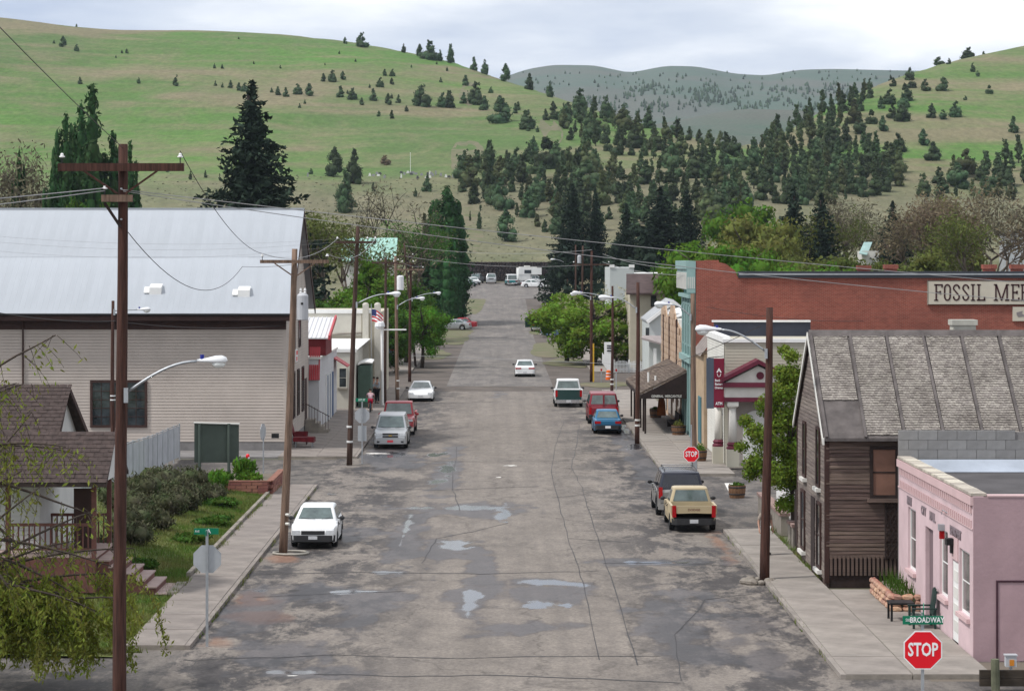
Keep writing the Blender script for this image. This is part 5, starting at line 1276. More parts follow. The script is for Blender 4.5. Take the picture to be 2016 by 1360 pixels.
# half barrels and pots along the pavements
M['stave'] = mat('barrel_staves', (.16, .085, .045), .85, .25, 2, stretch=(4, 4, .6)); M['hoop'] = mat('rusty_hoop', (.035, .03, .028), .7, .2, 3)
def barrel(x, y, z, r, label, hgt=.55):
    t = thing('barrel_planter', label, 'planter', (x, y, z))
    n = 14
    for k in range(n):
        a0, a1 = 2 * pi * k / n + .01, 2 * pi * (k + 1) / n - .01; mb = MB(); P = []
        for zz2, rr2 in ((0, r * .84), (hgt * .55, r * .98), (hgt, r)):
            for a in (a0, a1): P.append((rr2 * math.cos(a), rr2 * math.sin(a), zz2))
        for zz2, rr2 in ((0, r * .84), (hgt * .55, r * .98), (hgt, r)):
            for a in (a0, a1): P.append(((rr2 - .035) * math.cos(a), (rr2 - .035) * math.sin(a), zz2))
        mb.add(P, [(0, 1, 3, 2), (2, 3, 5, 4), (4, 5, 11, 10), (6, 8, 9, 7), (8, 10, 11, 9)]); mb.build('stave', M['stave'], t, local=True)
    for f in (.25, .78): MB().lathe([(r * (.86 + .14 * f) + .004, hgt * f), (r * (.88 + .13 * f) + .014, hgt * f + .02), (r * (.88 + .13 * f) + .014, hgt * f + .06), (r * (.87 + .14 * f) + .004, hgt * f + .08)], (0, 0, 0), 18).build('hoop', M['hoop'], t, local=True)
    MB().lathe([(.001, hgt - .06), (r - .04, hgt - .06), (r - .04, hgt - .05), (.001, hgt - .05)], (0, 0, 0), 14).build('soil', M['dirt'], t, local=True)
    return t
BARRELS = [barrel(PX(1451, 110.5), 110.5, .0, .38, 'half barrel planter at the cross street beside the leafy tree'),
           barrel(PX(1378, 128.5), 128.5, .14, .36, 'half barrel planter with flowers behind the far stop sign'),
           barrel(PX(1336, 147.0), 147.0, .14, .42, 'half barrel planter with pale flowers at the near canopy end'),
           barrel(PX(1291, 162.5), 162.5, .14, .40, 'half barrel planter at the far end under the canopy')]

# ================================================================== houses beyond on the right
gh = thing('cream_house', 'cream house with dark brown roof beyond the stone shop', 'house', (15, 236, 0))
gx0, gx1 = PX(1232, 236), PX(1352, 236)
MB().box(gx0 + .4, gx1, 236, 246, 0, PZ(578, 236)).build('wall', M['cream'], gh)
MB().slab([(gx0, 235.3, PZ(580, 235.3)), (gx1 + 1, 235.3, PZ(580, 235.3)), (gx1 + 1, 241, PZ(542, 241)), (gx0 + .3, 241, PZ(542, 241))], (0, 0, .15)).build('roof', mat('dark_brown_roof', (.072, .050, .048), .95, .2, 1.5), gh)
rg = PX(1320, 238)
MB().slab([(rg - 1.7, 235.6, PZ(555, 236)), (rg, 235.6, PZ(538, 236)), (rg + 1.7, 235.6, PZ(555, 236))], (0, 5, 0)).build('dormer', bpy.data.materials['dark_brown_roof'], gh)
for a, b in ((1281, 1292), (1330, 1340)): window(gh, (PX(a, 236), 236, 0), XP, PX(b, 236) - PX(a, 236), YN, PZ(604, 236), PZ(582, 236), M['dark_wood'], None, .07, 1, 2)
wh = thing('white_house', 'pale white house with steep gable and hipped porch roof', 'house', (13, 203, 0))
a0, a1, ap_ = PX(1278, 203), PX(1345, 203), PX(1326, 203)
M['house_pale'] = mat('pale_grey_siding', (.46, .49, .48), .8, .05, .6)
MB().box(a0, a1 + 3, 203, 213, 0, 5.2).add([(a0, 203, 5.2), (a1 + 1.5, 203, 5.2), (ap_, 203, PZ(600, 203))], [(0, 1, 2)]).build('wall', M['house_pale'], wh)
MB().clap((a0, 203, 0), XP, a1 - a0 + 3, YN, .3, 5.2, .16, .03).build('siding', M['house_pale'], wh, kind='stuff')
gz = PZ(598, 202.7)
MB().slab([(PX(1276, 202.7), 202.6, PZ(637, 202.7)), (ap_, 202.6, gz), (ap_, 202.6, gz + .28), (PX(1272, 202.7), 202.6, PZ(632, 202.7))], (0, .25, 0)).slab([(ap_, 202.6, gz), (PX(1376, 202.7), 202.6, PZ(637, 202.7)), (PX(1380, 202.7), 202.6, PZ(632, 202.7)), (ap_, 202.6, gz + .28)], (0, .25, 0)).build('barge_board', M['white'], wh)
MB().slab([(PX(1275, 203), 202.8, PZ(634, 203)), (ap_, 202.8, gz + .2), (ap_, 213, gz + .2), (PX(1275, 203), 213, PZ(634, 203))], (0, 0, .12)).slab([(ap_, 202.8, gz + .2), (PX(1378, 203), 202.8, PZ(634, 203)), (PX(1378, 203), 213, PZ(634, 203)), (ap_, 213, gz + .2)], (0, 0, .12)).build('roof', mat('pale_grey_roof', (.33, .34, .35), .9, .12, 1), wh)
MB().slab([(PX(1262, 198), 198, PZ(668, 198)), (PX(1320, 198), 198, PZ(684, 198)), (PX(1345, 203), 203, PZ(664, 203)), (PX(1266, 203), 203, PZ(664, 203))], (0, 0, .15)).build('porch_roof', mat('grey_pink_roof', (.30, .26, .25), .95, .12, 2), wh)
MB().box(PX(1287, 198), PX(1293, 198), 198.3, 198.55, 0, PZ(686, 198)).build('porch_post', M['white'], wh)
MB().box(PX(1262, 199), PX(1345, 199), 199.5, 203, 0, .8).build('porch_floor', M['offwhite'], wh)
MB().box(PX(1271, 203), PX(1278, 203), 202.95, 202.99, PZ(668, 203), PZ(645, 203)).build('pane', M['glass'], wh)
wt = thing('parapet_building', 'grey white block building with notched parapet behind the chestnut', 'building', (14, 262, 0))
q0, q1 = PX(1201, 262), PX(1248, 262)
MB().box(q0, q1, 262, 275, 0, PZ(527, 262)).build('wall', M['house_pale'], wt)
MB().box(q0 - .05, q0 + .45, 261.9, 262.4, PZ(527, 262), PZ(521, 262)).box(q1 - .5, q1 + .05, 261.9, 262.4, PZ(527, 262), PZ(521, 262)).build('parapet_corner', M['white'], wt)
MB().box(q1 + .05, q1 + 4, 264, 275, 0, PZ(538, 262)).build('lower_wing', M['white'], wt)
# white picket fence and white stepped sign beyond the canopy
M['picket'] = mat('white_picket', (.66, .67, .66), .7, .05, 2)
def picket_fence(label, pa, pb, Y, hgt, n, arch=.18):
    f = thing('picket_fence', label, 'fence', (PX((pa + pb) / 2, Y), Y, 0)); xa, xb = PX(pa, Y), PX(pb, Y)
    me = None
    for k in range(n):
        x = xa + (xb - xa) * k / (n - 1); hh = hgt + arch * abs(math.sin(pi * 3 * k / (n - 1)))
        MB().box(x - .035, x + .035, Y - .012, Y + .012, .08, hh).build('picket', M['picket'], f)
    for z in (.3, hgt - .2): MB().box(xa, xb, Y + .014, Y + .05, z, z + .09).build('rail', M['picket'], f)
    for k in range(4):
        x = xa + (xb - xa) * k / 3; MB().box(x - .07, x + .07, Y + .055, Y + .19, 0, hgt + .25).build('post', M['picket'], f)
    return f
picket_fence('white picket fence along the far corner sidewalk', 1208, 1300, 226, .95, 34)
picket_fence('white picket fence behind the lawn with pink flowers', 1226, 1296, 244, 1.0, 26, .0)
ss = thing('stepped_sign', 'white angular wooden structure with dark louvres beyond the third pole', 'sign', (PX(1196, 225), 225, 0))
X1, X2 = PX(1190, 225), PX(1208, 225)
MB().slab([(PX(1186, 225), 225, PZ(694, 225)), (PX(1190, 225), 225, PZ(700, 225)), (X1, 225, PZ(674, 225)), (X2, 225, PZ(674, 225)), (X2, 225, .1), (PX(1198, 225), 225, .2), (PX(1186, 225), 225, PZ(715, 225))], (0, .5, 0)).build('panel', M['white'], ss)
for p in (680, 684.5, 690): MB().box(PX(1195, 225), X2, 224.95, 224.99, PZ(p + 1.6, 225), PZ(p - .6, 225)).build('louvre', M['black'], ss)
og = thing('orange_barrel', 'orange traffic drum with white bands at the far right corner', 'traffic drum', (PX(1198, 214), 214, 0))
oo = mat('safety_orange', (.75, .13, .01), .5, .08, 2)
MB().lathe([(.24, 0), (.24, .2), (.21, .21), (.21, .45), (.19, .46), (.19, .75), (.08, .8)], (PX(1198, 214), 214, .02), 14).build('drum', oo, og)
for z in (.24, .5): MB().lathe([(.222, z), (.222, z + .08)], (PX(1198, 214), 214, .02), 14).build('band', M['sign_white'], og)

# far bits: green metal roof among trees, teal roofed house, end wall, cemetery
gr = thing('green_roof_house', 'house with pale green metal roof among the left trees', 'house', (PX(725, 300), 300, 0))
r0, r1 = PX(668, 300), PX(780, 300)
MB().box(r0 + .5, r1 - .5, 300, 308, 0, PZ(512, 300)).build('wall', M['offwhite'], gr)
mgr = mat('pale_green_metal', (.30, .50, .43), .5, .1, 1)
MB().slab([(r0, 299, PZ(515, 299)), (r1, 299, PZ(515, 299)), (r1, 304, PZ(470, 304)), (r0, 304, PZ(470, 304))], (0, 0, .1)).build('roof', mgr, gr)
th = thing('teal_roof_house', 'small house with pale teal roof behind the brick store', 'house', (PX(1712, 330), 330, 0))
t0 = PX(1692, 330); t1 = PX(1730, 330)
MB().box(t0 + .3, t1, 330, 334, 0, PZ(494, 330)).build('wall', M['offwhite'], th)
MB().slab([(t0 - .2, 329, PZ(500, 329)), (t0 + 1.3, 335, PZ(478, 335)), (t1 - .1, 335, PZ(478, 335)), (PX(1707, 329), 329, PZ(503, 329))], (0, 0, .1)).build('roof', mat('pale_teal_metal', (.28, .42, .40), .5, .1, 1), th)
gb = thing('grey_shed', 'pale grey metal shed at the right edge among trees', 'shed', (PX(2005, 340), 340, 0))
MB().box(PX(1985, 340), PX(2080, 340), 340, 346, 0, PZ(458, 340)).build('wall', mat('pale_grey_metal', (.42, .44, .46), .6, .1, 1), gb)
MB().box(PX(1982, 340), PX(2082, 340), 339.7, 346.3, PZ(458, 340), PZ(454, 340)).build('roof', M['galv'], gb)

sw_ = thing('stone_retaining_wall', 'dark stone retaining wall at the end of the street', 'wall', (PX(1000, 489), 489, 5.2))
M['basalt'] = mat('dark_basalt', (.060, .048, .046), .95, .35, 1.2, obj_rand=.3, island=.4)
MB().box(PX(905, 489), PX(1092, 489), 489.2, 493.6, 4.6, 9.0).build('wall_core', M['dark'], sw_)
wl_ = MB()
for r in range(10):
    x = PX(905, 489)
    while x < PX(1092, 489):
        l = random.uniform(.35, .9); wl_.ell((x + l / 2, 489.15, 5.2 + r * .39 + .2), (l * .52, .2 + random.uniform(0, .08), .21), 6, 4); x += l
wl_.build('stonework', M['basalt'], sw_, kind='stuff')
gs_m = [mat('pale_marble', (.62, .62, .60), .7, .1, 2), mat('grey_granite', (.25, .25, .26), .7, .1, 2), mat('dark_granite', (.07, .07, .075), .5, .1, 2)]
spots = [(728, 350), (735, 347), (742, 345), (748, 344), (745, 348), (757, 351), (790, 343), (796, 345), (803, 342), (808, 343), (813, 342), (819, 344), (790, 352), (822, 353), (830, 346), (842, 345), (846, 347), (849, 346), (852, 348), (858, 345), (878, 350), (884, 352), (892, 354), (868, 348), (846, 353), (612, 343), (606, 350), (810, 345), (840, 352)]
for k, (u, p) in enumerate(spots):
    X, Y, Z = hill_point(u, p, 560)
    w_, h_ = random.choice(((.5, .75), (.6, .6), (.35, 1.0), (.7, .5)))
    mb = MB().box(X - w_ * .65, X + w_ * .65, Y - .25, Y + .25, Z - .3, Z + .2)
    mb.slab([(X - w_ / 2, Y, Z + .2), (X + w_ / 2, Y, Z + .2), (X + w_ / 2, Y, Z + h_ * .85), (X + w_ * .3, Y, Z + h_), (X - w_ * .3, Y, Z + h_), (X - w_ / 2, Y, Z + h_ * .85)], (0, .2, 0))
    o = mb.build('gravestone', gs_m[0 if k % 4 == 0 else random.choice((1, 1, 2))], None, label='small gravestone in the hillside cemetery above the town', cat='gravestone', group='gravestones in the hillside cemetery')
X, Y, Z = hill_point(808, 343, 560)
fp_ = thing('flagpole', 'thin white flagpole standing in the hillside cemetery', 'flagpole', (X, Y, Z))
MB().cyl((0, 0, -.3), (0, 0, 5.2), .07, .05, 6).build('pole', M['white'], fp_, local=True); MB().ell((0, 0, 5.25), (.1, .1, .1), 8, 5).build('finial', M['white'], fp_, local=True)
# ================================================================== utility poles
def lamp_arm(root, x, y, z, dx, dz, head=.62, dy=0.0):
    """curved street lamp arm from the pole, dx sideways, dz up; head at its end"""
    s = 1 if dx > 0 else -1
    pts = []
    for k in range(11):
        t = k / 10; pts.append((x + dx * t, y + dy * t, z + dz * math.sin(t * pi / 2) ** 1.0 * (1 if t < 1 else 1)))
    a = MB().tube(pts, .032, 7).build('lamp_arm', M['galv'], root, smooth=True)
    MB().box(x - .045, x + .045, y - .16, y - .1, z - .22, z + .1).build('lamp_bracket', M['galv'], root)
    hx, hy, hz = pts[-1]
    hd = MB(); prof = [(0, .045), (.12, .075), (.34, .10), (.6, .165), (.82, .175), (.96, .12), (1.0, .02)]
    V = []; n = 12
    for t, r in prof:
        for k in range(n):
            th = 2 * pi * k / n; V.append((hx + s * (t * head * 1.15), hy + r * head * 1.35 * math.cos(th), hz + .01 + (r * head * 1.2 * math.sin(th)) * (1.0 if math.sin(th) > 0 else .55)))
    F = []
    for i in range(len(prof) - 1): F += [(i * n + k, i * n + (k + 1) % n, (i + 1) * n + (k + 1) % n, (i + 1) * n + k) for k in range(n)]
    F += [tuple(range(n)), tuple(range((len(prof) - 1) * n, len(prof) * n))[::-1]]
    h = hd.add(V, F).build('lamp_head', M['lamp'], root, smooth=True)
    MB().ell((hx + s * head * .82, hy, hz - .055), (head * .26, head * .21, head * .17), 10, 6).build('lens', M['lens'], h, smooth=True)
    MB().cyl((hx + s * head * .2, hy, hz + .05), (hx + s * head * .2, hy, hz + .15), .045, n=8).build('photo_cell', M['blue_cell'], h)

def crossarm(root, x, y, z, wl_, wr_, m, ins=(), brace=True, ang=0.0, hh=.12, d=.10):
    c, s = math.cos(ang), math.sin(ang)
    def at(u, v=0.0): return (x + u * c - v * s, y + u * s + v * c)
    yo = -.19
    P = [at(-wl_, yo - d / 2), at(wr_, yo - d / 2), at(wr_, yo + d / 2), at(-wl_, yo + d / 2)]
    arm = MB().slab([(p[0], p[1], z - hh / 2) for p in P], (0, 0, hh)).build('crossarm', m, root)
    if brace:
        for sg in (-1, 1):
            w_ = (wl_ if sg < 0 else wr_) * .58; a, b = at(sg * w_, yo - .07), at(sg * .08, yo + .02)
            MB().tube([(a[0], a[1], z - hh / 2), (b[0], b[1], z - hh / 2 - w_ * .62)], .03, 4).build('brace', m, root)
    for u in ins:
        a = at(u, yo)
        i_ = MB().lathe([(.012, 0), (.012, .14), (.03, .145)], (a[0], a[1], z + hh / 2), 6).build('insulator', M['black'], root)
        MB().lathe([(.03, .12), (.062, .13), (.062, .155), (.035, .165), (.036, .2), (.015, .22)], (a[0], a[1], z + hh / 2), 10).build('insulator_cup', M['porcelain'], i_)

def pole(label, pxb, pyb, pxt, pyt, r, m, Y=None, group=None):
    Y = Y or YG(pyb); xb, xt, zt = PX(pxb, Y), PX(pxt, Y), PZ(pyt, Y)
    zb = land(xb, Y) if Y > 310 else 0.0
    t = thing('utility_pole', label, 'utility pole', (xb, Y, zb), group=group)
    n = 9; pts, rad = [], []
    for k in range(n + 1):
        f = k / n; pts.append((xb + (xt - xb) * f + .02 * math.sin(f * 5 + pxb), Y, zb - .1 + (zt - zb + .1) * f)); rad.append(r * (1 - .36 * f))
    MB().tube(pts, rad, 12).build('shaft', m, t, smooth=True)
    return t, xb, xt, Y, zt
def xat(xb, xt, zt, z): return xb + (xt - xb) * z / zt
M['band'] = mat('reflective_band', (.62, .62, .60), .6, .1, 3)
def bands(t, x, Y, r, zs):
    for z in zs: MB().lathe([(r + .004, z), (r + .012, z), (r + .012, z + .1), (r + .004, z + .1)], (x, Y, 0), 12).build('reflective_band', M['band'], t)

# nearest pole, left
t, xb, xt, Y, zt = pole('nearest tall brown utility pole with crossarm, cutting the left of the view', 236, 1460, 241, 284, .158, M['wood'], 55.2)
P1 = (xt, Y)
za = PZ(330, Y)
crossarm(t, xt, Y, za, 1.36, 1.36, M['wood'], (-1.28, 1.28), True, 0.0, .17, .14)
crossarm(t, xt, Y, PZ(391, Y), .42, .25, M['wood_grey'], (-.35,), False, .0, .15, .12)
MB().tube([(xt - .36, Y - .2, PZ(400, Y)), (xt - .02, Y - .15, PZ(447, Y))], .035, 5).build('brace', M['dark_wood'], t)
lamp_arm(t, xat(xb, xt, zt, PZ(775, Y)) + .12, Y, PZ(772, Y), 1.52, .67, .58)
for z in (PZ(432, Y), PZ(372, Y)): MB().cyl((xt, Y - .2, z), (xt, Y + .2, z), .02).build('bolt', M['galv'], t)
# smaller pole behind it, before the hall
t, xb, xt, Y, zt = pole('short brown pole standing before the tan hall window', 222, 900, 222, 592, .12, M['wood'], 131)
lamp_arm(t, xt + .1, Y, PZ(612, Y), 1.15, .06, .62)
for z in (PZ(780, Y), PZ(788, Y)): MB().lathe([(.13, 0), (.14, 0), (.14, .06), (.13, .06)], (xt, Y, z), 10).build('insulator_band', M['porcelain'], t)
# second left pole with transformer
t, xb, xt, Y, zt = pole('leaning greyish pole with grey transformer beside the white hatchback', 558, 1092, 581, 490, .155, M['wood_grey'])
P3 = (xt, Y); zc3 = PZ(515, Y)
crossarm(t, xt, Y, zc3, 1.22, 1.2, M['wood_grey'], (-1.14, 1.14), True, .03, .12, .1)
tx = xat(xb, xt, zt, PZ(605, Y)) + .34
tr = MB().lathe([(.19, 0), (.205, .02), (.205, .86), (.19, .88), (.12, .95), (.02, .97)], (tx, Y - .02, PZ(630, Y)), 16).build('transformer', M['grey_paint'], t, smooth=False)
for q in (-.06, .09): MB().lathe([(.035, 0), (.05, .04), (.03, .08), (.05, .12), (.02, .2)], (tx + q, Y - .05, PZ(630, Y) + .93), 8).build('bushing', M['porcelain'], tr)
MB().box(tx - .04, tx + .04, Y - .24, Y - .22, PZ(630, Y) + .55, PZ(630, Y) + .62).build('drain_cap', M['black'], tr)
for z in (PZ(1012, Y), PZ(1030, Y)): MB().cyl((xb + .1, Y - .12, z), (xb + .22, Y - .2, z), .05).build('peg', M['offwhite'], t)
rg_ = []
for k in range(25): a = 2 * pi * k / 24; rg_.append((PX(572, 89.5) + .62 * math.cos(a), 89.7 + .55 * math.sin(a), .06))
MB().tube(rg_, .045, 6).build('rubber_ring', mat('pale_ring', (.33, .31, .27), .9, .15, 3), t)
# third left pole
t, xb, xt, Y, zt = pole('dark pole with crossarm and curved lamp before the silver minivan', 687, 916, 704, 446, .15, M['wood_dark'])
P4 = (xt, Y); crossarm(t, xt, Y, PZ(477, Y), 1.1, .95, M['wood_dark'], (-1.0, .5, .9), True)
lamp_arm(t, xat(xb, xt, zt, PZ(598, Y)) + .1, Y, PZ(598, Y), 1.45, .48, .66)
bands(t, xat(xb, xt, zt, 1.2), Y, .15, (1.15, 1.9))
# cluster down the left side
t, xb, xt, Y, zt = pole('slim dark pole behind the white pipe post on the left', 758, 797, 759, 506, .13, M['wood_dark']); P5 = (xt, Y)
crossarm(t, xt, Y, PZ(517, Y), .95, .95, M['wood_dark'], (-.9, -.3, .9), True)
t, xb, xt, Y, zt = pole('grey brown pole with white transformer left of the white coupe', 783, 795, 778, 504, .14, M['wood_grey']); P6 = (xt, Y)
lamp_arm(t, xat(xb, xt, zt, PZ(610, Y)) + .1, Y, PZ(603, Y), 1.25, .55, .6)
tr = MB().lathe([(.24, 0), (.25, .02), (.25, .95), (.2, 1.0), (.03, 1.05)], (xt + .36, Y - .05, PZ(571, Y)), 14).build('transformer', M['lamp'], t)
MB().lathe([(.04, 0), (.05, .05), (.02, .2)], (xt + .36, Y - .1, PZ(571, Y) + 1.02), 8).build('bushing', M['black'], tr)
bands(t, xb, Y, .14, (1.05, 1.6))
t, xb, xt, Y, zt = pole('reddish pole with double crossarms furthest right of the left cluster', 806, 752, 809, 517, .14, M['wood']); P7 = (xt, Y)
crossarm(t, xt, Y, PZ(517, Y) - .1, 1.5, .25, M['wood_dark'], (-1.4, -.7, .2), False)
crossarm(t, xt, Y, PZ(531, Y), 1.4, 1.1, M['wood_grey'], (-1.3, 1.0), True)
lamp_arm(t, xt + .1, Y, PZ(588, Y), 1.7, .45, .6)
t, xb, xt, Y, zt = pole('thin dark pole with tall top behind the left cluster', 818, 722, 796, 478, .12, M['wood_dark'], 238); P8 = (xt, Y)
crossarm(t, xt, Y, PZ(505, Y), 1.1, .9, M['wood_dark'], (-1.0, .8), False)

# right side
t, xb, xt, Y, zt = pole('thick brown pole with curved lamp before the brown house', 1506, 1148, 1515, 605, .165, M['wood'])
lamp_arm(t, xat(xb, xt, zt, PZ(700, Y)) - .1, Y, PZ(692, Y), -1.42, .70, .74); R1 = (xt, Y)
for k in range(9):
    a = 2 * pi * k / 9; x_, y_ = xb + .42 * math.cos(a) - .25, Y + .4 * math.sin(a) - .15
    mb = MB().ell((0, 0, 0), (.16, .13, .10), 7, 5); mb.V = [(v[0] * random.uniform(.85, 1.1), v[1] * random.uniform(.85, 1.1), v[2]) for v in mb.V]
    o = mb.build('base_stone', M['curb'], t, local=True); o.location = (x_ - xb, y_ - Y, .10); o.scale = (random.uniform(.8, 1.5), 1, random.uniform(.8, 1.4))
t, xb, xt, Y, zt = pole('brown pole with curved lamp at the near end of the canopy', 1255, 874, 1256, 556, .14, M['wood'])
lamp_arm(t, xt - .1, Y, PZ(608, Y), -1.25, .62, .75); bands(t, xb, Y, .14, (1.0, 1.3)); R2 = (xt, Y)
t, xb, xt, Y, zt = pole('brown pole with long lamp arm beyond the red van', 1205, 781, 1206, 563, .125, M['wood'])
lamp_arm(t, xt - .1, Y, PZ(590, Y), -2.1, .5, .7); bands(t, xb, Y, .13, (.9, 1.25)); R3 = (xt, Y)
t, xb, xt, Y, zt = pole('tall pole with yellow guard right of the white sedan', 1164, 752, 1165, 494, .15, M['wood'])
R4 = (xt, Y); crossarm(t, xt, Y, PZ(521, Y), 1.6, 1.5, M['wood_dark'], (-1.5, 1.4), False); lamp_arm(t, xt - .1, Y, PZ(585, Y), -1.0, .25, .6)
MB().box(xb + .12, xb + .24, Y - .16, Y - .06, 0, 3.2).build('cable_guard', mat('yellow_guard', (.55, .33, .03), .6, .1, 2), t)
t, xb, xt, Y, zt = pole('slim pole with pale transformer among the chestnut leaves', 1146, 706, 1147, 484, .14, M['wood_dark'], 256)
R5 = (xt, Y); MB().lathe([(.19, 0), (.2, .02), (.2, .7), (.1, .8)], (xt - .33, Y, PZ(518, Y)), 12).build('transformer', M['grey_paint'], t)
t, xb, xt, Y, zt = pole('dark slim pole left of the transformer pole on the right', 1134, 690, 1133, 482, .13, M['wood_dark'], 272)
t, xb, xt, Y, zt = pole('furthest pole with small lamp near the end of the street', 1118, 610, 1117, 512, .13, M['wood_dark'], 390)
lamp_arm(t, xt - .1, Y, PZ(520, Y), -1.7, .7, .7)
t, xb, xt, Y, zt = pole('grey pole standing just behind the far stop sign', 1367, 927, 1363, 578, .165, M['wood_grey'])
lamp_arm(t, xt - .1, Y, PZ(622, Y), -.9, .55, .75)

# ================================================================== wires
def wire(a, b, sag, r, m, label, n=22, grp=None):
    a, b = Vector(a), Vector(b); pts = []
    for k in range(n + 1):
        t = k / n; p = a.lerp(b, t); p.z -= sag * 4 * t * (1 - t); pts.append(p)
    o = MB().tube(pts, r, 5).build('power_line', m, None, label=label, cat='wire', group=grp)
x1, y1 = P1
G1 = 'pair of pale wires crossing the view from the nearest pole'
L1 = 'pale thick wire crossing the whole view from the nearest pole'
wire((x1 + .02, y1 - .2, PZ(374, y1)), (PX(2120, 70), 70, PZ(566, 70)), .10, .009, M['wire'], L1, 30, G1)
wire((x1 + .05, y1 - .2, PZ(377, y1)), (PX(2120, 70), 70, PZ(600, 70)), .22, .009, M['wire'], L1, 30, G1)
G2 = 'pair of pale wires leaving the nearest pole to the left'; L2 = 'pale thick wire from the nearest pole to the left frame edge'
wire((x1 - .35, y1 - .2, PZ(371, y1)), (PX(-260, 50), 50, PZ(412, 50)), .02, .012, M['wire'], L2, 10, G2)
wire((x1 - .35, y1 - .2, PZ(376, y1)), (PX(-260, 50), 50, PZ(432, 50)), .02, .012, M['wire'], L2, 10, G2)
wire((PX(-120, 30), 30, PZ(-70, 30)), (x1, y1 - .05, PZ(290, y1)), .05, .008, M['wire_dark'], 'thin dark wire slanting from the top left corner to the nearest pole')
wire((x1 + 1.28, y1 - .2, za + .35), (P3[0] - 1.14, P3[1] - .2, zc3 + .28), .45, .009, M['wire_dark'], 'thin wire sagging from the nearest crossarm to the leaning pole')
wire((x1 + .1, y1, PZ(455, y1)), (PX(477, 100), 100, PZ(525, 100)), 1.1, .010, M['wire_dark'], 'slack dark cable looping before the metal roof')
wire((PX(477, 100), 100, PZ(525, 100)), (P3[0], P3[1], PZ(520, P3[1])), .05, .008, M['wire_dark'], 'short wire from the cable loop to the leaning pole', 8)
for k, (pa, pb) in enumerate(((446, 470), (455, 476), (472, 484))): wire((PX(-200, 112), 112, PZ(pa, 112)), (P4[0] - .9, P4[1] - .2, PZ(pb, P4[1])), .5 + .1 * k, .004, M['wire'], 'thin wire stretched before the pale metal roof', 16, 'thin wires before the metal roof')
wire((PX(-60, 100), 100, PZ(605, 100)), (PX(225, 130), 130, PZ(632, 130)), .2, .02, M['wire_dark'], 'dark wire reaching the short pole before the hall')
wire((PX(225, 131), 131, PZ(632, 131)), (-11.5, 135.9, PZ(640, 135.9)), .25, .022, M['wire_dark'], 'dark cable hanging under the hall eave')
for q in (-1.14, 1.14): wire((P3[0] + q, P3[1] - .2, zc3 + .28), (P4[0] + (-1.0 if q < 0 else .9), P4[1] - .2, PZ(470, P4[1])), .5, .012, M['wire'], 'grey wire between the leaning pole and the dark lamp pole', 16, 'wires between the leaning pole and the dark lamp pole')
for q in (-.9, .9): wire((P4[0] + q, P4[1] - .2, PZ(470, P4[1])), (P5[0] + q, P5[1] - .2, PZ(511, P5[1])), .4, .013, M['wire'], 'grey wire running down the left row of poles', 14, 'wires of the left pole row')
for q in (-.7, .9): wire((P5[0] + q, P5[1] - .2, PZ(512, P5[1])), (P7[0] + q, P7[1] - .2, PZ(524, P7[1])), .2, .013, M['wire'], 'grey wire running down the left row of poles', 10, 'wires of the left pole row')
for k, (pb) in enumerate((492, 521)): wire((P8[0], P8[1], PZ(484 + k * 20, P8[1])), (R4[0], R4[1] - .2, PZ(pb, R4[1])), .5, .014, M['wire'], 'grey wire crossing the far street between pole rows', 16, 'wires crossing the far street')
wire((P7[0], P7[1], PZ(700, P7[1])), (PX(1205, 190), 189, PZ(716, 189)), -.02, .014, M['wire'], 'pale cable crossing the street low behind the white sedan', 14)
for k in range(2): wire((R4[0] + .9, R4[1], PZ(500 + 16 * k, R4[1])), (PX(1352, 144), 143.5, PZ(530 + 12 * k, 143.5)), .25, .013, M['wire'], 'grey wire from the tall right pole to the green store front', 14, 'wires to the green store front')
wire((R2[0], R2[1], PZ(730, R2[1])), (PX(1500, 84), 84, PZ(640, 84)), .25, .012, M['wire_dark'], 'dark wire from the canopy pole to the brown house pole')
wire((PX(1392, 143), 143.0, PZ(604, 143)), (PX(1700, 143), 143.0, PZ(632, 143)), .25, .014, M['wire_dark'], 'dark cable fixed along the brick side wall')

# ================================================================== signs
def octagon(root, c, r, yoff_face, m_face, m_edge, rz=0.0):
    """stop sign plate: facing -Y before turning by rz"""
    P = [(r * math.cos(pi / 8 + k * pi / 4), r * math.sin(pi / 8 + k * pi / 4)) for k in range(8)]
    def rot(x, y, z): return (c[0] + x * math.cos(rz) - y * math.sin(rz), c[1] + x * math.sin(rz) + y * math.cos(rz), c[2] + z)
    pl_ = MB().slab([rot(a, -.006, b) for a, b in P], (0, 0, 0)); pl_ = MB().slab([rot(a, 0.0, b) for a, b in P], Vector(rot(0, .012, 0)) - Vector(rot(0, 0, 0))).build('plate', m_edge, root)
    if m_face is not None:
        MB().slab([rot(a * .94, -.003, b * .94) for a, b in P], Vector(rot(0, .002, 0)) - Vector(rot(0, 0, 0))).build('red_face', m_face, pl_)
    return pl_
def street_blade(root, body, c, w, hgt, rz, size, sx=.8, small=None):
    h = Vector((math.cos(rz), math.sin(rz), 0)); n = Vector((math.sin(rz), -math.cos(rz), 0)); o = Vector(c) - h * w / 2
    b = MB().obox(o - n * .008, h, w, n, .016, c[2] - hgt / 2, c[2] + hgt / 2).build('street_name_blade', M['sign_green'], root)
    if body: text_mesh('lettering', body, size, M['sign_white'], b, Vector(c) + n * .012 + h * (w * .10 if small else 0), h, n, .002, .003, 'CENTER', sx)
    if small: text_mesh('lettering', small, size * .55, M['sign_white'], b, Vector(c) + n * .012 - h * w * .37, h, n, .002, 0, 'CENTER', .8)
    return b
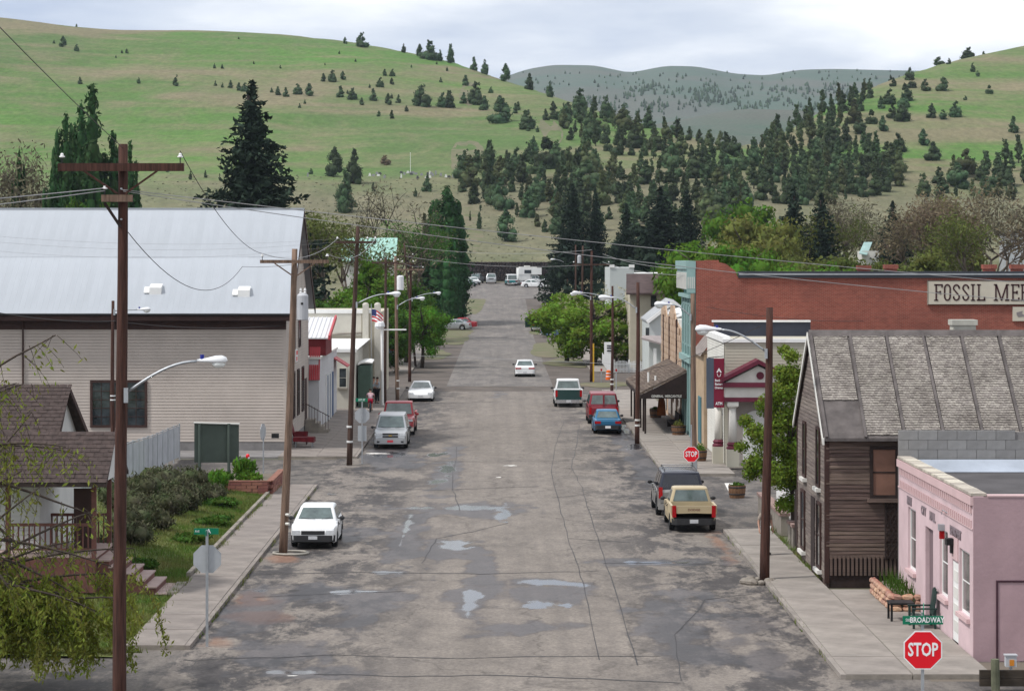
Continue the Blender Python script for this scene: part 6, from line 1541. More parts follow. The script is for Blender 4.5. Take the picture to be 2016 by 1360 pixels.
# near right stop sign
Yn = 49.5; xs_ = PX(1817, Yn)
sn = thing('stop_sign', 'large red STOP sign with BROADWAY blade at the bottom right', 'stop sign', (xs_, Yn, 0))
MB().box(xs_ - .028, xs_ + .028, Yn + .02, Yn + .07, 0, 3.62).build('post', M['galv'], sn)
cz = PZ(1279, Yn); octagon(sn, (xs_, Yn, cz), .405, 0, M['red'], M['sign_white'])
text_mesh('lettering', 'STOP', .36, M['sign_white'], sn, (xs_, Yn - .006, cz), XP, YN, .002, .009, 'CENTER', .68)
street_blade(sn, 'BROADWAY', (xs_, Yn, PZ(1220, Yn)), .79, .165, 0.0, .15, .78, '500')
street_blade(sn, None, (xs_ + .02, Yn + .05, PZ(1200, Yn)), .76, .165, math.radians(80), .14)
# far right stop sign
Yf = 119.0; xf = PX(1361, Yf)
sn = thing('stop_sign', 'red STOP sign at the second corner before the grey pole', 'stop sign', (xf, Yf, 0))
MB().box(xf - .03, xf + .03, Yf + .02, Yf + .07, 0, 2.6).build('post', M['galv'], sn)
cz = PZ(894, Yf); octagon(sn, (xf, Yf, cz), .39, 0, M['red'], M['sign_white'])
text_mesh('lettering', 'STOP', .35, M['sign_white'], sn, (xf, Yf - .006, cz), XP, YN, .002, .008, 'CENTER', .66)
MB().box(xf + .12, xf + .3, Yf + .4, Yf + .6, 0, .9).build('base_box', M['galv'], sn)
# near left sign seen from behind
Yl = 68.6; xl = PX(408, Yl)
sn = thing('stop_sign', 'grey back of a stop sign under a green A street blade', 'stop sign', (xl, Yl, .0))
MB().box(xl - .035, xl + .035, Yl - .07, Yl - .02, 0, PZ(1042, Yl)).build('post', M['galv'], sn)
octagon(sn, (xl, Yl, PZ(1100, Yl)), .405, 0, None, M['sign_back'])
street_blade(sn, 'A', (xl - .02, Yl - .05, PZ(1045, Yl)), .66, .165, .05, .16, 1.0, 'AVE')
street_blade(sn, None, (xl, Yl + .02, PZ(1048, Yl)), .6, .14, math.radians(84), .14)
# second corner left, back of sign with green blade
Y2 = 128.5; x2 = PX(713, Y2)
sn = thing('stop_sign', 'pale back of a stop sign beside the dark lamp pole', 'stop sign', (x2, Y2, 0))
MB().box(x2 - .03, x2 + .03, Y2 - .07, Y2 - .02, 0, PZ(790, Y2)).build('post', M['galv'], sn)
octagon(sn, (x2, Y2, PZ(818, Y2)), .40, 0, None, M['sign_back'])
MB().box(x2 - .22, x2 + .22, Y2 - .01, Y2, PZ(868, Y2), PZ(838, Y2)).build('lower_plate', M['sign_back'], sn)
street_blade(sn, '1ST ST', (x2 - .02, Y2 - .06, PZ(787, Y2)), .62, .17, 0.0, .14, .9)
# edge-on sign before the hall
Y3 = 121.0; x3 = PX(518, Y3)
sn = thing('road_sign', 'grey road sign turned edge on before the tan hall wall', 'road sign', (x3, Y3, 0))
MB().box(x3 - .02, x3 + .04, Y3, Y3 + .05, 0, PZ(862, Y3)).build('post', M['galv'], sn)
octagon(sn, (x3, Y3, PZ(850, Y3)), .42, 0, None, M['sign_back'], math.radians(76))
# far green blade and pedestal posts
sn = thing('street_name_sign', 'small green street name sign on the far left corner', 'street sign', (PX(746, 196), 196, .14))
MB().cyl((PX(748, 196), 196, .14), (PX(748, 196), 196, PZ(722, 196)), .03).build('post', M['galv'], sn)
street_blade(sn, None, (PX(744, 196), 195.9, PZ(727, 196)), .5, .15, 0, .12)
for k, (px, py, lab) in enumerate(((1184, 754, 'thin grey marker post with red top left of the orange drum'), (1213, 772, 'thin grey marker post in the verge right of the orange drum'))):
    Y = YG(py); mp_ = thing('marker_post', lab, 'post', (PX(px, Y), Y, 0))
    MB().cyl((0, 0, 0), (0, 0, 1.0 + k * .6), .04).build('shaft', M['galv'], mp_, local=True); MB().box(-.07, .07, -.05, .05, 1.0 + k * .6, 1.18 + k * .6).build('reflector', M['tail'], mp_, local=True)
# ================================================================== vehicles (local frame: +y forward, origin under the middle)
def paint(name, c, rough=.28, metal=0.0): return mat(name, c, rough, .04, .8, metal=metal, spec=.5)
CP = {'white': paint('car_white', (.72, .73, .73)), 'silver': paint('car_silver', (.42, .43, .44), .3, .5), 'red': paint('car_red', (.33, .012, .022)), 'darkred': paint('van_red', (.21, .010, .022)),
      'blue': paint('car_blue', (.012, .12, .24)), 'tan': paint('pickup_tan', (.45, .365, .225), .4), 'green': paint('truck_green', (.012, .045, .042)), 'navy': paint('suv_navy', (.020, .022, .035), .25),
      'grey': paint('truck_grey', (.12, .125, .13), .35), 'teal': paint('van_teal', (.02, .17, .18)), 'lblue': paint('old_blue', (.09, .15, .24), .4), 'pewter': paint('suv_pewter', (.26, .255, .245), .35, .4)}
def rrect(w, y0, y1, r, n=3):
    P = []
    for cx, cy, a0 in ((w - r, y1 - r, 0), (-w + r, y1 - r, 90), (-w + r, y0 + r, 180), (w - r, y0 + r, 270)):
        for k in range(n + 1):
            a = math.radians(a0 + 90 * k / n); P.append((cx + r * math.cos(a), cy + r * math.sin(a)))
    return P
def interp(x, P): return float(np.interp(x, [p[0] for p in P], [p[1] for p in P]))
def car(name, label, cat, loc, rz, body, L=4.5, W=1.75, wb=2.65, wr=.31, top=None, cabin=None, belt=.92, roof=1.42, zb=.2, rear_lights='wide', grille=True, upper=None,
        bumper=None, plate_f=True, plate_r=True, head_z=.68, tail_z=.78, tail_h=.16, tail_w=.34, rack=False, side_split=1, mirrors=None, bed=None, glass=None, group=None, spare=None, roofmat=None, tailgate=None, wheel_m=None, fog=False):
    """builds body shell with wheel arches, cabin, glass, lamps, bumpers, mirrors and four wheels"""
    loc = (loc[0], loc[1], loc[2] if len(loc) > 2 else 0.02)
    t = thing(name, label, cat, loc, rz, group)
    hw = W / 2; yf, yr = wb / 2 + .02, -wb / 2 + .02; ra = wr + .055
    top = top or [(-L / 2, .80), (-L / 2 + .1, .92), (-L / 2 + .8, .95), (L / 2 - 1.3, .92), (L / 2 - .25, .78), (L / 2, .62)]
    ys = sorted(set([round(v, 3) for v in np.linspace(-L / 2, L / 2, 25)] + [round(yw + d, 3) for yw in (yf, yr) for d in np.linspace(-ra - .02, ra + .02, 13)] + [round(p[0], 3) for p in top]))
    V, F = [], []; n = 13
    for y in ys:
        e = abs(y) / (L / 2); tp = 1 - .10 * e ** 8 - .03 * e ** 3
        w_ = hw * tp; zt = interp(y, top); b = zb + (.10 * max(0, e - .86) / .14)
        for yw in (yf, yr):
            if abs(y - yw) < ra: b = max(b, wr + math.sqrt(ra * ra - (y - yw) ** 2))
        b = min(b, zt - .06); m_ = b + (zt - b) * .5
        half = [(w_ * .90, b), (w_ * .985, b + min(.05, (zt - b) * .3)), (w_, m_), (w_ * .985, zt - (zt - b) * .22), (w_ * .95, zt - .035), (w_ * .86, zt - .002)]
        ring = [(a, y, z) for a, z in half] + [(0, y, zt + .018)] + [(-a, y, z) for a, z in half[::-1]]
        V += ring
    for i in range(len(ys) - 1):
        for k in range(n - 1): F.append((i * n + k, i * n + k + 1, (i + 1) * n + k + 1, (i + 1) * n + k))
    F.append(tuple(range(n))); F.append(tuple(range((len(ys) - 1) * n, len(ys) * n))[::-1])
    MB().add(V, F).build('body', body, t, smooth='auto', local=True)
    MB().box(-hw * .86, hw * .86, -L / 2 + .15, L / 2 - .15, zb + .02, .5).build('underbody', M['underbody'], t, local=True)
    # cabin
    yb0, yb1, yr0, yr1, wbelt, wroof = cabin or (-1.55, .95, -1.0, .25, hw * .93, hw * .72)
    Vc = []; lev = [(belt - .05, 0.0), (belt + .02, .05), (belt + (roof - belt) * .80, .86), (roof - .035, .97), (roof, 1.06)]
    nn = 16
    for z, f in lev:
        f2 = min(f, 1.0); sh = .0 if f <= 1 else .09
        w_ = wbelt + (wroof - wbelt) * f2 - sh * .6; a, b = yb0 + (yr0 - yb0) * f2 + sh, yb1 + (yr1 - yb1) * f2 - sh
        Vc += [(x, y, z) for x, y in rrect(w_, a, b, .10)]
    Fc = []
    for i in range(len(lev) - 1): Fc += [(i * nn + k, i * nn + (k + 1) % nn, (i + 1) * nn + (k + 1) % nn, (i + 1) * nn + k) for k in range(nn)]
    base = len(Vc); Vc.append((0, (yr0 + yr1) / 2, roof + .035)); Fc += [((len(lev) - 1) * nn + k, (len(lev) - 1) * nn + (k + 1) % nn, base) for k in range(nn)]
    MB().add(Vc, Fc).build('cabin', roofmat or body, t, smooth='auto', local=True)
    gl = glass or M['autoglass']
    def lerp(a, b, f): return a + (b - a) * f
    def endglass(nm, yb, yr_, sgn, lo=.10, hi=.90, ins=.12):
        z0, z1 = lerp(belt, roof - .03, lo), lerp(belt, roof - .03, hi); w0, w1 = lerp(wbelt, wroof, lo) - ins, lerp(wbelt, wroof, hi) - ins * .95; ya, y2 = lerp(yb, yr_, lo), lerp(yb, yr_, hi)
        nrm = Vector((0, (z1 - z0) * sgn, -(y2 - ya) * sgn)).normalized() * .014
        P = [Vector((-w0, ya, z0)) + nrm, Vector((w0, ya, z0)) + nrm, Vector((w1, y2, z1)) + nrm, Vector((-w1, y2, z1)) + nrm]
        MB().slab(P, -nrm * .5).build(nm, gl, t, local=True)
    endglass('windshield', yb1, yr1, 1); endglass('rear_window', yb0, yr0, -1, .12, .88)
    for s in (-1, 1):
        cuts = np.linspace(0, 1, side_split + 2)
        for q in range(side_split + 1):
            fa, fb = cuts[q] + .03, cuts[q + 1] - .03; lo, hi = .10, .86; P = []
            for f, v in ((fa, lo), (fb, lo), (fb, hi), (fa, hi)):
                a, b = lerp(yb0, yr0, v) + .12, lerp(yb1, yr1, v) - .12
                P.append(Vector((s * (lerp(wbelt, wroof, v) + .010), lerp(a, b, f), lerp(belt, roof - .03, v))))
            MB().slab(P, (-s * .008, 0, 0)).build('side_window', gl, t, local=True)
    # wheels
    for x in (-1, 1):
        for yw in (yf, yr):
            wx = x * (hw - .115); ty = MB(); prof = [(wr * .62, -.10), (wr * .94, -.105), (wr, -.07), (wr, .07), (wr * .94, .105), (wr * .62, .10)]
            Vt, Ft = [], []; nt = 20
            for r_, o_ in prof:
                for k in range(nt): a = 2 * pi * k / nt; Vt.append((wx + o_ * x, yw + r_ * math.cos(a), wr + r_ * math.sin(a)))
            for i in range(len(prof) - 1): Ft += [(i * nt + k, i * nt + (k + 1) % nt, (i + 1) * nt + (k + 1) % nt, (i + 1) * nt + k) for k in range(nt)]
            Ft.append(tuple(range(nt)))
            w = ty.add(Vt, Ft).build('wheel', M['rubber'], t, local=True, smooth='auto')
            MB().add([(wx + .085 * x, yw + wr * .63 * math.cos(2 * pi * k / nt), wr + wr * .63 * math.sin(2 * pi * k / nt)) for k in range(nt)] + [(wx + .06 * x, yw, wr)], [(k, (k + 1) % nt, nt) for k in range(nt)]).build('rim', wheel_m or M['rim'], w, local=True)
    for s in (-1, 1):      # door shut lines and handles
        for q in range(side_split + 2 if not bed else 3):
            y = lerp(yb0 + .25, yb1 - .05, q / (side_split + 1 if not bed else 2)); MB().box(*sorted((s * hw * .97, s * (hw + .003))), y - .008, y + .008, zb + .12, belt - .05).build('door_seam', M['plastic'], t, local=True)
            if q: MB().box(*sorted((s * hw * .97, s * (hw + .02))), y - .32, y - .16, belt - .17, belt - .135).build('door_handle', M['plastic'], t, local=True)
        MB().tube([(s * .12 - .1, yb1 - .02, belt + .05), (s * .12 + .42 * s, yb1 - .08, belt + .09)], .010, 4).build('wiper', M['plastic'], t, local=True)
    MB().box(-hw * .84, hw * .84, -L / 2 - .004, -L / 2 + .05, .56, .572).build('rear_seam', M['plastic'], t, local=True)
    # lamps, grille, bumpers, plates, mirrors
    bm_ = bumper or M['plastic']
    MB().add(*rounded_bar(hw * .95, L / 2 - .16, L / 2 + .05, .27, .50)).build('front_bumper', bm_, t, local=True)
    MB().add(*rounded_bar(hw * .95, -L / 2 + .16, -L / 2 - .06, .30, .53)).build('rear_bumper', bm_, t, local=True)
    zf = interp(L / 2 - .05, top)
    for s in (-1, 1):
        MB().box(*sorted((s * hw * .56, s * hw * .90)), L / 2 - .10, L / 2 + .012 - .05 * .2, head_z - .07, head_z + .07).build('headlight', M['head'], t, local=True)
        MB().box(*sorted((s * (hw * .93 - tail_w * (1 if rear_lights == 'wide' else .45)), s * hw * .93)), -L / 2 - .018, -L / 2 + .12, tail_z - tail_h / 2 if rear_lights == 'wide' else tail_z - .22, tail_z + tail_h / 2 if rear_lights == 'wide' else tail_z + .22).build('taillight', M['tail'], t, local=True)
        mz = belt + .06; MB().ell((s * (hw + .10), yb1 - .32, mz), (.10, .055, .075), 8, 6).box(*sorted((s * (hw - .06), s * (hw + .05))), yb1 - .35, yb1 - .30, mz - .03, mz + .02).build('wing_mirror', mirrors or M['plastic'], t, local=True)
        if fog: MB().box(*sorted((s * hw * .62, s * hw * .78)), L / 2 + .0, L / 2 + .058, .34, .43).build('fog_lamp', M['plastic'], t, local=True)
    if grille: MB().box(-hw * .5, hw * .5, L / 2 - .06, L / 2 + .010, head_z - .075, head_z + .06).build('grille', M['plastic'], t, local=True)
    if plate_f: MB().box(-.16, .16, L / 2 + .05, L / 2 + .064, .36, .48).build('front_plate', plate_f if not isinstance(plate_f, bool) else M['plate'], t, local=True)
    if plate_r: MB().box(-.16, .16, -L / 2 - .074, -L / 2 - .06, .36, .50).build('rear_plate', plate_r if not isinstance(plate_r, bool) else M['plate'], t, local=True)
    if rack:
        for s in (-1, 1): MB().tube([(s * wroof * .86, yr0 + .2, roof + .02), (s * wroof * .86, yr0 + .25, roof + .10), (s * wroof * .86, yr1 - .25, roof + .10), (s * wroof * .86, yr1 - .2, roof + .02)], .018, 5).build('roof_rail', M['plastic'], t, local=True)
        for y in np.linspace(yr0 + .4, yr1 - .4, 3): MB().box(-wroof * .86, wroof * .86, y - .03, y + .03, roof + .085, roof + .115).build('roof_bar', M['chrome'], t, local=True)
    if bed:
        b0, b1, bz, bmat = bed          # bed from b0 (tail) to b1 (cab), rail height
        for s in (-1, 1): MB().box(*sorted((s * (hw - .10), s * hw * .985)), b0 + .02, b1, .70, bz).build('bed_side', bmat, t, local=True)
        MB().box(-hw * .90, hw * .90, b0 - .005, b0 + .07, .52, bz - .01).build('tailgate', tailgate or bmat, t, local=True)
        MB().box(-hw * .88, hw * .88, b1 - .06, b1, .70, bz).build('bed_front', bmat, t, local=True)
    return t
def rounded_bar(w, y0, y1, z0, z1):
    """bumper: bar with drawn back corners"""
    P = [(-w, y0), (-w * .97, y0 + (y1 - y0) * .55), (-w * .78, y1), (w * .78, y1), (w * .97, y0 + (y1 - y0) * .55), (w, y0)]
    V = [(x, y, z) for z in (z0, z1) for x, y in P]; n = len(P)
    return V, [tuple(range(n))[::-1], tuple(range(n, 2 * n))] + [(i, (i + 1) % n, n + (i + 1) % n, n + i) for i in range(n)]

FRONT = pi      # nose towards the camera
M['plate_red'] = mat('red_dealer_plate', (.6, .05, .07), .5, .1, 6)
# white hatchback
car('hatchback', 'boxy white hatchback parked by the leaning pole on the left', 'car', (-6.72, 93.2), FRONT, CP['white'], 4.3, 1.68, 2.46, .29,
    [(-2.15, .78), (-2.1, .90), (-1.6, .93), (.55, .90), (1.7, .80), (2.05, .74), (2.15, .58)], (-1.95, .78, -1.35, .05, .77, .60), .90, 1.36, .19, head_z=.60, tail_z=.7, mirrors=M['plastic'])
# silver minivan
v = car('minivan', 'silver minivan with red front plate before the red pickup', 'car', (-5.98, 140.4), FRONT, CP['silver'], 4.9, 1.86, 3.0, .34,
    [(-2.45, .95), (-2.4, 1.05), (1.2, 1.05), (1.55, 1.02), (2.2, .92), (2.4, .84), (2.45, .60)], (-2.35, 1.42, -2.15, .55, .87, .70), 1.03, 1.76, .24, head_z=.78, plate_f=M['plate_red'], bumper=CP['silver'], grille=False, fog=True, tail_z=1.0, side_split=2)
for z in (.66, .80): MB().box(-.42, .42, 2.40, 2.465, z - .04, z + .05).build('grille', M['plastic'], v, local=True)
MB().box(-.09, .09, 2.466, 2.48, .70, .75).build('badge', mat('gold_badge', (.6, .4, .1), .35, .1, 3, metal=.6), v, local=True)
# red pickup behind
car('pickup_truck', 'red pickup truck half hidden behind the silver minivan', 'pickup truck', (-6.0, 150.6), FRONT, CP['red'], 5.5, 2.0, 3.5, .38,
    [(-2.75, .80), (-.9, .80), (-.85, 1.10), (1.2, 1.10), (2.4, 1.05), (2.65, 1.0), (2.75, .66)], (-.9, 1.0, -.75, .45, .92, .78), 1.08, 1.86, .36, head_z=.9, mirrors=CP['red'], bed=(-2.75, -.95, 1.18, CP['red']), bumper=M['chrome'], tail_z=.95)
# white coupe
car('coupe', 'low white coupe parked facing us before the far left corner', 'car', (-5.72, 184.2), FRONT, CP['white'], 4.7, 1.85, 2.75, .31,
    [(-2.35, .78), (-2.25, .90), (-1.5, .93), (.7, .88), (1.8, .74), (2.2, .64), (2.35, .48)], (-1.9, 1.05, -.85, .0, .85, .60), .88, 1.36, .17, head_z=.58, grille=False, bumper=CP['white'], mirrors=M['plastic'])
# white sedan driving away
car('sedan', 'white sedan driving away in the middle of the street', 'car', (2.12, 220.5), 0, CP['white'], 4.6, 1.76, 2.65, .31, bumper=CP['white'], tail_z=.76, tail_w=.5, tail_h=.12)
# white and green pickup
car('pickup_truck', 'white pickup truck with dark green tailgate driving away', 'pickup truck', (4.72, 178), 0, CP['white'], 5.4, 1.98, 3.4, .38,
    [(-2.7, .80), (-.9, .80), (-.85, 1.12), (1.2, 1.12), (2.4, 1.06), (2.6, 1.0), (2.7, .66)], (-.92, 1.05, -.78, .5, .92, .76), 1.10, 1.84, .38, bed=(-2.7, -.95, 1.22, CP['white']), tailgate=CP['green'], bumper=M['chrome'], rear_lights='tall', tail_z=.95, head_z=.9)
# red van
car('van', 'dark red van parked behind the blue sedan on the right', 'van', (6.42, 160.2), 0, CP['darkred'], 5.0, 1.95, 3.0, .35,
    [(-2.5, 1.0), (-2.45, 1.12), (1.3, 1.12), (1.8, 1.08), (2.3, .98), (2.5, .66)], (-2.44, 1.6, -2.25, .8, .93, .78), 1.18, 1.92, .32, bumper=M['plastic'], rear_lights='tall', tail_z=.85, side_split=2, mirrors=M['plastic'])
MB().box(-.05, .05, -2.50, -2.30, 1.12, 1.85).build('door_post', CP['darkred'], bpy.data.objects['van'], local=True)
# blue sedan
car('sedan', 'metallic blue sedan parked nearest the canopy pole', 'car', (6.32, 151.2), 0, CP['blue'], 4.3, 1.68, 2.5, .30,
    [(-2.15, .74), (-2.1, .86), (-1.3, .90), (.8, .86), (1.7, .78), (2.05, .72), (2.15, .56)], (-1.5, .95, -.85, .2, .77, .60), .87, 1.36, .18, tail_z=.70, tail_w=.36, tail_h=.15, plate_r=M['sign_white'])
# silver and black SUV
car('suv', 'grey SUV with dark rear window and roof rack before the tan pickup', 'car', (7.28, 104.6), 0, CP['pewter'], 4.9, 1.95, 2.95, .36,
    [(-2.45, 1.0), (-2.4, 1.10), (1.0, 1.10), (2.2, 1.0), (2.4, .92), (2.45, .62)], (-2.40, 1.1, -2.22, .45, .92, .74), 1.08, 1.80, .34, rack=True, rear_lights='tall', tail_z=.98, side_split=2, bumper=CP['pewter'], mirrors=M['black'], glass=mat('tinted_glass', (.012, .014, .022), .07, .2, 1, spec=.6), roofmat=CP['navy'])
# tan pickup
v = car('pickup_truck', 'tan compact pickup parked nearest on the right', 'pickup truck', (7.36, 98.9), 0, CP['tan'], 4.75, 1.78, 2.85, .33,
    [(-2.37, .72), (-.65, .72), (-.62, .98), (1.1, .98), (2.1, .92), (2.3, .86), (2.37, .58)], (-.66, 1.05, -.52, .40, .82, .66), .96, 1.55, .30, bed=(-2.37, -.70, 1.02, CP['tan']), rear_lights='tall', tail_z=.80, bumper=M['plastic'], head_z=.74, tailgate=CP['tan'])
MB().box(-.78, .78, -2.30, -.78, .72, .735).build('bed_floor', M['plastic'], v, local=True)
text_mesh('tailgate_lettering', 'DODGE', .12, mat('brown_letters', (.12, .03, .02), .6, .1, 2), v, (0, -2.378, .86), XP, YN, .001, .002, 'CENTER', 1.1, local=True)
# far vehicles: stand on the rising land
def fl_(px, Y): X = PX(px, Y); return (X, Y, land(X, Y) + .04)
car('sedan', 'silver sedan parked nose in under the left trees', 'car', fl_(892, 338), math.radians(82), CP['silver'], 4.75, 1.8, 2.75, .33,
    [(-2.37, .86), (-2.3, .98), (-1.3, .98), (.8, .90), (1.8, .78), (2.2, .68), (2.37, .5)], (-1.95, 1.2, -1.0, .05, .83, .62), .92, 1.44, .2, tail_w=.5, bumper=CP['silver'])
car('sedan', 'red car mostly hidden beyond the silver sedan on the left', 'car', fl_(906, 342), math.radians(86), CP['red'], 4.5, 1.75, 2.65, .31, bumper=CP['red'])
v = car('pickup_truck', 'dark green truck with open door under the right chestnut', 'pickup truck', fl_(1060, 335), 0, CP['green'], 5.2, 1.95, 3.2, .37,
    [(-2.6, 1.0), (-.9, 1.0), (-.85, 1.12), (1.2, 1.12), (2.4, 1.06), (2.6, .7)], (-2.5, 1.05, -2.3, .5, .92, .76), 1.10, 1.84, .38, bumper=M['chrome'], tail_z=.9)
MB().slab([(-.98, .95, .45), (-1.75, .55, .45), (-1.75, .55, 1.75), (-1.05, .95, 1.8), (-.98, .95, 1.1)], (.03, .05, 0)).build('open_door', CP['green'], v, local=True)
car('sedan', 'old blue and white car parked sideways beneath the chestnut', 'car', fl_(1104, 318), math.radians(-78), CP['lblue'], 5.0, 1.85, 2.95, .33, bumper=M['chrome'], roofmat=CP['white'], tail_w=.6, tail_h=.1)
car('sedan', 'dark car beside the blue and white car under the chestnut', 'car', fl_(1128, 322), math.radians(-80), CP['grey'], 4.6, 1.75, 2.7, .31)
car('sedan', 'blue car half hidden behind the left pole cluster', 'car', (PX(771, 262), 262, .03), math.radians(20), CP['lblue'], 4.5, 1.75, 2.65, .31, bumper=M['chrome'])
car('pickup_truck', 'dark grey pickup facing us at the far left of the lot', 'pickup truck', fl_(938, 478), FRONT - .2, CP['grey'], 5.3, 1.95, 3.3, .38,
    [(-2.6, .80), (-.9, .80), (-.85, 1.12), (1.2, 1.12), (2.4, 1.06), (2.6, .7)], (-.92, 1.05, -.78, .5, .92, .76), 1.10, 1.84, .38, bed=(-2.6, -.95, 1.22, CP['grey']), bumper=M['chrome'], head_z=.9)
car('pickup_truck', 'silver pickup facing us in the middle of the far lot', 'pickup truck', fl_(967, 478), FRONT, CP['silver'], 5.3, 1.95, 3.3, .38,
    [(-2.6, .80), (-.9, .80), (-.85, 1.12), (1.2, 1.12), (2.4, 1.06), (2.6, .7)], (-.92, 1.05, -.78, .5, .92, .76), 1.10, 1.84, .38, bed=(-2.6, -.95, 1.22, CP['silver']), bumper=CP['silver'], head_z=.9)
car('van', 'white and teal van seen from behind in the far lot', 'van', fl_(1006, 470), .1, CP['teal'], 4.9, 2.0, 3.0, .36,
    [(-2.45, .95), (1.2, 1.0), (2.2, .95), (2.45, .6)], (-2.40, 1.4, -2.25, .8, .96, .86), .98, 2.05, .36, roofmat=CP['white'], bumper=M['chrome'])
car('sedan', 'white car wedged between teal van and camper', 'car', fl_(1023, 474), 0, CP['white'], 4.5, 1.75, 2.65, .31, bumper=CP['white'])
car('sedan', 'rounded white sedan parked sideways before the camper', 'car', fl_(1051, 462), math.radians(-98), CP['white'], 4.5, 1.75, 2.65, .32,
    [(-2.25, .80), (-2.15, .95), (-1.3, .98), (.8, .90), (1.7, .78), (2.1, .68), (2.25, .5)], (-2.0, 1.2, -1.0, .1, .82, .62), .92, 1.46, .2, bumper=CP['white'])
car('sedan', 'dark teal car at the left edge of the far lot', 'car', fl_(922, 466), FRONT + .4, CP['green'], 4.4, 1.7, 2.6, .31)
car('sedan', 'white car behind the dark teal car at the lot edge', 'car', fl_(932, 472), FRONT + .3, CP['white'], 4.4, 1.7, 2.6, .31)
# camper on a pickup
X, Y, Z = fl_(1050, 472)
v = car('camper_truck', 'white pickup with slide in camper and roof air unit', 'camper', (X, Y, Z), math.radians(-80), CP['white'], 5.6, 2.0, 3.5, .38,
    [(-2.8, .80), (-.6, .80), (-.55, 1.12), (1.4, 1.12), (2.5, 1.06), (2.8, .7)], (-.62, 1.25, -.5, .7, .92, .76), 1.10, 1.84, .38, bumper=M['chrome'])
MB().box(-1.05, 1.05, -3.0, -.7, .82, 1.9).box(-1.12, 1.12, -3.0, 1.35, 1.9, 3.15).build('camper_shell', M['white'], v, local=True)
MB().box(-1.0, 1.0, -2.6, .5, 3.155, 3.3).box(-.4, .4, -1.7, -.7, 3.301, 3.55).build('air_unit', M['offwhite'], v, local=True)
for s in (-1, 1): MB().box(*sorted((s * 1.121, s * 1.135)), -1.9, -.6, 2.1, 2.75).build('camper_window', M['glass'], v, local=True)
# ================================================================== people
def skin(name, J, E, R, m, parent, root=0, sub=1, smooth=True):
    """continuous body grown over a skeleton: J joints, E edges, R radius (x,y) per joint"""
    keys = list(J); idx = {k: i for i, k in enumerate(keys)}
    me = bpy.data.meshes.new(name); me.from_pydata([J[k] for k in keys], [(idx[a], idx[b]) for a, b in E], [])
    me.materials.append(m)
    o = link(name, me, parent)
    md = o.modifiers.new('skin', 'SKIN'); md.use_smooth_shade = True; md.branch_smoothing = .5
    for k in keys:
        r = R[k]; r = (r, r) if not isinstance(r, tuple) else r
        me.skin_vertices[0].data[idx[k]].radius = r
    me.skin_vertices[0].data[root].use_root = True
    sb_ = o.modifiers.new('sub', 'SUBSURF'); sb_.levels = sub; sb_.render_levels = sub
    return o
M['skin'] = mat('skin', (.45, .26, .19), .6, .08, 6); M['hair'] = mat('dark_hair', (.03, .02, .015), .8, .2, 8)
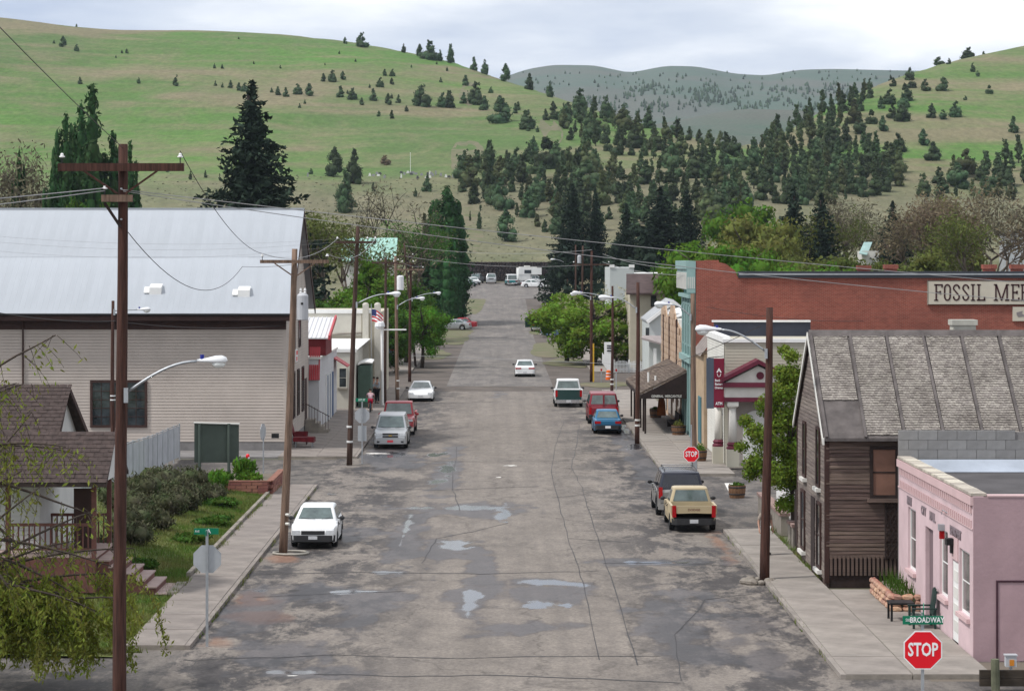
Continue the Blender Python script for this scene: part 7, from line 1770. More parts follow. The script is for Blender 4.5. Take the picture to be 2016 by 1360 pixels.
def person(label, loc, rz, J, shirt, pants, scale=1.0, short=True, shorts=False, hat=None):
    t = thing('person', label, 'person', loc, rz); t.scale = (scale,) * 3
    J = dict(J); fwd = Vector(J.pop('face', (0, -1, 0)))
    for s, q in (('l', -1), ('r', 1)):      # palm and five fingers from each wrist
        w, e = Vector(J['wr' + s]), Vector(J['el' + s]); d = (w - e).normalized(); side = Vector((q, 0, 0)) - d * d.x * q
        side = side.normalized() if side.length > .1 else Vector((0, 1, 0)); fw = d.cross(side)
        J['pa' + s] = tuple(w + d * .075)
        for k, (off, ln) in enumerate(((-.033, .075), (-.012, .088), (.011, .083), (.032, .065))):
            b = w + d * .10 + fw * off; J['f%d%s' % (k, s)] = tuple(b); J['g%d%s' % (k, s)] = tuple(b + d * ln * .5 - side * .012); J['h%d%s' % (k, s)] = tuple(b + d * ln * .85 - side * .04)
        J['t0' + s] = tuple(w + d * .045 - fw * .045); J['t1' + s] = tuple(w + d * .085 - fw * .065 - side * .02)
    E = [('pel', 'che'), ('che', 'nec'), ('nec', 'hea'), ('hea', 'top')]
    R = {'pel': (.135, .105), 'che': (.15, .11), 'nec': .055, 'hea': (.078, .095), 'top': (.07, .085)}
    for s in 'lr':
        E += [('che', 'sh' + s), ('sh' + s, 'el' + s), ('el' + s, 'wr' + s), ('wr' + s, 'pa' + s), ('pel', 'hi' + s), ('hi' + s, 'kn' + s), ('kn' + s, 'an' + s), ('an' + s, 'to' + s), ('wr' + s, 't0' + s), ('t0' + s, 't1' + s)]
        R.update({'sh' + s: .062, 'el' + s: .042, 'wr' + s: .028, 'pa' + s: (.038, .018), 'hi' + s: .085, 'kn' + s: .058, 'an' + s: .040, 'to' + s: .034, 't0' + s: .012, 't1' + s: .009})
        for k in range(4): E += [('pa' + s, 'f%d' % k + s), ('f%d' % k + s, 'g%d' % k + s), ('g%d' % k + s, 'h%d' % k + s)]; R.update({'f%d' % k + s: .0095, 'g%d' % k + s: .009, 'h%d' % k + s: .0075})
    body = skin('body', J, E, R, M['skin'], t)
    hc = Vector(J['hea']); ht = Vector(J['top']); c = (hc + ht) / 2
    MB().ell((c + fwd * .095 + Vector((0, 0, -.01)))[:], (.014, .02, .02), 6, 5).build('nose', M['skin'], body, local=True)
    for s in (-1, 1):
        sd = Vector((s, 0, 0)); MB().ell((c + fwd * .082 + sd * .033 + Vector((0, 0, .02)))[:], (.012, .008, .008), 6, 4).build('eye', M['black'], body, local=True)
        MB().ell((c + sd * .085)[:], (.012, .022, .035), 6, 5).build('ear', M['skin'], body, local=True)
    MB().ell((c + fwd * .088 + Vector((0, 0, -.055)))[:], (.025, .008, .006), 6, 4).build('mouth', mat('lips', (.3, .12, .1), .6, .1, 5), body, local=True)
    MB().ell((c - fwd * .018 + Vector((0, 0, .045)))[:], (.092, .108, .095), 12, 8).build('hair', hat or M['hair'], body, local=True)
    Js = {k: J[k] for k in ('pel', 'che', 'shl', 'shr', 'nk')} if 'nk' in J else {k: J[k] for k in ('pel', 'che', 'shl', 'shr')}
    Es = [('pel', 'che'), ('che', 'shl'), ('che', 'shr')]; Rs = {'pel': (.155, .125), 'che': (.175, .132), 'shl': .082, 'shr': .082}
    for s in 'lr':
        e_ = Vector(J['sh' + s]).lerp(Vector(J['el' + s]), .8 if short else 1); Js['se' + s] = tuple(e_); Es.append(('sh' + s, 'se' + s)); Rs['se' + s] = .066
        if not short: Js['sw' + s] = tuple(Vector(J['el' + s]).lerp(Vector(J['wr' + s]), .9)); Es.append(('se' + s, 'sw' + s)); Rs['sw' + s] = .045
    skin('shirt', Js, Es, Rs, shirt, body)
    Jp = {'pel': tuple(Vector(J['pel']) + Vector((0, 0, -.02))), 'hil': J['hil'], 'hir': J['hir']}; Ep = [('pel', 'hil'), ('pel', 'hir')]; Rp = {'pel': (.15, .12), 'hil': .105, 'hir': .105}
    for s in 'lr':
        k_ = Vector(J['hi' + s]).lerp(Vector(J['kn' + s]), .75 if shorts else 1); Jp['k' + s] = tuple(k_); Ep.append(('hi' + s, 'k' + s)); Rp['k' + s] = .082 if not shorts else .09
        if not shorts: Jp['a' + s] = tuple(Vector(J['kn' + s]).lerp(Vector(J['an' + s]), .92)); Ep.append(('k' + s, 'a' + s)); Rp['a' + s] = .062
    skin('trousers', Jp, Ep, Rp, pants, body)
    for s in 'lr':
        a, b = Vector(J['an' + s]), Vector(J['to' + s]); MB().ell(((a + b) / 2 + Vector((0, 0, -.02)))[:], (.05, .13, .048), 8, 5).build('shoe', M['black'], body, local=True)
    return t
STAND = {'pel': (0, 0, .95), 'che': (0, 0, 1.26), 'nec': (0, -.01, 1.49), 'hea': (0, -.02, 1.58), 'top': (0, -.02, 1.70), 'shl': (-.18, 0, 1.41), 'shr': (.18, 0, 1.41), 'ell': (-.24, .03, 1.13), 'elr': (.24, .03, 1.13),
         'wrl': (-.25, -.06, .90), 'wrr': (.25, -.06, .90), 'hil': (-.09, 0, .90), 'hir': (.09, 0, .90), 'knl': (-.10, -.02, .50), 'knr': (.10, -.03, .50), 'anl': (-.10, .02, .09), 'anr': (.11, .0, .09), 'tol': (-.11, -.13, .045), 'tor': (.13, -.15, .045)}
cloth = lambda n, c: mat(n, c, .9, .15, 6)
person('person in pale shirt standing behind the thick brown pole', (9.22, 88.4, .145), .3, STAND, cloth('beige_shirt', (.30, .25, .21)), cloth('pale_trousers', (.55, .53, .52)), 1.0, True)
ST2 = dict(STAND); ST2.update({'ell': (-.22, -.12, 1.14), 'wrl': (-.05, -.26, 1.12), 'elr': (.22, -.12, 1.14), 'wrr': (.06, -.25, 1.08)})
person('person in grey shirt and black trousers leaning by the corner wall', (PX(743, 178), 178, .145), -.6, ST2, cloth('grey_shirt', (.34, .37, .40)), cloth('black_trousers', (.015, .015, .018)), 1.04, False)
person('person in pale blue shirt at the shop corner behind the child', (PX(736, 180), 180, .145), .5, STAND, cloth('pale_blue_shirt', (.33, .42, .45)), cloth('dark_trousers', (.03, .025, .03)), 1.0, True)
# child on a bicycle, riding away
CY = (PX(729, 168), 168, .145)
RIDE = {'pel': (0, -.22, .84), 'che': (0, -.02, 1.12), 'nec': (0, .10, 1.30), 'hea': (0, .15, 1.38), 'top': (0, .17, 1.49), 'shl': (-.16, .05, 1.24), 'shr': (.16, .05, 1.24), 'ell': (-.25, .20, 1.06), 'elr': (.25, .20, 1.06),
        'wrl': (-.24, .36, .95), 'wrr': (.24, .36, .95), 'hil': (-.085, -.2, .80), 'hir': (.085, -.2, .80), 'knl': (-.11, .12, .62), 'knr': (.11, .06, .50), 'anl': (-.11, -.05, .34), 'anr': (.11, -.06, .16), 'tol': (-.11, .08, .30), 'tor': (.11, .08, .13), 'face': (0, 1, 0)}
person('child in pink shirt and red shorts riding a bicycle away', CY, 0, RIDE, cloth('pink_shirt', (.62, .42, .46)), cloth('red_shorts', (.55, .02, .06)), 1.0, True, True)
bc_ = thing('bicycle', 'small dark bicycle ridden by the child in pink', 'bicycle', CY)
def ring(c, r, t_, n=24): return [(c[0], c[1] + r * math.cos(2 * pi * k / n), c[2] + r * math.sin(2 * pi * k / n)) for k in range(n + 1)]
for y in (-.48, .48):
    w = MB().tube(ring((0, y, .30), .28, .02), .022, 6).build('wheel', M['rubber'], bc_, local=True)
    sp_ = MB()
    for k in range(10): a = 2 * pi * k / 10; sp_.tube([(0, y, .30), (0, y + .27 * math.cos(a), .30 + .27 * math.sin(a))], .003, 3)
    sp_.build('spokes', M['chrome'], w, local=True)
MB().tube([(0, -.12, .27), (0, -.22, .70), (0, .38, .72), (0, -.12, .27), (0, -.48, .30), (0, -.22, .66)], .018, 6).tube([(0, .36, .85), (0, .48, .30)], .018, 6).build('frame', CP['blue'], bc_, local=True)
MB().tube([(-.26, .36, .90), (-.1, .40, .92), (.1, .40, .92), (.26, .36, .90)], .014, 6).build('handlebar', M['chrome'], bc_, local=True)
MB().ell((0, -.24, .73), (.08, .13, .035), 8, 5).build('saddle', M['black'], bc_, local=True)
for s, z, y in ((-1, .27, -.02), (1, .14, -.02)): MB().box(*sorted((s * .05, s * .16)), y - .04, y + .06, z - .02, z).build('pedal', M['black'], bc_, local=True)

# canopy furniture
bn_ = thing('bench', 'dark wooden bench against the wall beneath the canopy', 'bench', (10.4, 152.5, .14))
MB().box(10.1, 10.6, 150.5, 154.2, .52, .58).build('seat', M['dark_wood'], bn_); MB().box(10.6, 10.68, 150.5, 154.2, .58, 1.1).build('backrest', M['dark_wood'], bn_)
for y in (150.6, 154.0): MB().box(10.12, 10.6, y, y + .1, .14, .52).build('leg', M['dark_wood'], bn_)
oc = thing('hanging_cloth', 'orange brown cloth hanging at the far end under the canopy', 'cloth', (PX(1302, 160), 160, 1.0))
MB().slab([(-.28, 0, -.55), (.30, .05, -.6), (.24, .1, .3), (.08, .1, .85), (-.12, 0, .85), (-.2, -.05, .25)], (0, .12, 0)).build('cloth_fold', mat('orange_brown_cloth', (.30, .09, .015), .85, .25, 4), oc, local=True)
# ================================================================== vegetation
def leaf_mesh(name, pts, size, m, up=0.0, aspect=1.0, core=None):
    """cloud of small leaf faces at pts; up tilts them upright; core = MB shapes kept inside"""
    pts = np.asarray(pts, float); N = len(pts); nr = None
    if pts.shape[1] == 6: nr = pts[:, 3:] + .55 * rng.normal(0, 1, (N, 3)); nr /= np.linalg.norm(nr, axis=1)[:, None] + 1e-9; pts = pts[:, :3]
    sz = size * rng.uniform(.6, 1.35, N)
    a = rng.normal(0, 1, (N, 3)); a[:, 2] = a[:, 2] * (1 - abs(up)) + up * 2.2; a /= np.linalg.norm(a, axis=1)[:, None] + 1e-9
    b = rng.normal(0, 1, (N, 3))
    if nr is not None: a -= nr * (a * nr).sum(1)[:, None]; a /= np.linalg.norm(a, axis=1)[:, None] + 1e-9; b = np.cross(nr, a)
    b -= a * (a * b).sum(1)[:, None]; b /= np.linalg.norm(b, axis=1)[:, None] + 1e-9
    a *= (sz * aspect)[:, None]; b *= (sz * .55)[:, None]
    V = np.empty((N, 4, 3)); V[:, 0] = pts - a; V[:, 1] = pts + b; V[:, 2] = pts + a; V[:, 3] = pts - b
    V = V.reshape(-1, 3); nq = N * 4
    cv, cf = (core.V, core.F) if core else ([], [])
    tot = np.concatenate([V, np.array(cv, float).reshape(-1, 3)]) if cv else V
    me = bpy.data.meshes.new(name)
    starts = list(range(0, nq, 4)); vi = list(range(nq)); s = nq
    for f in cf: starts.append(s); vi += [i + nq for i in f]; s += len(f)
    me.vertices.add(len(tot)); me.vertices.foreach_set('co', tot.ravel())
    me.loops.add(len(vi)); me.loops.foreach_set('vertex_index', vi)
    me.polygons.add(len(starts)); me.polygons.foreach_set('loop_start', starts)
    me.update(calc_edges=True); me.materials.append(m)
    return me
def fol(name, c, c2, isl=.35, tr=.22, obj=.12): return mat(name, c, .85, .2, .8, col2=c2, island=isl, obj_rand=obj, transl=tr, spec=.12)
M['juniper'] = fol('juniper_foliage', (.038, .066, .032), (.068, .098, .046), .38, .14, .38)
M['pine'] = fol('pine_foliage', (.042, .070, .032), (.078, .104, .048), .38, .14, .38)
M['juniper2'] = fol('olive_juniper_foliage', (.062, .080, .034), (.098, .112, .050), .38, .14, .38)
M['spruce'] = fol('spruce_foliage', (.014, .026, .018), (.026, .042, .024), .35, .08)
M['poplar'] = fol('poplar_leaves', (.022, .060, .022), (.045, .100, .028), .35, .22)
M['leaf'] = fol('fresh_green_leaves', (.055, .125, .012), (.120, .215, .024), .4, .35)
M['chestnut'] = fol('chestnut_leaves', (.095, .165, .014), (.195, .270, .040), .4, .38)
M['leaf_dark'] = fol('dark_green_leaves', (.036, .088, .012), (.075, .140, .022), .4, .3)
M['olive'] = fol('olive_spring_leaves', (.075, .098, .022), (.125, .140, .035), .35, .3)
M['yellowgreen'] = fol('yellow_green_leaves', (.125, .150, .035), (.185, .195, .050), .35, .3)
M['bud'] = fol('reddish_buds', (.175, .120, .085), (.165, .150, .085), .4, .3)
M['twig'] = fol('grey_twigs', (.120, .105, .070), (.160, .150, .095), .4, .15)
M['heather'] = fol('dark_heather', (.055, .075, .028), (.110, .098, .066), .45, .18)
M['bark'] = mat('grey_brown_bark', (.065, .050, .040), .95, .3, 4, stretch=(3, 3, .5), bump=.6, bscale=8)
M['bark_pale'] = mat('pale_twig_bark', (.12, .095, .075), .95, .3, 4)
M['bark_dark'] = mat('dark_bark', (.030, .023, .020), .95, .3, 4, stretch=(3, 3, .5))
M['willow'] = fol('willow_leaves', (.135, .180, .020), (.240, .250, .055), .4, .45)
M['blossom'] = fol('pale_blossom', (.34, .31, .19), (.46, .42, .30), .3, .3)

def shell(c, r, n, lo=.62):
    d = rng.normal(0, 1, (n, 3)); d /= np.linalg.norm(d, axis=1)[:, None]; return np.c_[np.asarray(c) + d * np.asarray(r) * rng.uniform(lo, 1.05, n)[:, None], d]
def trunk_mesh(name, h, r, m, lean=.0, limbs=0, spread=.25, z_l=.3):
    mb = MB(); pts = [(lean * k / 6 + .012 * h * math.sin(k * 1.7), .012 * h * math.cos(k * 2.1), h * k / 6) for k in range(7)]
    mb.tube(pts, [r * (1 - .75 * k / 6) for k in range(7)], 7)
    for k in range(limbs):
        a = 2 * pi * k / limbs + random.random(); z0 = h * (z_l + (1 - z_l) * random.random() * .7); L = h * spread * random.uniform(.7, 1.2)
        mb.tube([(lean * z0 / h, 0, z0), (math.cos(a) * L * .5, math.sin(a) * L * .5, z0 + L * .45), (math.cos(a) * L, math.sin(a) * L, z0 + L * .75)], [r * .45, r * .3, r * .08], 5)
    return new_mesh(name, mb.V, mb.F, m, True)
def tree_proto(kind, seed, n=1.0):
    """(trunk mesh, crown mesh) of unit height"""
    random.seed(seed); core = MB()
    if kind in ('juniper', 'juniper_round', 'juniper_slim', 'pine'):
        P = []
        wmax = {'juniper': .32, 'juniper_round': .42, 'juniper_slim': .19, 'pine': .24}[kind]; z0 = {'juniper': .06, 'juniper_round': .05, 'juniper_slim': .08, 'pine': .20}[kind]
        K = 26; lean = (random.gauss(0, .05), random.gauss(0, .05)); pw = random.uniform(.5, .68)
        for k in range(K):
            t = random.random() ** (1.0 if kind == 'pine' else 1.15)
            prof = math.sin(pi * (.17 + .78 * t) ** pw) if kind != 'pine' else (1 - t) ** .7 * (1.0 if t > .12 else .7)
            a = random.uniform(0, 2 * pi); r = wmax * max(.16, prof) * random.uniform(.40, .66); rr = max(0, wmax * prof * random.uniform(.85, 1.1) - r)
            c = (rr * math.cos(a) + lean[0] * t, rr * math.sin(a) + lean[1] * t, z0 + (1 - z0 - .07) * t)
            P.append(shell(c, (r, r, r * random.uniform(.8, 1.4)), int(26 * n))); core.ell(c, (r * .7, r * .7, r * .72), 6, 4)
        for q in range(random.randint(2, 4)): a = random.uniform(0, 2 * pi); f = wmax * random.uniform(.05, .35); P.append(shell((f * math.cos(a) + lean[0], f * math.sin(a) + lean[1], random.uniform(.84, .96)), (.045, .045, .075), int(22 * n), .2))
        cr = leaf_mesh('crown', np.concatenate(P), .034 / n ** .33, M['juniper' if kind != 'pine' else 'pine'], .45, 1.25, core)
        return trunk_mesh('trunk', .55, .022, M['bark']), cr
    if kind == 'spruce':
        P = []; lev = int(34 * n)
        for k in range(lev):
            t = k / (lev - 1); z = .07 + .92 * t; R = .235 * (1 - t) ** .82 * random.uniform(.86, 1.1) + .006
            nb_ = max(5, int(13 * (1 - t) + 4)); a0 = random.random() * 6
            for q in range(nb_):
                a = a0 + 2 * pi * q / nb_ + random.uniform(-.2, .2); Rb = R * random.uniform(.5, 1.22); m_ = max(4, int(22 * n * Rb / .2))
                for s in range(m_):
                    f = (s + random.random()) / m_; r = Rb * (.12 + .88 * f); droop = -.30 * Rb * f + .16 * Rb * f * f * 1.6; w_ = Rb * .16 * (1.15 - f)
                    P.append((r * math.cos(a) + random.gauss(0, w_), r * math.sin(a) + random.gauss(0, w_), z + droop + random.gauss(0, .006)))
            if k % 3 == 0 and t < .9: core.lathe([(R * .34, z - .03), (R * .15, z + .05)], (0, 0, 0), 8)
        return trunk_mesh('trunk', .95, .018, M['bark_dark']), leaf_mesh('crown', P, .0135 / n ** .4, M['spruce'], -.1, 1.3, core)
    if kind == 'poplar':
        P = []
        for k in range(9):
            a = 2 * pi * k / 9 + random.random(); rr = .085 * random.uniform(.3, 1) if k else 0; hh = random.uniform(.62, .96) if k else 1.0
            x, y = rr * math.cos(a), rr * math.sin(a)
            for q in range(9):
                t = (q + .5) / 9; w_ = .075 * math.sin(pi * (.12 + .85 * t) ** .8) + .008; P.append(shell((x * (1 - .3 * t), y * (1 - .3 * t), .06 + (hh - .08) * t), (w_, w_, hh / 13), int(55 * n), .5)); core.ell((x, y, .06 + (hh - .08) * t), (w_ * .6, w_ * .6, hh / 14), 6, 4)
        return trunk_mesh('trunk', .8, .02, M['bark']), leaf_mesh('crown', np.concatenate(P), .0125 / n ** .4, M['poplar'], .55, 1.3, core)
    if kind in ('broad', 'broad_dark', 'olive', 'yellowgreen', 'chestnut'):
        P = []; K = 34; zc, zr = (.50, .36) if kind == 'chestnut' else (.60, .27)
        for k in range(K):
            d = Vector((random.gauss(0, 1), random.gauss(0, 1), random.gauss(0, .8))).normalized(); f = random.uniform(.45, 1.0)
            c = (d.x * .40 * f, d.y * .40 * f, zc + d.z * zr * f); r = random.uniform(.09, .165)
            P.append(shell(c, (r, r, r * .8), int(120 * n), .45)); core.ell(c, (r * .55, r * .55, r * .42), 6, 4)
        mt = {'broad': 'leaf', 'broad_dark': 'leaf_dark', 'olive': 'olive', 'yellowgreen': 'yellowgreen', 'chestnut': 'chestnut'}[kind]
        return trunk_mesh('trunk', .75, .028, M['bark'], 0, 7, .42), leaf_mesh('crown', np.concatenate(P), .021 / n ** .4, M[mt], 0, 1.15, core)
    if kind in ('bare', 'bud', 'twiggy'):
        mb = MB(); tips = []
        def grow(p, d, L, r, depth):
            q = p + d * L; mid = p + d * L * .5 + Vector((random.gauss(0, .03), random.gauss(0, .03), 0)) * L
            mb.tube([p, mid, q], [r, r * .8, r * .6], 5 if depth < 2 else 3)
            if depth >= 5: tips.append(q); return
            for _ in range(3 if depth < 3 else 2):
                nd = (d + Vector((random.gauss(0, .52), random.gauss(0, .52), random.gauss(.12, .3)))).normalized(); grow(q, nd, L * random.uniform(.62, .86), r * .6, depth + 1)
                if depth > 2: tips.append(q)
        grow(Vector((0, 0, 0)), Vector((0, 0, 1)), .27, .022, 0)
        s = 1.0 / max(v[2] for v in mb.V); mb.V = [(v[0] * s, v[1] * s, v[2] * s) for v in mb.V]
        tp_ = np.array([t_ * s for t_ in tips]); k_ = {'bare': 3, 'bud': 12, 'twiggy': 14}[kind]
        P = np.repeat(tp_, k_, 0) + rng.normal(0, .042, (len(tp_) * k_, 3))
        mt = {'bare': 'twig', 'bud': 'bud', 'twiggy': 'twig'}[kind]
        return new_mesh('trunk', mb.V, mb.F, M['bark_dark' if kind == 'bare' else 'bark_pale'], True), leaf_mesh('crown', P, .0085, M[mt], .2, 2.0)
    if kind == 'bush':
        P = []
        for k in range(12):
            a = random.uniform(0, 2 * pi); f = random.uniform(0, .55); c = (f * math.cos(a), f * math.sin(a), random.uniform(.3, .62)); r = random.uniform(.25, .4); P.append(shell(c, (r, r, r * .85), int(90 * n), .5)); core.ell(c, (r * .65, r * .65, r * .6), 7, 5)
        return None, leaf_mesh('crown', np.concatenate(P), .05, M['olive'], .1, 1.2, core)
PROTO = {}
def proto(kind, var=0, n=1.0):
    k = (kind, var, n)
    if k not in PROTO: PROTO[k] = tree_proto(kind, 100 + var * 17 + len(kind), n)
    return PROTO[k]
def plant_tree(name, label, cat, loc, h, w, kind, var=0, n=1.0, group=None, parts=True, crown_mat=None, rz=None):
    """tree of height h (m) and width factor w"""
    tm, cm_ = proto(kind, var, n); rz = random.uniform(0, 2 * pi) if rz is None else rz
    t = thing(name, label, cat, loc, rz, group); t.scale = (h * w, h * w, h)
    c = link('crown', cm_, t)
    if crown_mat is not None:
        c.data = cm_.copy() if False else cm_
        c.material_slots[0].link = 'OBJECT'; c.material_slots[0].material = crown_mat
    if tm is not None and parts: link('trunk', tm, t)
    return t
def px_tree(name, label, cat, px, py_top, Y, w, kind, var=0, n=1.0, zb=None, group=None, py_base=None, crown_mat=None):
    X = PX(px, Y); z0 = (land(X, Y) if Y > 305 else 0.0) if zb is None else zb
    if py_base is not None: z0 = PZ(py_base, Y)
    return plant_tree(name, label, cat, (X, Y, z0 - .05), PZ(py_top, Y) - z0, w, kind, var, n, group, True, crown_mat)

# ---- single trees that stand out
px_tree('spruce_tree', 'tall dark spruce rising behind the metal roofed hall', 'tree', 497, 160, 250, 1.3, 'spruce', 1, 2.2)
px_tree('poplar_tree', 'tallest Lombardy poplar of the left clump', 'tree', 182, 164, 265, 1.0, 'poplar', 1, 1.6)
px_tree('poplar_tree', 'second poplar just left of the tallest one', 'tree', 160, 200, 268, .80, 'poplar', 2, 1.6)
px_tree('poplar_tree', 'shorter poplar at the left of the clump', 'tree', 130, 222, 262, .80, 'poplar', 3, 1.6)
px_tree('poplar_tree', 'low poplar at the clump\'s left foot', 'tree', 106, 312, 258, .8, 'poplar', 4, 1.2)
px_tree('poplar_tree', 'poplar partly behind the nearest pole', 'tree', 222, 255, 266, .9, 'poplar', 5, 1.6)
px_tree('poplar_tree', 'slim poplar right of the nearest pole', 'tree', 256, 275, 262, .62, 'poplar', 2, 1.2)
px_tree('poplar_tree', 'short poplar right edge of the left clump', 'tree', 268, 312, 262, .6, 'poplar', 3, 1.2)
px_tree('poplar_tree', 'leafless brown poplar at the left frame edge', 'tree', 18, 282, 268, .7, 'twiggy', 4, crown_mat=M['twig'])
px_tree('poplar_tree', 'dark slim poplar beside the leafless one at the left edge', 'tree', 38, 290, 266, .55, 'poplar', 4, 1.2)
px_tree('bush', 'bright green bush in front of the left poplars', 'bush', 165, 342, 245, .35, 'broad_dark', 3, 1.0)
px_tree('poplar_tree', 'green poplar left of the far street end', 'tree', 880, 366, 352, 1.75, 'poplar', 6, 2.2, crown_mat=M['poplar'])
px_tree('poplar_tree', 'lower poplar growing against the far street poplar', 'tree', 853, 392, 356, 1.35, 'poplar', 7, 2.0)
px_tree('poplar_tree', 'dark poplar at the street side of the far poplars', 'tree', 892, 425, 348, 1.0, 'poplar', 8, 2.0, crown_mat=M['poplar'])
px_tree('conifer', 'dark brownish conifer beneath the far street poplars', 'tree', 836, 420, 352, 1.0, 'spruce', 3, 1.0, crown_mat=M['heather'])
px_tree('conifer', 'dark dense conifer left of the silver sedan', 'tree', 846, 500, 352, 1.1, 'juniper', 2, 2.0, crown_mat=M['spruce'])
px_tree('conifer', 'dark conifer above the silver sedan roof', 'tree', 884, 520, 356, 1.2, 'juniper', 3, 2.0, crown_mat=M['spruce'])
px_tree('bare_tree', 'dark bare tree above the green roofed house', 'tree', 772, 360, 335, .85, 'bare', 1)
px_tree('bare_tree', 'lower bare tree beside the green roofed house', 'tree', 752, 440, 305, 1.0, 'bare', 2)
px_tree('bare_tree', 'grey twiggy tree right of the hall gable', 'tree', 640, 425, 270, 1.2, 'twiggy', 1, crown_mat=M['olive'])
px_tree('bare_tree', 'grey twiggy tree left of the green roofed house', 'tree', 690, 440, 285, 1.0, 'twiggy', 2, crown_mat=M['olive'])
px_tree('bare_tree', 'brown twiggy tree behind the dark lamp pole', 'tree', 815, 430, 310, .9, 'twiggy', 3, crown_mat=M['leaf_dark'])
for k, (px, pt, Y, w, lab) in enumerate(((660, 560, 222, .95, 'fresh green tree rising behind the cream corner building'), (720, 530, 240, 1.0, 'broad green tree behind the flag'), (745, 488, 262, .85, 'tall green tree behind the left pole cluster'),
        (800, 540, 245, .9, 'green tree right of the left pole cluster'), (832, 578, 236, .95, 'low green tree at the left street edge'), (625, 585, 215, .9, 'green tree tucked beside the hall gable'), (780, 600, 226, .8, 'dark green tree low behind the pole cluster'), (700, 575, 226, .9, 'bright green crown directly above the cream parapet'))):
    px_tree('broadleaf_tree', lab, 'tree', px, pt, Y, w * 1.1, 'chestnut', k % 4, 2.0, zb=0.1, crown_mat=M['leaf'] if k % 3 else M['leaf_dark'])
# right: chestnuts at the street
CH = []
for k, (px, pt, Y, w, lab) in enumerate(((1116, 556, 246, 1.2, 'leafy chestnut reaching over the far right sidewalk'), (1168, 546, 242, 1.3, 'tall chestnut behind the right pole row'), (1222, 560, 246, 1.25, 'chestnut before the parapet building'), (1214, 622, 240, 1.1, 'low chestnut crown above the picket fence'))):
    px_tree('chestnut_tree', lab, 'tree', px, pt, Y, w, 'chestnut' if k else 'broad', 4 + k % 3, 2.2, zb=.3 if k == 0 else -.5, crown_mat=M['chestnut'])
    if k in (1, 2, 3):
        n_ = 120; c = np.array([PX(px, Y), Y - 1.5, PZ(pt, Y) - 2.0]); d = rng.normal(0, 1, (n_, 3)); d /= np.linalg.norm(d, axis=1)[:, None]
        P = c + d * np.array([2.6 * w, 1.6, 1.7]); P = P[P[:, 1] < Y - .8]
        P2 = np.repeat(P, 8, 0) + rng.normal(0, .09, (len(P) * 8, 3))
        tag(link('blossom', leaf_mesh('blossom', P2, .07, M['blossom'], .3, 1.1)), ['pale candle blossoms on the chestnut behind the pole row', 'pale candle blossoms on the chestnut before the parapet building', 'pale candle blossoms low above the picket fence'][k - 1], 'blossom', None, 'stuff')
px_tree('lilac_bush', 'dark hedge behind the white picket fences', 'bush', 1240, 690, 250, 1.4, 'broad_dark', 3, 1.2, zb=0)
# right: big conifers and trees behind the brick store
for k, (px, pt, Y, w, kind, lab) in enumerate(((1128, 362, 405, .85, 'spruce', 'large dark conifer at the right end of the street'), (1172, 372, 408, .62, 'spruce', 'narrow dark conifer beside the large one'), (1108, 430, 402, .55, 'spruce', 'dark conifer nearest the camper'),
        (1300, 368, 395, 1.25, 'spruce', 'broad dark conifer behind the parapet building'), (1352, 372, 392, .85, 'spruce', 'dark conifer right of the broad one'), (1233, 400, 385, .8, 'spruce', 'slender conifer in the gap above the pole row'), (1258, 440, 330, 1.3, 'juniper', 'dark round tree above the cream house'), (1150, 470, 360, 1.2, 'juniper', 'dark round tree above the chestnuts'),
        (1205, 470, 350, 1.1, 'juniper', 'dark tree behind the grey white parapet'), (1562, 370, 340, .95, 'spruce', 'blue green spruce behind the brick store'), (1617, 380, 338, .85, 'spruce', 'darkest spruce beside the blue green one'), (1757, 395, 330, .80, 'spruce', 'small dark spruce above the store chimneys'))):
    px_tree('conifer', lab, 'tree', px, pt, Y, w * (1.45 if kind == 'spruce' else 1.0), kind, k % 4, 1.7, crown_mat=M['spruce'] if kind == 'juniper' else None)
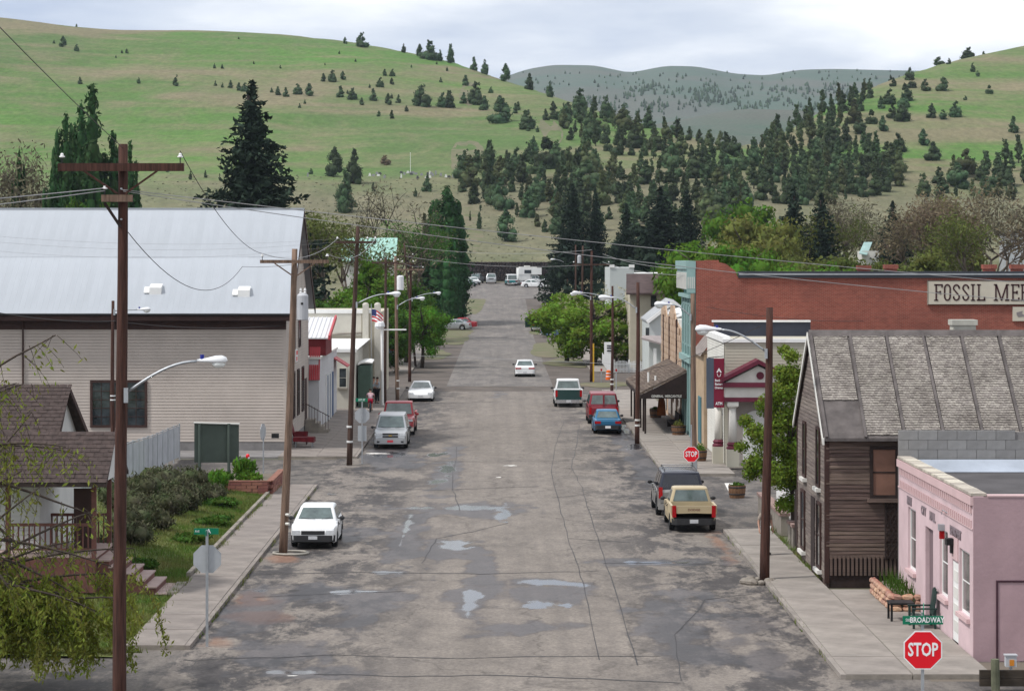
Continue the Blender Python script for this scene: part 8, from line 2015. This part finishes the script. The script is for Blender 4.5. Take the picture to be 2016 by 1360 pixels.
for k, (px, pt, Y, w, kind, lab) in enumerate(((1388, 472, 226, .8, 'broad', 'bright green tree above the green store cornice'), (1415, 440, 232, 1.0, 'broad', 'tallest bright green tree behind the brick store'), (1462, 452, 228, .95, 'broad', 'bright green tree behind the curved brick parapet'), (1328, 492, 300, .9, 'broad_dark', 'darker green tree left of the store cornice'),
        (1500, 470, 240, .8, 'broad', 'small bright tree behind the first store chimney'), (1475, 398, 300, 1.0, 'yellowgreen', 'yellow green willow behind the bright trees'), (1488, 368, 350, .9, 'broad', 'light green tree above the yellow green willow'), (1560, 480, 262, 1.1, 'olive', 'olive bush behind the middle of the store roof'),
        (1610, 488, 258, 1.2, 'olive', 'olive bush below the darkest spruce'), (1662, 490, 255, .9, 'broad', 'bright green bush before the teal roof'), (1690, 478, 262, 1.0, 'olive', 'olive shrub left of the teal roof'), (1790, 470, 250, 1.15, 'olive', 'large round olive bush right of the teal roof'), (1745, 492, 250, .9, 'olive', 'low olive bush above the second chimney'), (1850, 505, 248, 1.0, 'olive', 'olive bush above the long sign'),
        (1680, 398, 360, 1.0, 'twiggy', 'grey twiggy tree between the spruces'), (1640, 420, 340, 1.0, 'twiggy', 'grey twiggy thicket right of the darkest spruce'), (1720, 420, 345, 1.0, 'twiggy', 'olive grey tree behind the small spruce'), (1835, 402, 315, 1.0, 'bud', 'rusty budding tree left of the tall one'), (1893, 385, 320, .9, 'bud', 'tall rusty budding tree above the long sign'), (1948, 366, 318, 1.0, 'bud', 'tallest rusty budding tree at the right'), (1985, 380, 312, .9, 'twiggy', 'olive twiggy tree at the right edge'), (1905, 430, 300, 1.1, 'twiggy', 'low twiggy tree above the fourth chimney'), (1860, 370, 350, .9, 'yellowgreen', 'yellow green tree behind the rusty trees'))):
    px_tree('broadleaf_tree' if kind not in ('bud', 'twiggy') else 'budding_tree', lab, 'tree', px, pt, Y, w, kind, k % 4, 1.5, zb=0 if Y < 310 else None, crown_mat=M['olive'] if kind == 'twiggy' and k % 2 else None)

# ---- leafy street tree before the brown house
random.seed(5)
stt = thing('street_tree', 'leafy young tree against the brown house front', 'tree', (10.75, 93.0, .1))
mb = MB().tube([(10.75, 93, .1), (10.7, 93.1, 1.5), (10.65, 93.0, 3.0), (10.5, 93, 4.8)], [.10, .085, .06, .03], 7)
for k in range(8): a = random.uniform(0, 6.28); z0 = random.uniform(1.6, 4); mb.tube([(10.68, 93, z0), (10.68 + .8 * math.cos(a), 93 + .8 * math.sin(a), z0 + .7)], [.035, .01], 5)
mb.build('trunk', M['bark'], stt, smooth=True)
P = []
for (px, py, r, n_) in ((1570, 700, .35, 500), (1575, 735, .45, 900), (1555, 770, .6, 1500), (1530, 800, .55, 1100), (1570, 820, .7, 2000), (1500, 850, .45, 800), (1485, 830, .32, 450), (1525, 870, .65, 1600), (1570, 890, .75, 2200), (1500, 910, .5, 1000), (1540, 930, .7, 1800), (1575, 950, .6, 1500), (1490, 930, .35, 500), (1560, 990, .45, 800), (1585, 860, .5, 900), (1560, 690, .25, 300), (1552, 735, .4, 700), (1572, 760, .4, 700), (1545, 840, .5, 900), (1475, 880, .3, 300), (1580, 920, .5, 800)):
    y = 93.0 + random.uniform(-.5, .5); P.append(shell((PX(px - 14, 93), y, PZ(py, 93)), (r, r * 1.1, r * .85), n_, .2))
P = np.concatenate(P); P = P[(P[:, 1] > 88.9) & (P[:, 0] < 12.6)]
OFF['cr'] = 0
o = link('crown', leaf_mesh('crown', P - np.array([10.75, 93.0, .1, 0, 0, 0]), .058, M['chestnut'], -.1, 1.2), stt)

# ---- willow in the left foreground
random.seed(21)
wl2 = thing('willow_tree', 'drooping spring willow filling the lower left corner', 'tree', (-14.5, 61.5, .1))
br = MB(); P = []; base = Vector((-14.5, 61.5, .1))
br.tube([base, base + Vector((.3, 0, 2.0)), base + Vector((.5, 0, 4.0)), base + Vector((.45, 0, 6.2))], [.28, .22, .15, .08], 9)
def hang(p, L, dens, spread=.5):
    """a weeping strand: thin twig with leaves"""
    pts = [p]; d = Vector((random.gauss(.25, .5), random.gauss(0, .5), -.35)).normalized(); s = .22
    for k in range(int(L / s)):
        d = (d + Vector((random.gauss(0, .12), random.gauss(0, .12), -.22))).normalized(); pts.append(pts[-1] + d * s)
        if pts[-1].z < .75: break
    if len(pts) > 2:
        br.tube(pts, [.010 * (1 - .7 * k / len(pts)) for k in range(len(pts))], 3)
        for a in pts[1:]:
            for _ in range(dens): P.append((a.x + random.gauss(0, .07), a.y + random.gauss(0, .07), a.z + random.gauss(0, .08)))
limbs = []
for k in range(34):
    a = random.uniform(-1.5, 1.5); el = random.uniform(-.1, 1.15); L = random.uniform(2.6, 5.0) + (.9 if k % 3 else 0); p = base + Vector((.45, 0, random.uniform(1.0, 3.4) if k % 3 else random.uniform(3.6, 6.0)))
    pts = [p]; d = Vector((math.cos(a) * math.cos(el), math.sin(a) * math.cos(el), math.sin(el)))
    for s in range(9):
        d = (d + Vector((random.gauss(0, .1), random.gauss(0, .1), -.055))).normalized(); pts.append(pts[-1] + d * L / 9)
    br.tube(pts, [.06 * (1 - .85 * q / 9) + .006 for q in range(10)], 5); limbs.append(pts)
    for q in range(3, 10):
        for _ in range(3):
            low = pts[q].z < 3.0
            hang(pts[q] + Vector((random.gauss(0, .15), random.gauss(0, .15), 0)), random.uniform(.6, 2.6) if low else random.uniform(.4, 1.3), 17 if low else 2)
br.build('branches', M['bark'], wl2, smooth=True)
P = np.array(P); P = P[P[:, 2] > .55]
link('crown', leaf_mesh('crown', P - np.array(base[:]), .046, M['willow'], -.55, 1.7), wl2)

# ---- shrubs on the left bank, planter plants
def shrub(label, x, y, r, h, m, cat='shrub', n=900, size=.05, z=None, name='shrub'):
    z = lawn_z(x, y) if z is None else z; t = thing(name, label, cat, (x, y, z)); P = []; core = MB()
    for k in range(9):
        a = random.uniform(0, 6.28); f = random.uniform(0, .6); c = (r * f * math.cos(a), r * f * math.sin(a), h * random.uniform(.3, .6)); q = random.uniform(.38, .6)
        P.append(shell(c, (r * q, r * q, h * q * .95), n // 9, .55)); core.ell(c, (r * q * .7, r * q * .7, h * q * .55), 7, 5)
    link('crown', leaf_mesh('crown', np.concatenate(P)[:, :3], size, m, .5, 1.6, core), t)
    MB().tube([(0, 0, -.1), (.02, 0, h * .5)], [.05, .03], 5).build('stem', M['bark'], t, local=True)
HS = [(-12.9, 88.5, .9, .9), (-13.6, 92, 1.1, 1.1), (-12.6, 93.5, .9, .9), (-13.9, 96.5, 1.2, 1.2), (-12.8, 98.5, 1.0, 1.1), (-14.4, 101, 1.1, 1.2), (-13.1, 103, 1.2, 1.2), (-12.4, 100.8, .8, .9), (-14.2, 106, 1.1, 1.2), (-13.0, 107.5, 1.1, 1.15), (-14.8, 98, 1.0, 1.2), (-13.4, 85.5, .8, .8), (-12.0, 105, .8, .8)]
HL = 'purplish dark heather shrub on the bank beside the slatted fence'
for (x, y, r, h) in HS:
    shrub(HL, x, y, r, h * .95, M['heather'], n=1500, size=.055); bpy.data.objects[[o.name for o in COL.objects if o.name.startswith('shrub')][-1]]
for o in COL.objects:
    if o.get('label') == HL: o['group'] = 'dark heather shrubs on the left bank'
random.seed(9)
shrub('light green leafy bush right of the heather shrubs', -12.2, 109.3, .75, .95, M['leaf'], n=1200, size=.07)
shrub('green ground cover mound nearest the stairs', -11.9, 84.0, .9, .35, M['leaf_dark'], n=1000, size=.05)
shrub('green ground cover mound below the heather', -11.2, 91.5, .9, .35, M['leaf_dark'], n=1000, size=.05)
shrub('green ground cover mound beside the edging stone', -11.0, 97.5, 1.0, .38, M['leaf_dark'], n=1200, size=.05)
shrub('green ground cover mound below the notice board', -11.3, 104.0, 1.0, .4, M['leaf_dark'], n=1200, size=.05)
shrub('broad leaved dark plant in the brick planter', -11.4, 114.0, .55, .85, M['leaf'], 'plant', 900, .10, .55, 'plant')
shrub('low bright plant at the front of the brick planter', -11.1, 112.0, .6, .45, M['leaf'], 'plant', 900, .07, .55, 'plant')
shrub('low leafy plant at the left of the brick planter', -12.3, 112.2, .6, .45, M['leaf_dark'], 'plant', 900, .07, .55, 'plant')
rf_ = thing('flower', 'red flower above the dark plant in the brick planter', 'flower', (-11.35, 113.9, 1.2))
MB().tube([(0, 0, 0), (.02, 0, .28)], .012, 4).build('stem', M['leaf_dark'], rf_, local=True); MB().ell((.02, 0, .34), (.09, .09, .11), 8, 6).build('bloom', M['red'], rf_, local=True); MB().ell((.06, -.03, .27), (.05, .05, .05), 6, 5).build('pale_petal', M['sign_white'], rf_, local=True)
# planter grasses before the pink building
t = thing('ornamental_grass', 'spiky green grass growing in the stone planter', 'plant', (11.9, 76.3, .5)); Pq = []
mbq = MB()
for k in range(170):
    x, y = random.uniform(-.28, .36), random.uniform(-1.6, 1.8); hq = random.uniform(.25, .6); dx, dy = random.gauss(0, .13), random.gauss(0, .13)
    mbq.add([(x - .014, y, .02), (x + .014, y, .02), (x + dx, y + dy, hq)], [(0, 1, 2)])
mbq.build('blades', M['leaf_dark'], t, local=True)
for b_, (mt, hh) in zip(BARRELS, (('leaf_dark', .12), ('leaf', .35), ('yellowgreen', .3), ('leaf_dark', .15))):
    P = shell((0, 0, 0), (.33, .33, hh), 500, .2); x, y, z = b_.location
    p_ = thing('plant', b_['label'].replace('half barrel planter', 'leafy plant in the barrel', 1)[:90], 'plant', (x, y, z + .56)); link('crown', leaf_mesh('crown', P, .05, M[mt], .2, 1.3), p_)
shrub('pink flowering shrub inside the white picket fence', PX(1270, 236), 236, .9, .9, M['bud'], z=0, n=700, size=.07)
P = []
for _ in range(900): a = random.uniform(0, 6.28); P.append((PX(1270, 236) + .7 * math.cos(a) * random.random() - 0, 235.5 + .5 * math.sin(a), .5 + random.random() * .8))

# ---- junipers and pines on the hills
random.seed(77)
JK = ['juniper', 'juniper', 'juniper_round', 'pine', 'juniper_slim']
G_L = 'scattered junipers on the open left hillside'; L_L = 'small juniper scattered on the open green left hillside'
# (column, base row, height px) read off the photograph
LEFT = [(123, 93, 22), (106, 88, 8), (151, 102, 14), (150, 53, 8), (158, 168, 15), (273, 165, 12), (346, 172, 18), (348, 152, 6), (240, 106, 7), (250, 108, 10), (228, 116, 6), (422, 136, 10), (438, 137, 9), (424, 172, 11), (438, 173, 10), (453, 174, 16), (471, 180, 17), (482, 182, 18), (548, 190, 18), (563, 191, 20), (586, 187, 22), (609, 191, 26),
        (636, 161, 17), (655, 162, 24), (676, 160, 18), (670, 192, 24), (693, 197, 24), (712, 208, 15), (735, 200, 26), (748, 174, 20), (765, 207, 24), (758, 152, 14), (772, 152, 15), (772, 168, 14), (784, 205, 18), (800, 220, 12), (745, 232, 12), (772, 234, 18), (771, 196, 10), (833, 210, 46), (820, 209, 26), (870, 213, 30), (886, 214, 36), (912, 206, 24), (938, 208, 46), (916, 170, 22), (868, 163, 11), (880, 142, 9),
        (952, 218, 30), (985, 243, 50), (966, 184, 13), (985, 222, 34), (1014, 224, 22), (1036, 256, 40), (1035, 236, 20), (1040, 260, 16), (1058, 262, 12), (1020, 218, 18), (1075, 238, 24), (1092, 236, 26), (1088, 220, 20), (590, 216, 10), (470, 78, 5), (500, 128, 6), (552, 138, 7), (668, 108, 7), (728, 175, 8), (600, 205, 9), (700, 122, 6), (810, 135, 6), (640, 130, 5), (860, 128, 6), (685, 186, 8), (535, 183, 10)]
for k, (u, p, hp) in enumerate(LEFT):
    X, Y, Z = hill_point(u, p, 640); h = hp * Y / FPX * 1.05
    kind = 'juniper_round' if hp > 40 else JK[k % 3] if hp > 12 else 'juniper'
    plant_tree('juniper_tree', L_L, 'tree', (X, Y, Z - h * .05), h, random.uniform(1.05, 1.4), kind, k % 3, group=G_L, parts=hp >= 12)
SKY = [(680, 83, 13, 'small juniper on the skyline left of the round one'), (713, 90, 26, 'round juniper standing on the left skyline'), (795, 101, 16, 'small juniper on the skyline before the clump'), (827, 110, 24, 'left juniper of the skyline clump'), (845, 114, 34, 'widest juniper of the skyline clump'), (866, 117, 20, 'right juniper of the skyline clump'), (888, 122, 34, 'spindly lone juniper on the skyline'), (933, 135, 25, 'juniper on the descending skyline'), (955, 143, 26, 'second juniper on the descending skyline'), (994, 157, 32, 'dark juniper where the skyline meets the far hills'), (1041, 173, 30, 'pale juniper low on the descending ridge'), (1082, 188, 27, 'juniper near the foot of the descending ridge')]
for k, (u, p, hp, lab) in enumerate(SKY):
    X, Y, Z = hill_point(u, p + 4, 640); h = hp * Y / FPX * 1.2
    plant_tree('juniper_tree', lab, 'tree', (X, Y, Z - .3), h, 1.25 if k in (1, 4) else .8 if k == 6 else 1.05, 'juniper_round' if k in (1, 4) else 'juniper', k % 3)
KN = [(656, 348, 62, 'large juniper beside the cemetery on the left', 1.1, 'juniper'), (695, 366, 76, 'tall juniper right of the large one by the cemetery', .9, 'juniper'), (679, 420, 90, 'pear shaped juniper with bare foot on the near slope', .85, 'juniper'), (760, 327, 22, 'small dark purple tree in the cemetery', 1.4, 'juniper_round'), (840, 378, 36, 'juniper at the cemetery\'s lower edge', 1.1, 'juniper'), (943, 455, 52, 'thin juniper alone on the pale slope', .6, 'juniper_slim'), (1000, 478, 70, 'broad juniper above the stone wall', 1.1, 'juniper'), (735, 380, 20, 'low juniper beneath the cemetery bank', .8, 'juniper'), (818, 388, 18, 'tiny juniper on the slope behind the poplar', .9, 'juniper'), (925, 440, 22, 'tiny juniper on the pale slope', .7, 'juniper_slim'), (612, 345, 12, 'tiny shrub juniper at the cemetery fence', 1.2, 'juniper_round'), (375, 358, 18, 'tiny juniper above the metal roof', .8, 'juniper'), (405, 352, 16, 'tiny juniper left of the tall spruce', .8, 'juniper'), (330, 340, 14, 'tiny juniper at the field edge above the roof', .9, 'juniper'), (700, 410, 14, 'tiny juniper beside the pear shaped one', 1.0, 'juniper_round')]
for k, (u, p, hp, lab, w, kind) in enumerate(KN):
    X, Y, Z = hill_point(u, p, 498); h = hp * Y / FPX
    plant_tree('juniper_tree', lab, 'tree', (X, Y, Z - h * .04), h, w, kind, k % 3, 1.6, crown_mat=M['bud'] if k == 3 else None)
def inside(x, y, poly):
    c = False; j = len(poly) - 1
    for i in range(len(poly)):
        if (poly[i][1] > y) != (poly[j][1] > y) and x < (poly[j][0] - poly[i][0]) * (y - poly[i][1]) / (poly[j][1] - poly[i][1]) + poly[i][0]: c = not c
        j = i
    return c
def forest(label, group, poly, spacing, hrange, kinds, cap, y0=500, grow=0.0):
    xs, ys = [a for a, _ in poly], [b for _, b in poly]; pts = []
    tries = 0
    while tries < 9000 and len(pts) < cap:
        tries += 1; u, p = random.uniform(min(xs), max(xs)), random.uniform(min(ys), max(ys))
        if not inside(u, p, poly): continue
        if any((u - a) ** 2 + ((p - b) * 1.7) ** 2 < spacing ** 2 for a, b in pts): continue
        pts.append((u, p))
    for k, (u, p) in enumerate(pts):
        X, Y, Z = hill_point(u, p, y0); hp = hrange[0] * .62 + (hrange[1] * 1.08 - hrange[0] * .62) * random.random() ** .8
        hp *= (1 + grow * (p - min(ys)) / (max(ys) - min(ys)))
        h = hp * Y / FPX
        plant_tree('juniper_tree' if 'juniper' in label else 'pine_tree', label, 'tree', (X, Y, Z - h * .04), h, random.uniform(.9, 1.3), random.choice(kinds), random.randrange(5), group=group, crown_mat=random.choice((None, None, M['pine'], M['juniper2'])))
    return len(pts)
nf = 0
nf += forest('juniper in the dense grove right of the cemetery', 'junipers of the grove right of the cemetery', [(885, 335), (960, 330), (1060, 300), (1150, 318), (1230, 345), (1240, 420), (1180, 470), (1080, 470), (1000, 430), (930, 400), (890, 370)], 20, (42, 64), ['juniper', 'juniper_round', 'pine', 'juniper'], 80)
nf += forest('pine on the lower right part of the central grove', 'pines of the lower central grove', [(1230, 345), (1330, 330), (1420, 360), (1470, 400), (1480, 450), (1390, 480), (1240, 480)], 20, (40, 60), ['juniper', 'pine', 'juniper_round'], 66)
nf += forest('juniper on the wooded spur below the far hills', 'junipers of the wooded central spur', [(1100, 250), (1130, 215), (1210, 235), (1300, 258), (1400, 285), (1450, 310), (1470, 380), (1400, 350), (1300, 325), (1180, 300), (1120, 280)], 20, (28, 46), ['juniper', 'juniper_round', 'pine'], 72, 600)
nf += forest('pine on the steep wooded left flank of the right hill', 'pines on the left flank of the right hill', [(1460, 318), (1500, 285), (1570, 255), (1640, 215), (1700, 178), (1725, 190), (1690, 240), (1640, 285), (1600, 330), (1540, 360), (1480, 380)], 17, (34, 52), ['pine', 'juniper', 'pine'], 85, 590)
nf += forest('pine in the dark stand below the right hill meadow', 'pines of the dark stand below the right meadow', [(1490, 400), (1560, 350), (1650, 290), (1700, 300), (1770, 320), (1775, 370), (1700, 395), (1600, 410)], 19, (38, 54), ['pine', 'juniper', 'juniper_round'], 72, 560)
nf += forest('pine in the belt along the foot of the right hill', 'pines along the foot of the right hill', [(1810, 385), (1880, 350), (1960, 330), (2030, 310), (2060, 380), (1960, 400), (1850, 405)], 20, (40, 56), ['pine', 'juniper_round'], 32, 540)
RT = [(1820, 288, 34), (1834, 318, 38), (1881, 232, 32), (1857, 236, 20), (1833, 236, 30), (1776, 240, 38), (1756, 236, 28), (1750, 206, 30), (1788, 200, 36), (1795, 175, 26), (1855, 182, 30), (1822, 182, 24), (1915, 143, 18), (1925, 152, 12), (1947, 185, 18), (1900, 198, 10), (1995, 264, 34), (1780, 215, 30), (1693, 265, 34), (1715, 245, 30), (1740, 262, 32), (1758, 172, 18), (1770, 300, 38), (1790, 160, 26), (1735, 215, 26)]
for k, (u, p, hp) in enumerate(RT):
    X, Y, Z = hill_point(u, p, 560); h = hp * Y / FPX
    plant_tree('juniper_tree', 'single juniper dotted on the open right hill meadow', 'tree', (X, Y, Z - h * .05), h * 1.05, random.uniform(1.1, 1.35), 'juniper_round' if k % 4 else 'juniper', k % 5, group='single junipers on the right hill meadow')
for k, (u, p, hp, w, lab) in enumerate(((1850, 124, 18, 2.2, 'low spreading shrub on the right skyline'), (1868, 128, 12, 1.5, 'small shrub beside the right skyline shrub'), (1905, 113, 22, 2.6, 'wide bushy tree on the right skyline'), (1937, 102, 8, 1.6, 'tiny shrub on the right skyline'), (1753, 147, 12, 1.3, 'small tree low on the right skyline'), (1712, 170, 22, 1.1, 'pine where right skyline meets far hills'))):
    X, Y, Z = hill_point(u, p, 560); h = hp * Y / FPX * 1.15
    plant_tree('juniper_tree', lab, 'tree', (X, Y, Z - .3), h, w * .7, 'juniper_round', k % 3)
print('forest', nf, 'left', len(LEFT))
# far hill specks: a wood too far off to count
P = []; core = MB()
cl_ = [(random.uniform(1080, 1820), random.uniform(172, 222)) for _ in range(60)]
far_o = [o for o in COL.objects if o.name == 'far_hills'][0]
from mathutils.bvhtree import BVHTree
fv = [v.co for v in far_o.data.vertices]; bvh = BVHTree.FromPolygons(fv, [p.vertices for p in far_o.data.polygons])
def far_pt(u, p):
    d = Vector(((u - VX) / FPX, 1, -(p - VY) / FPX)); hit = bvh.ray_cast(Vector((0, 0, CAMH)), d.normalized()); return hit[0]
for (cu, cp_) in cl_:
    for _ in range(9):
        u, p = cu + random.gauss(0, 14), cp_ + random.gauss(0, 5)
        q = far_pt(u, p)
        if q is None or p < 150: continue
        hh = random.uniform(3, 6.5); r = hh * .3; core.lathe([(r * .5, 0), (r, hh * .25), (r * .7, hh * .6), (.3, hh)], (q.x, q.y, q.z - .5), 5)
for _ in range(120):
    u, p = random.uniform(1030, 1800), random.uniform(140, 180); q = far_pt(u, p)
    if q is None: continue
    hh = random.uniform(2.5, 5); r = hh * .35; core.lathe([(r * .5, 0), (r, hh * .3), (r * .6, hh * .7), (.3, hh)], (q.x, q.y, q.z - .5), 5)
core.build('far_woods', M['juniper'], None, kind='stuff', label='tiny far off trees dotted over the hazy hills', cat='woods')
# sagebrush tufts on the near slope
P = []; core = MB()
for _ in range(900):
    u, p = random.uniform(250, 1100), random.uniform(345, 515); X, Y, Z = hill_point(u, p, 498); r = random.uniform(.12, .34); core.ell((X, Y, Z + r * .2), (r, r, r * .5), 6, 4)
core.build('sagebrush', mat('grey_sage', (.120, .122, .076), .95, .3, .5, island=.35), None, kind='stuff', label='grey sagebrush tufts on the slope above the wall', cat='sagebrush')

# ================================================================== haze
M['haze'] = bpy.data.materials.new('haze_air'); M['haze'].use_nodes = True
hn, hl = M['haze'].node_tree.nodes, M['haze'].node_tree.links
hn.remove(hn['Principled BSDF'])
pv = hn.new('ShaderNodeVolumePrincipled'); pv.inputs['Color'].default_value = (.72, .84, 1.0, 1); pv.inputs['Density'].default_value = 0.00006; pv.inputs['Anisotropy'].default_value = .2
hl.new(pv.outputs[0], hn['Material Output'].inputs['Volume'])
MB().box(-4000, 4000, -200, 4600, -30, 400).build('haze', M['haze'], None, kind='stuff', label='thin bluish haze in the valley air')
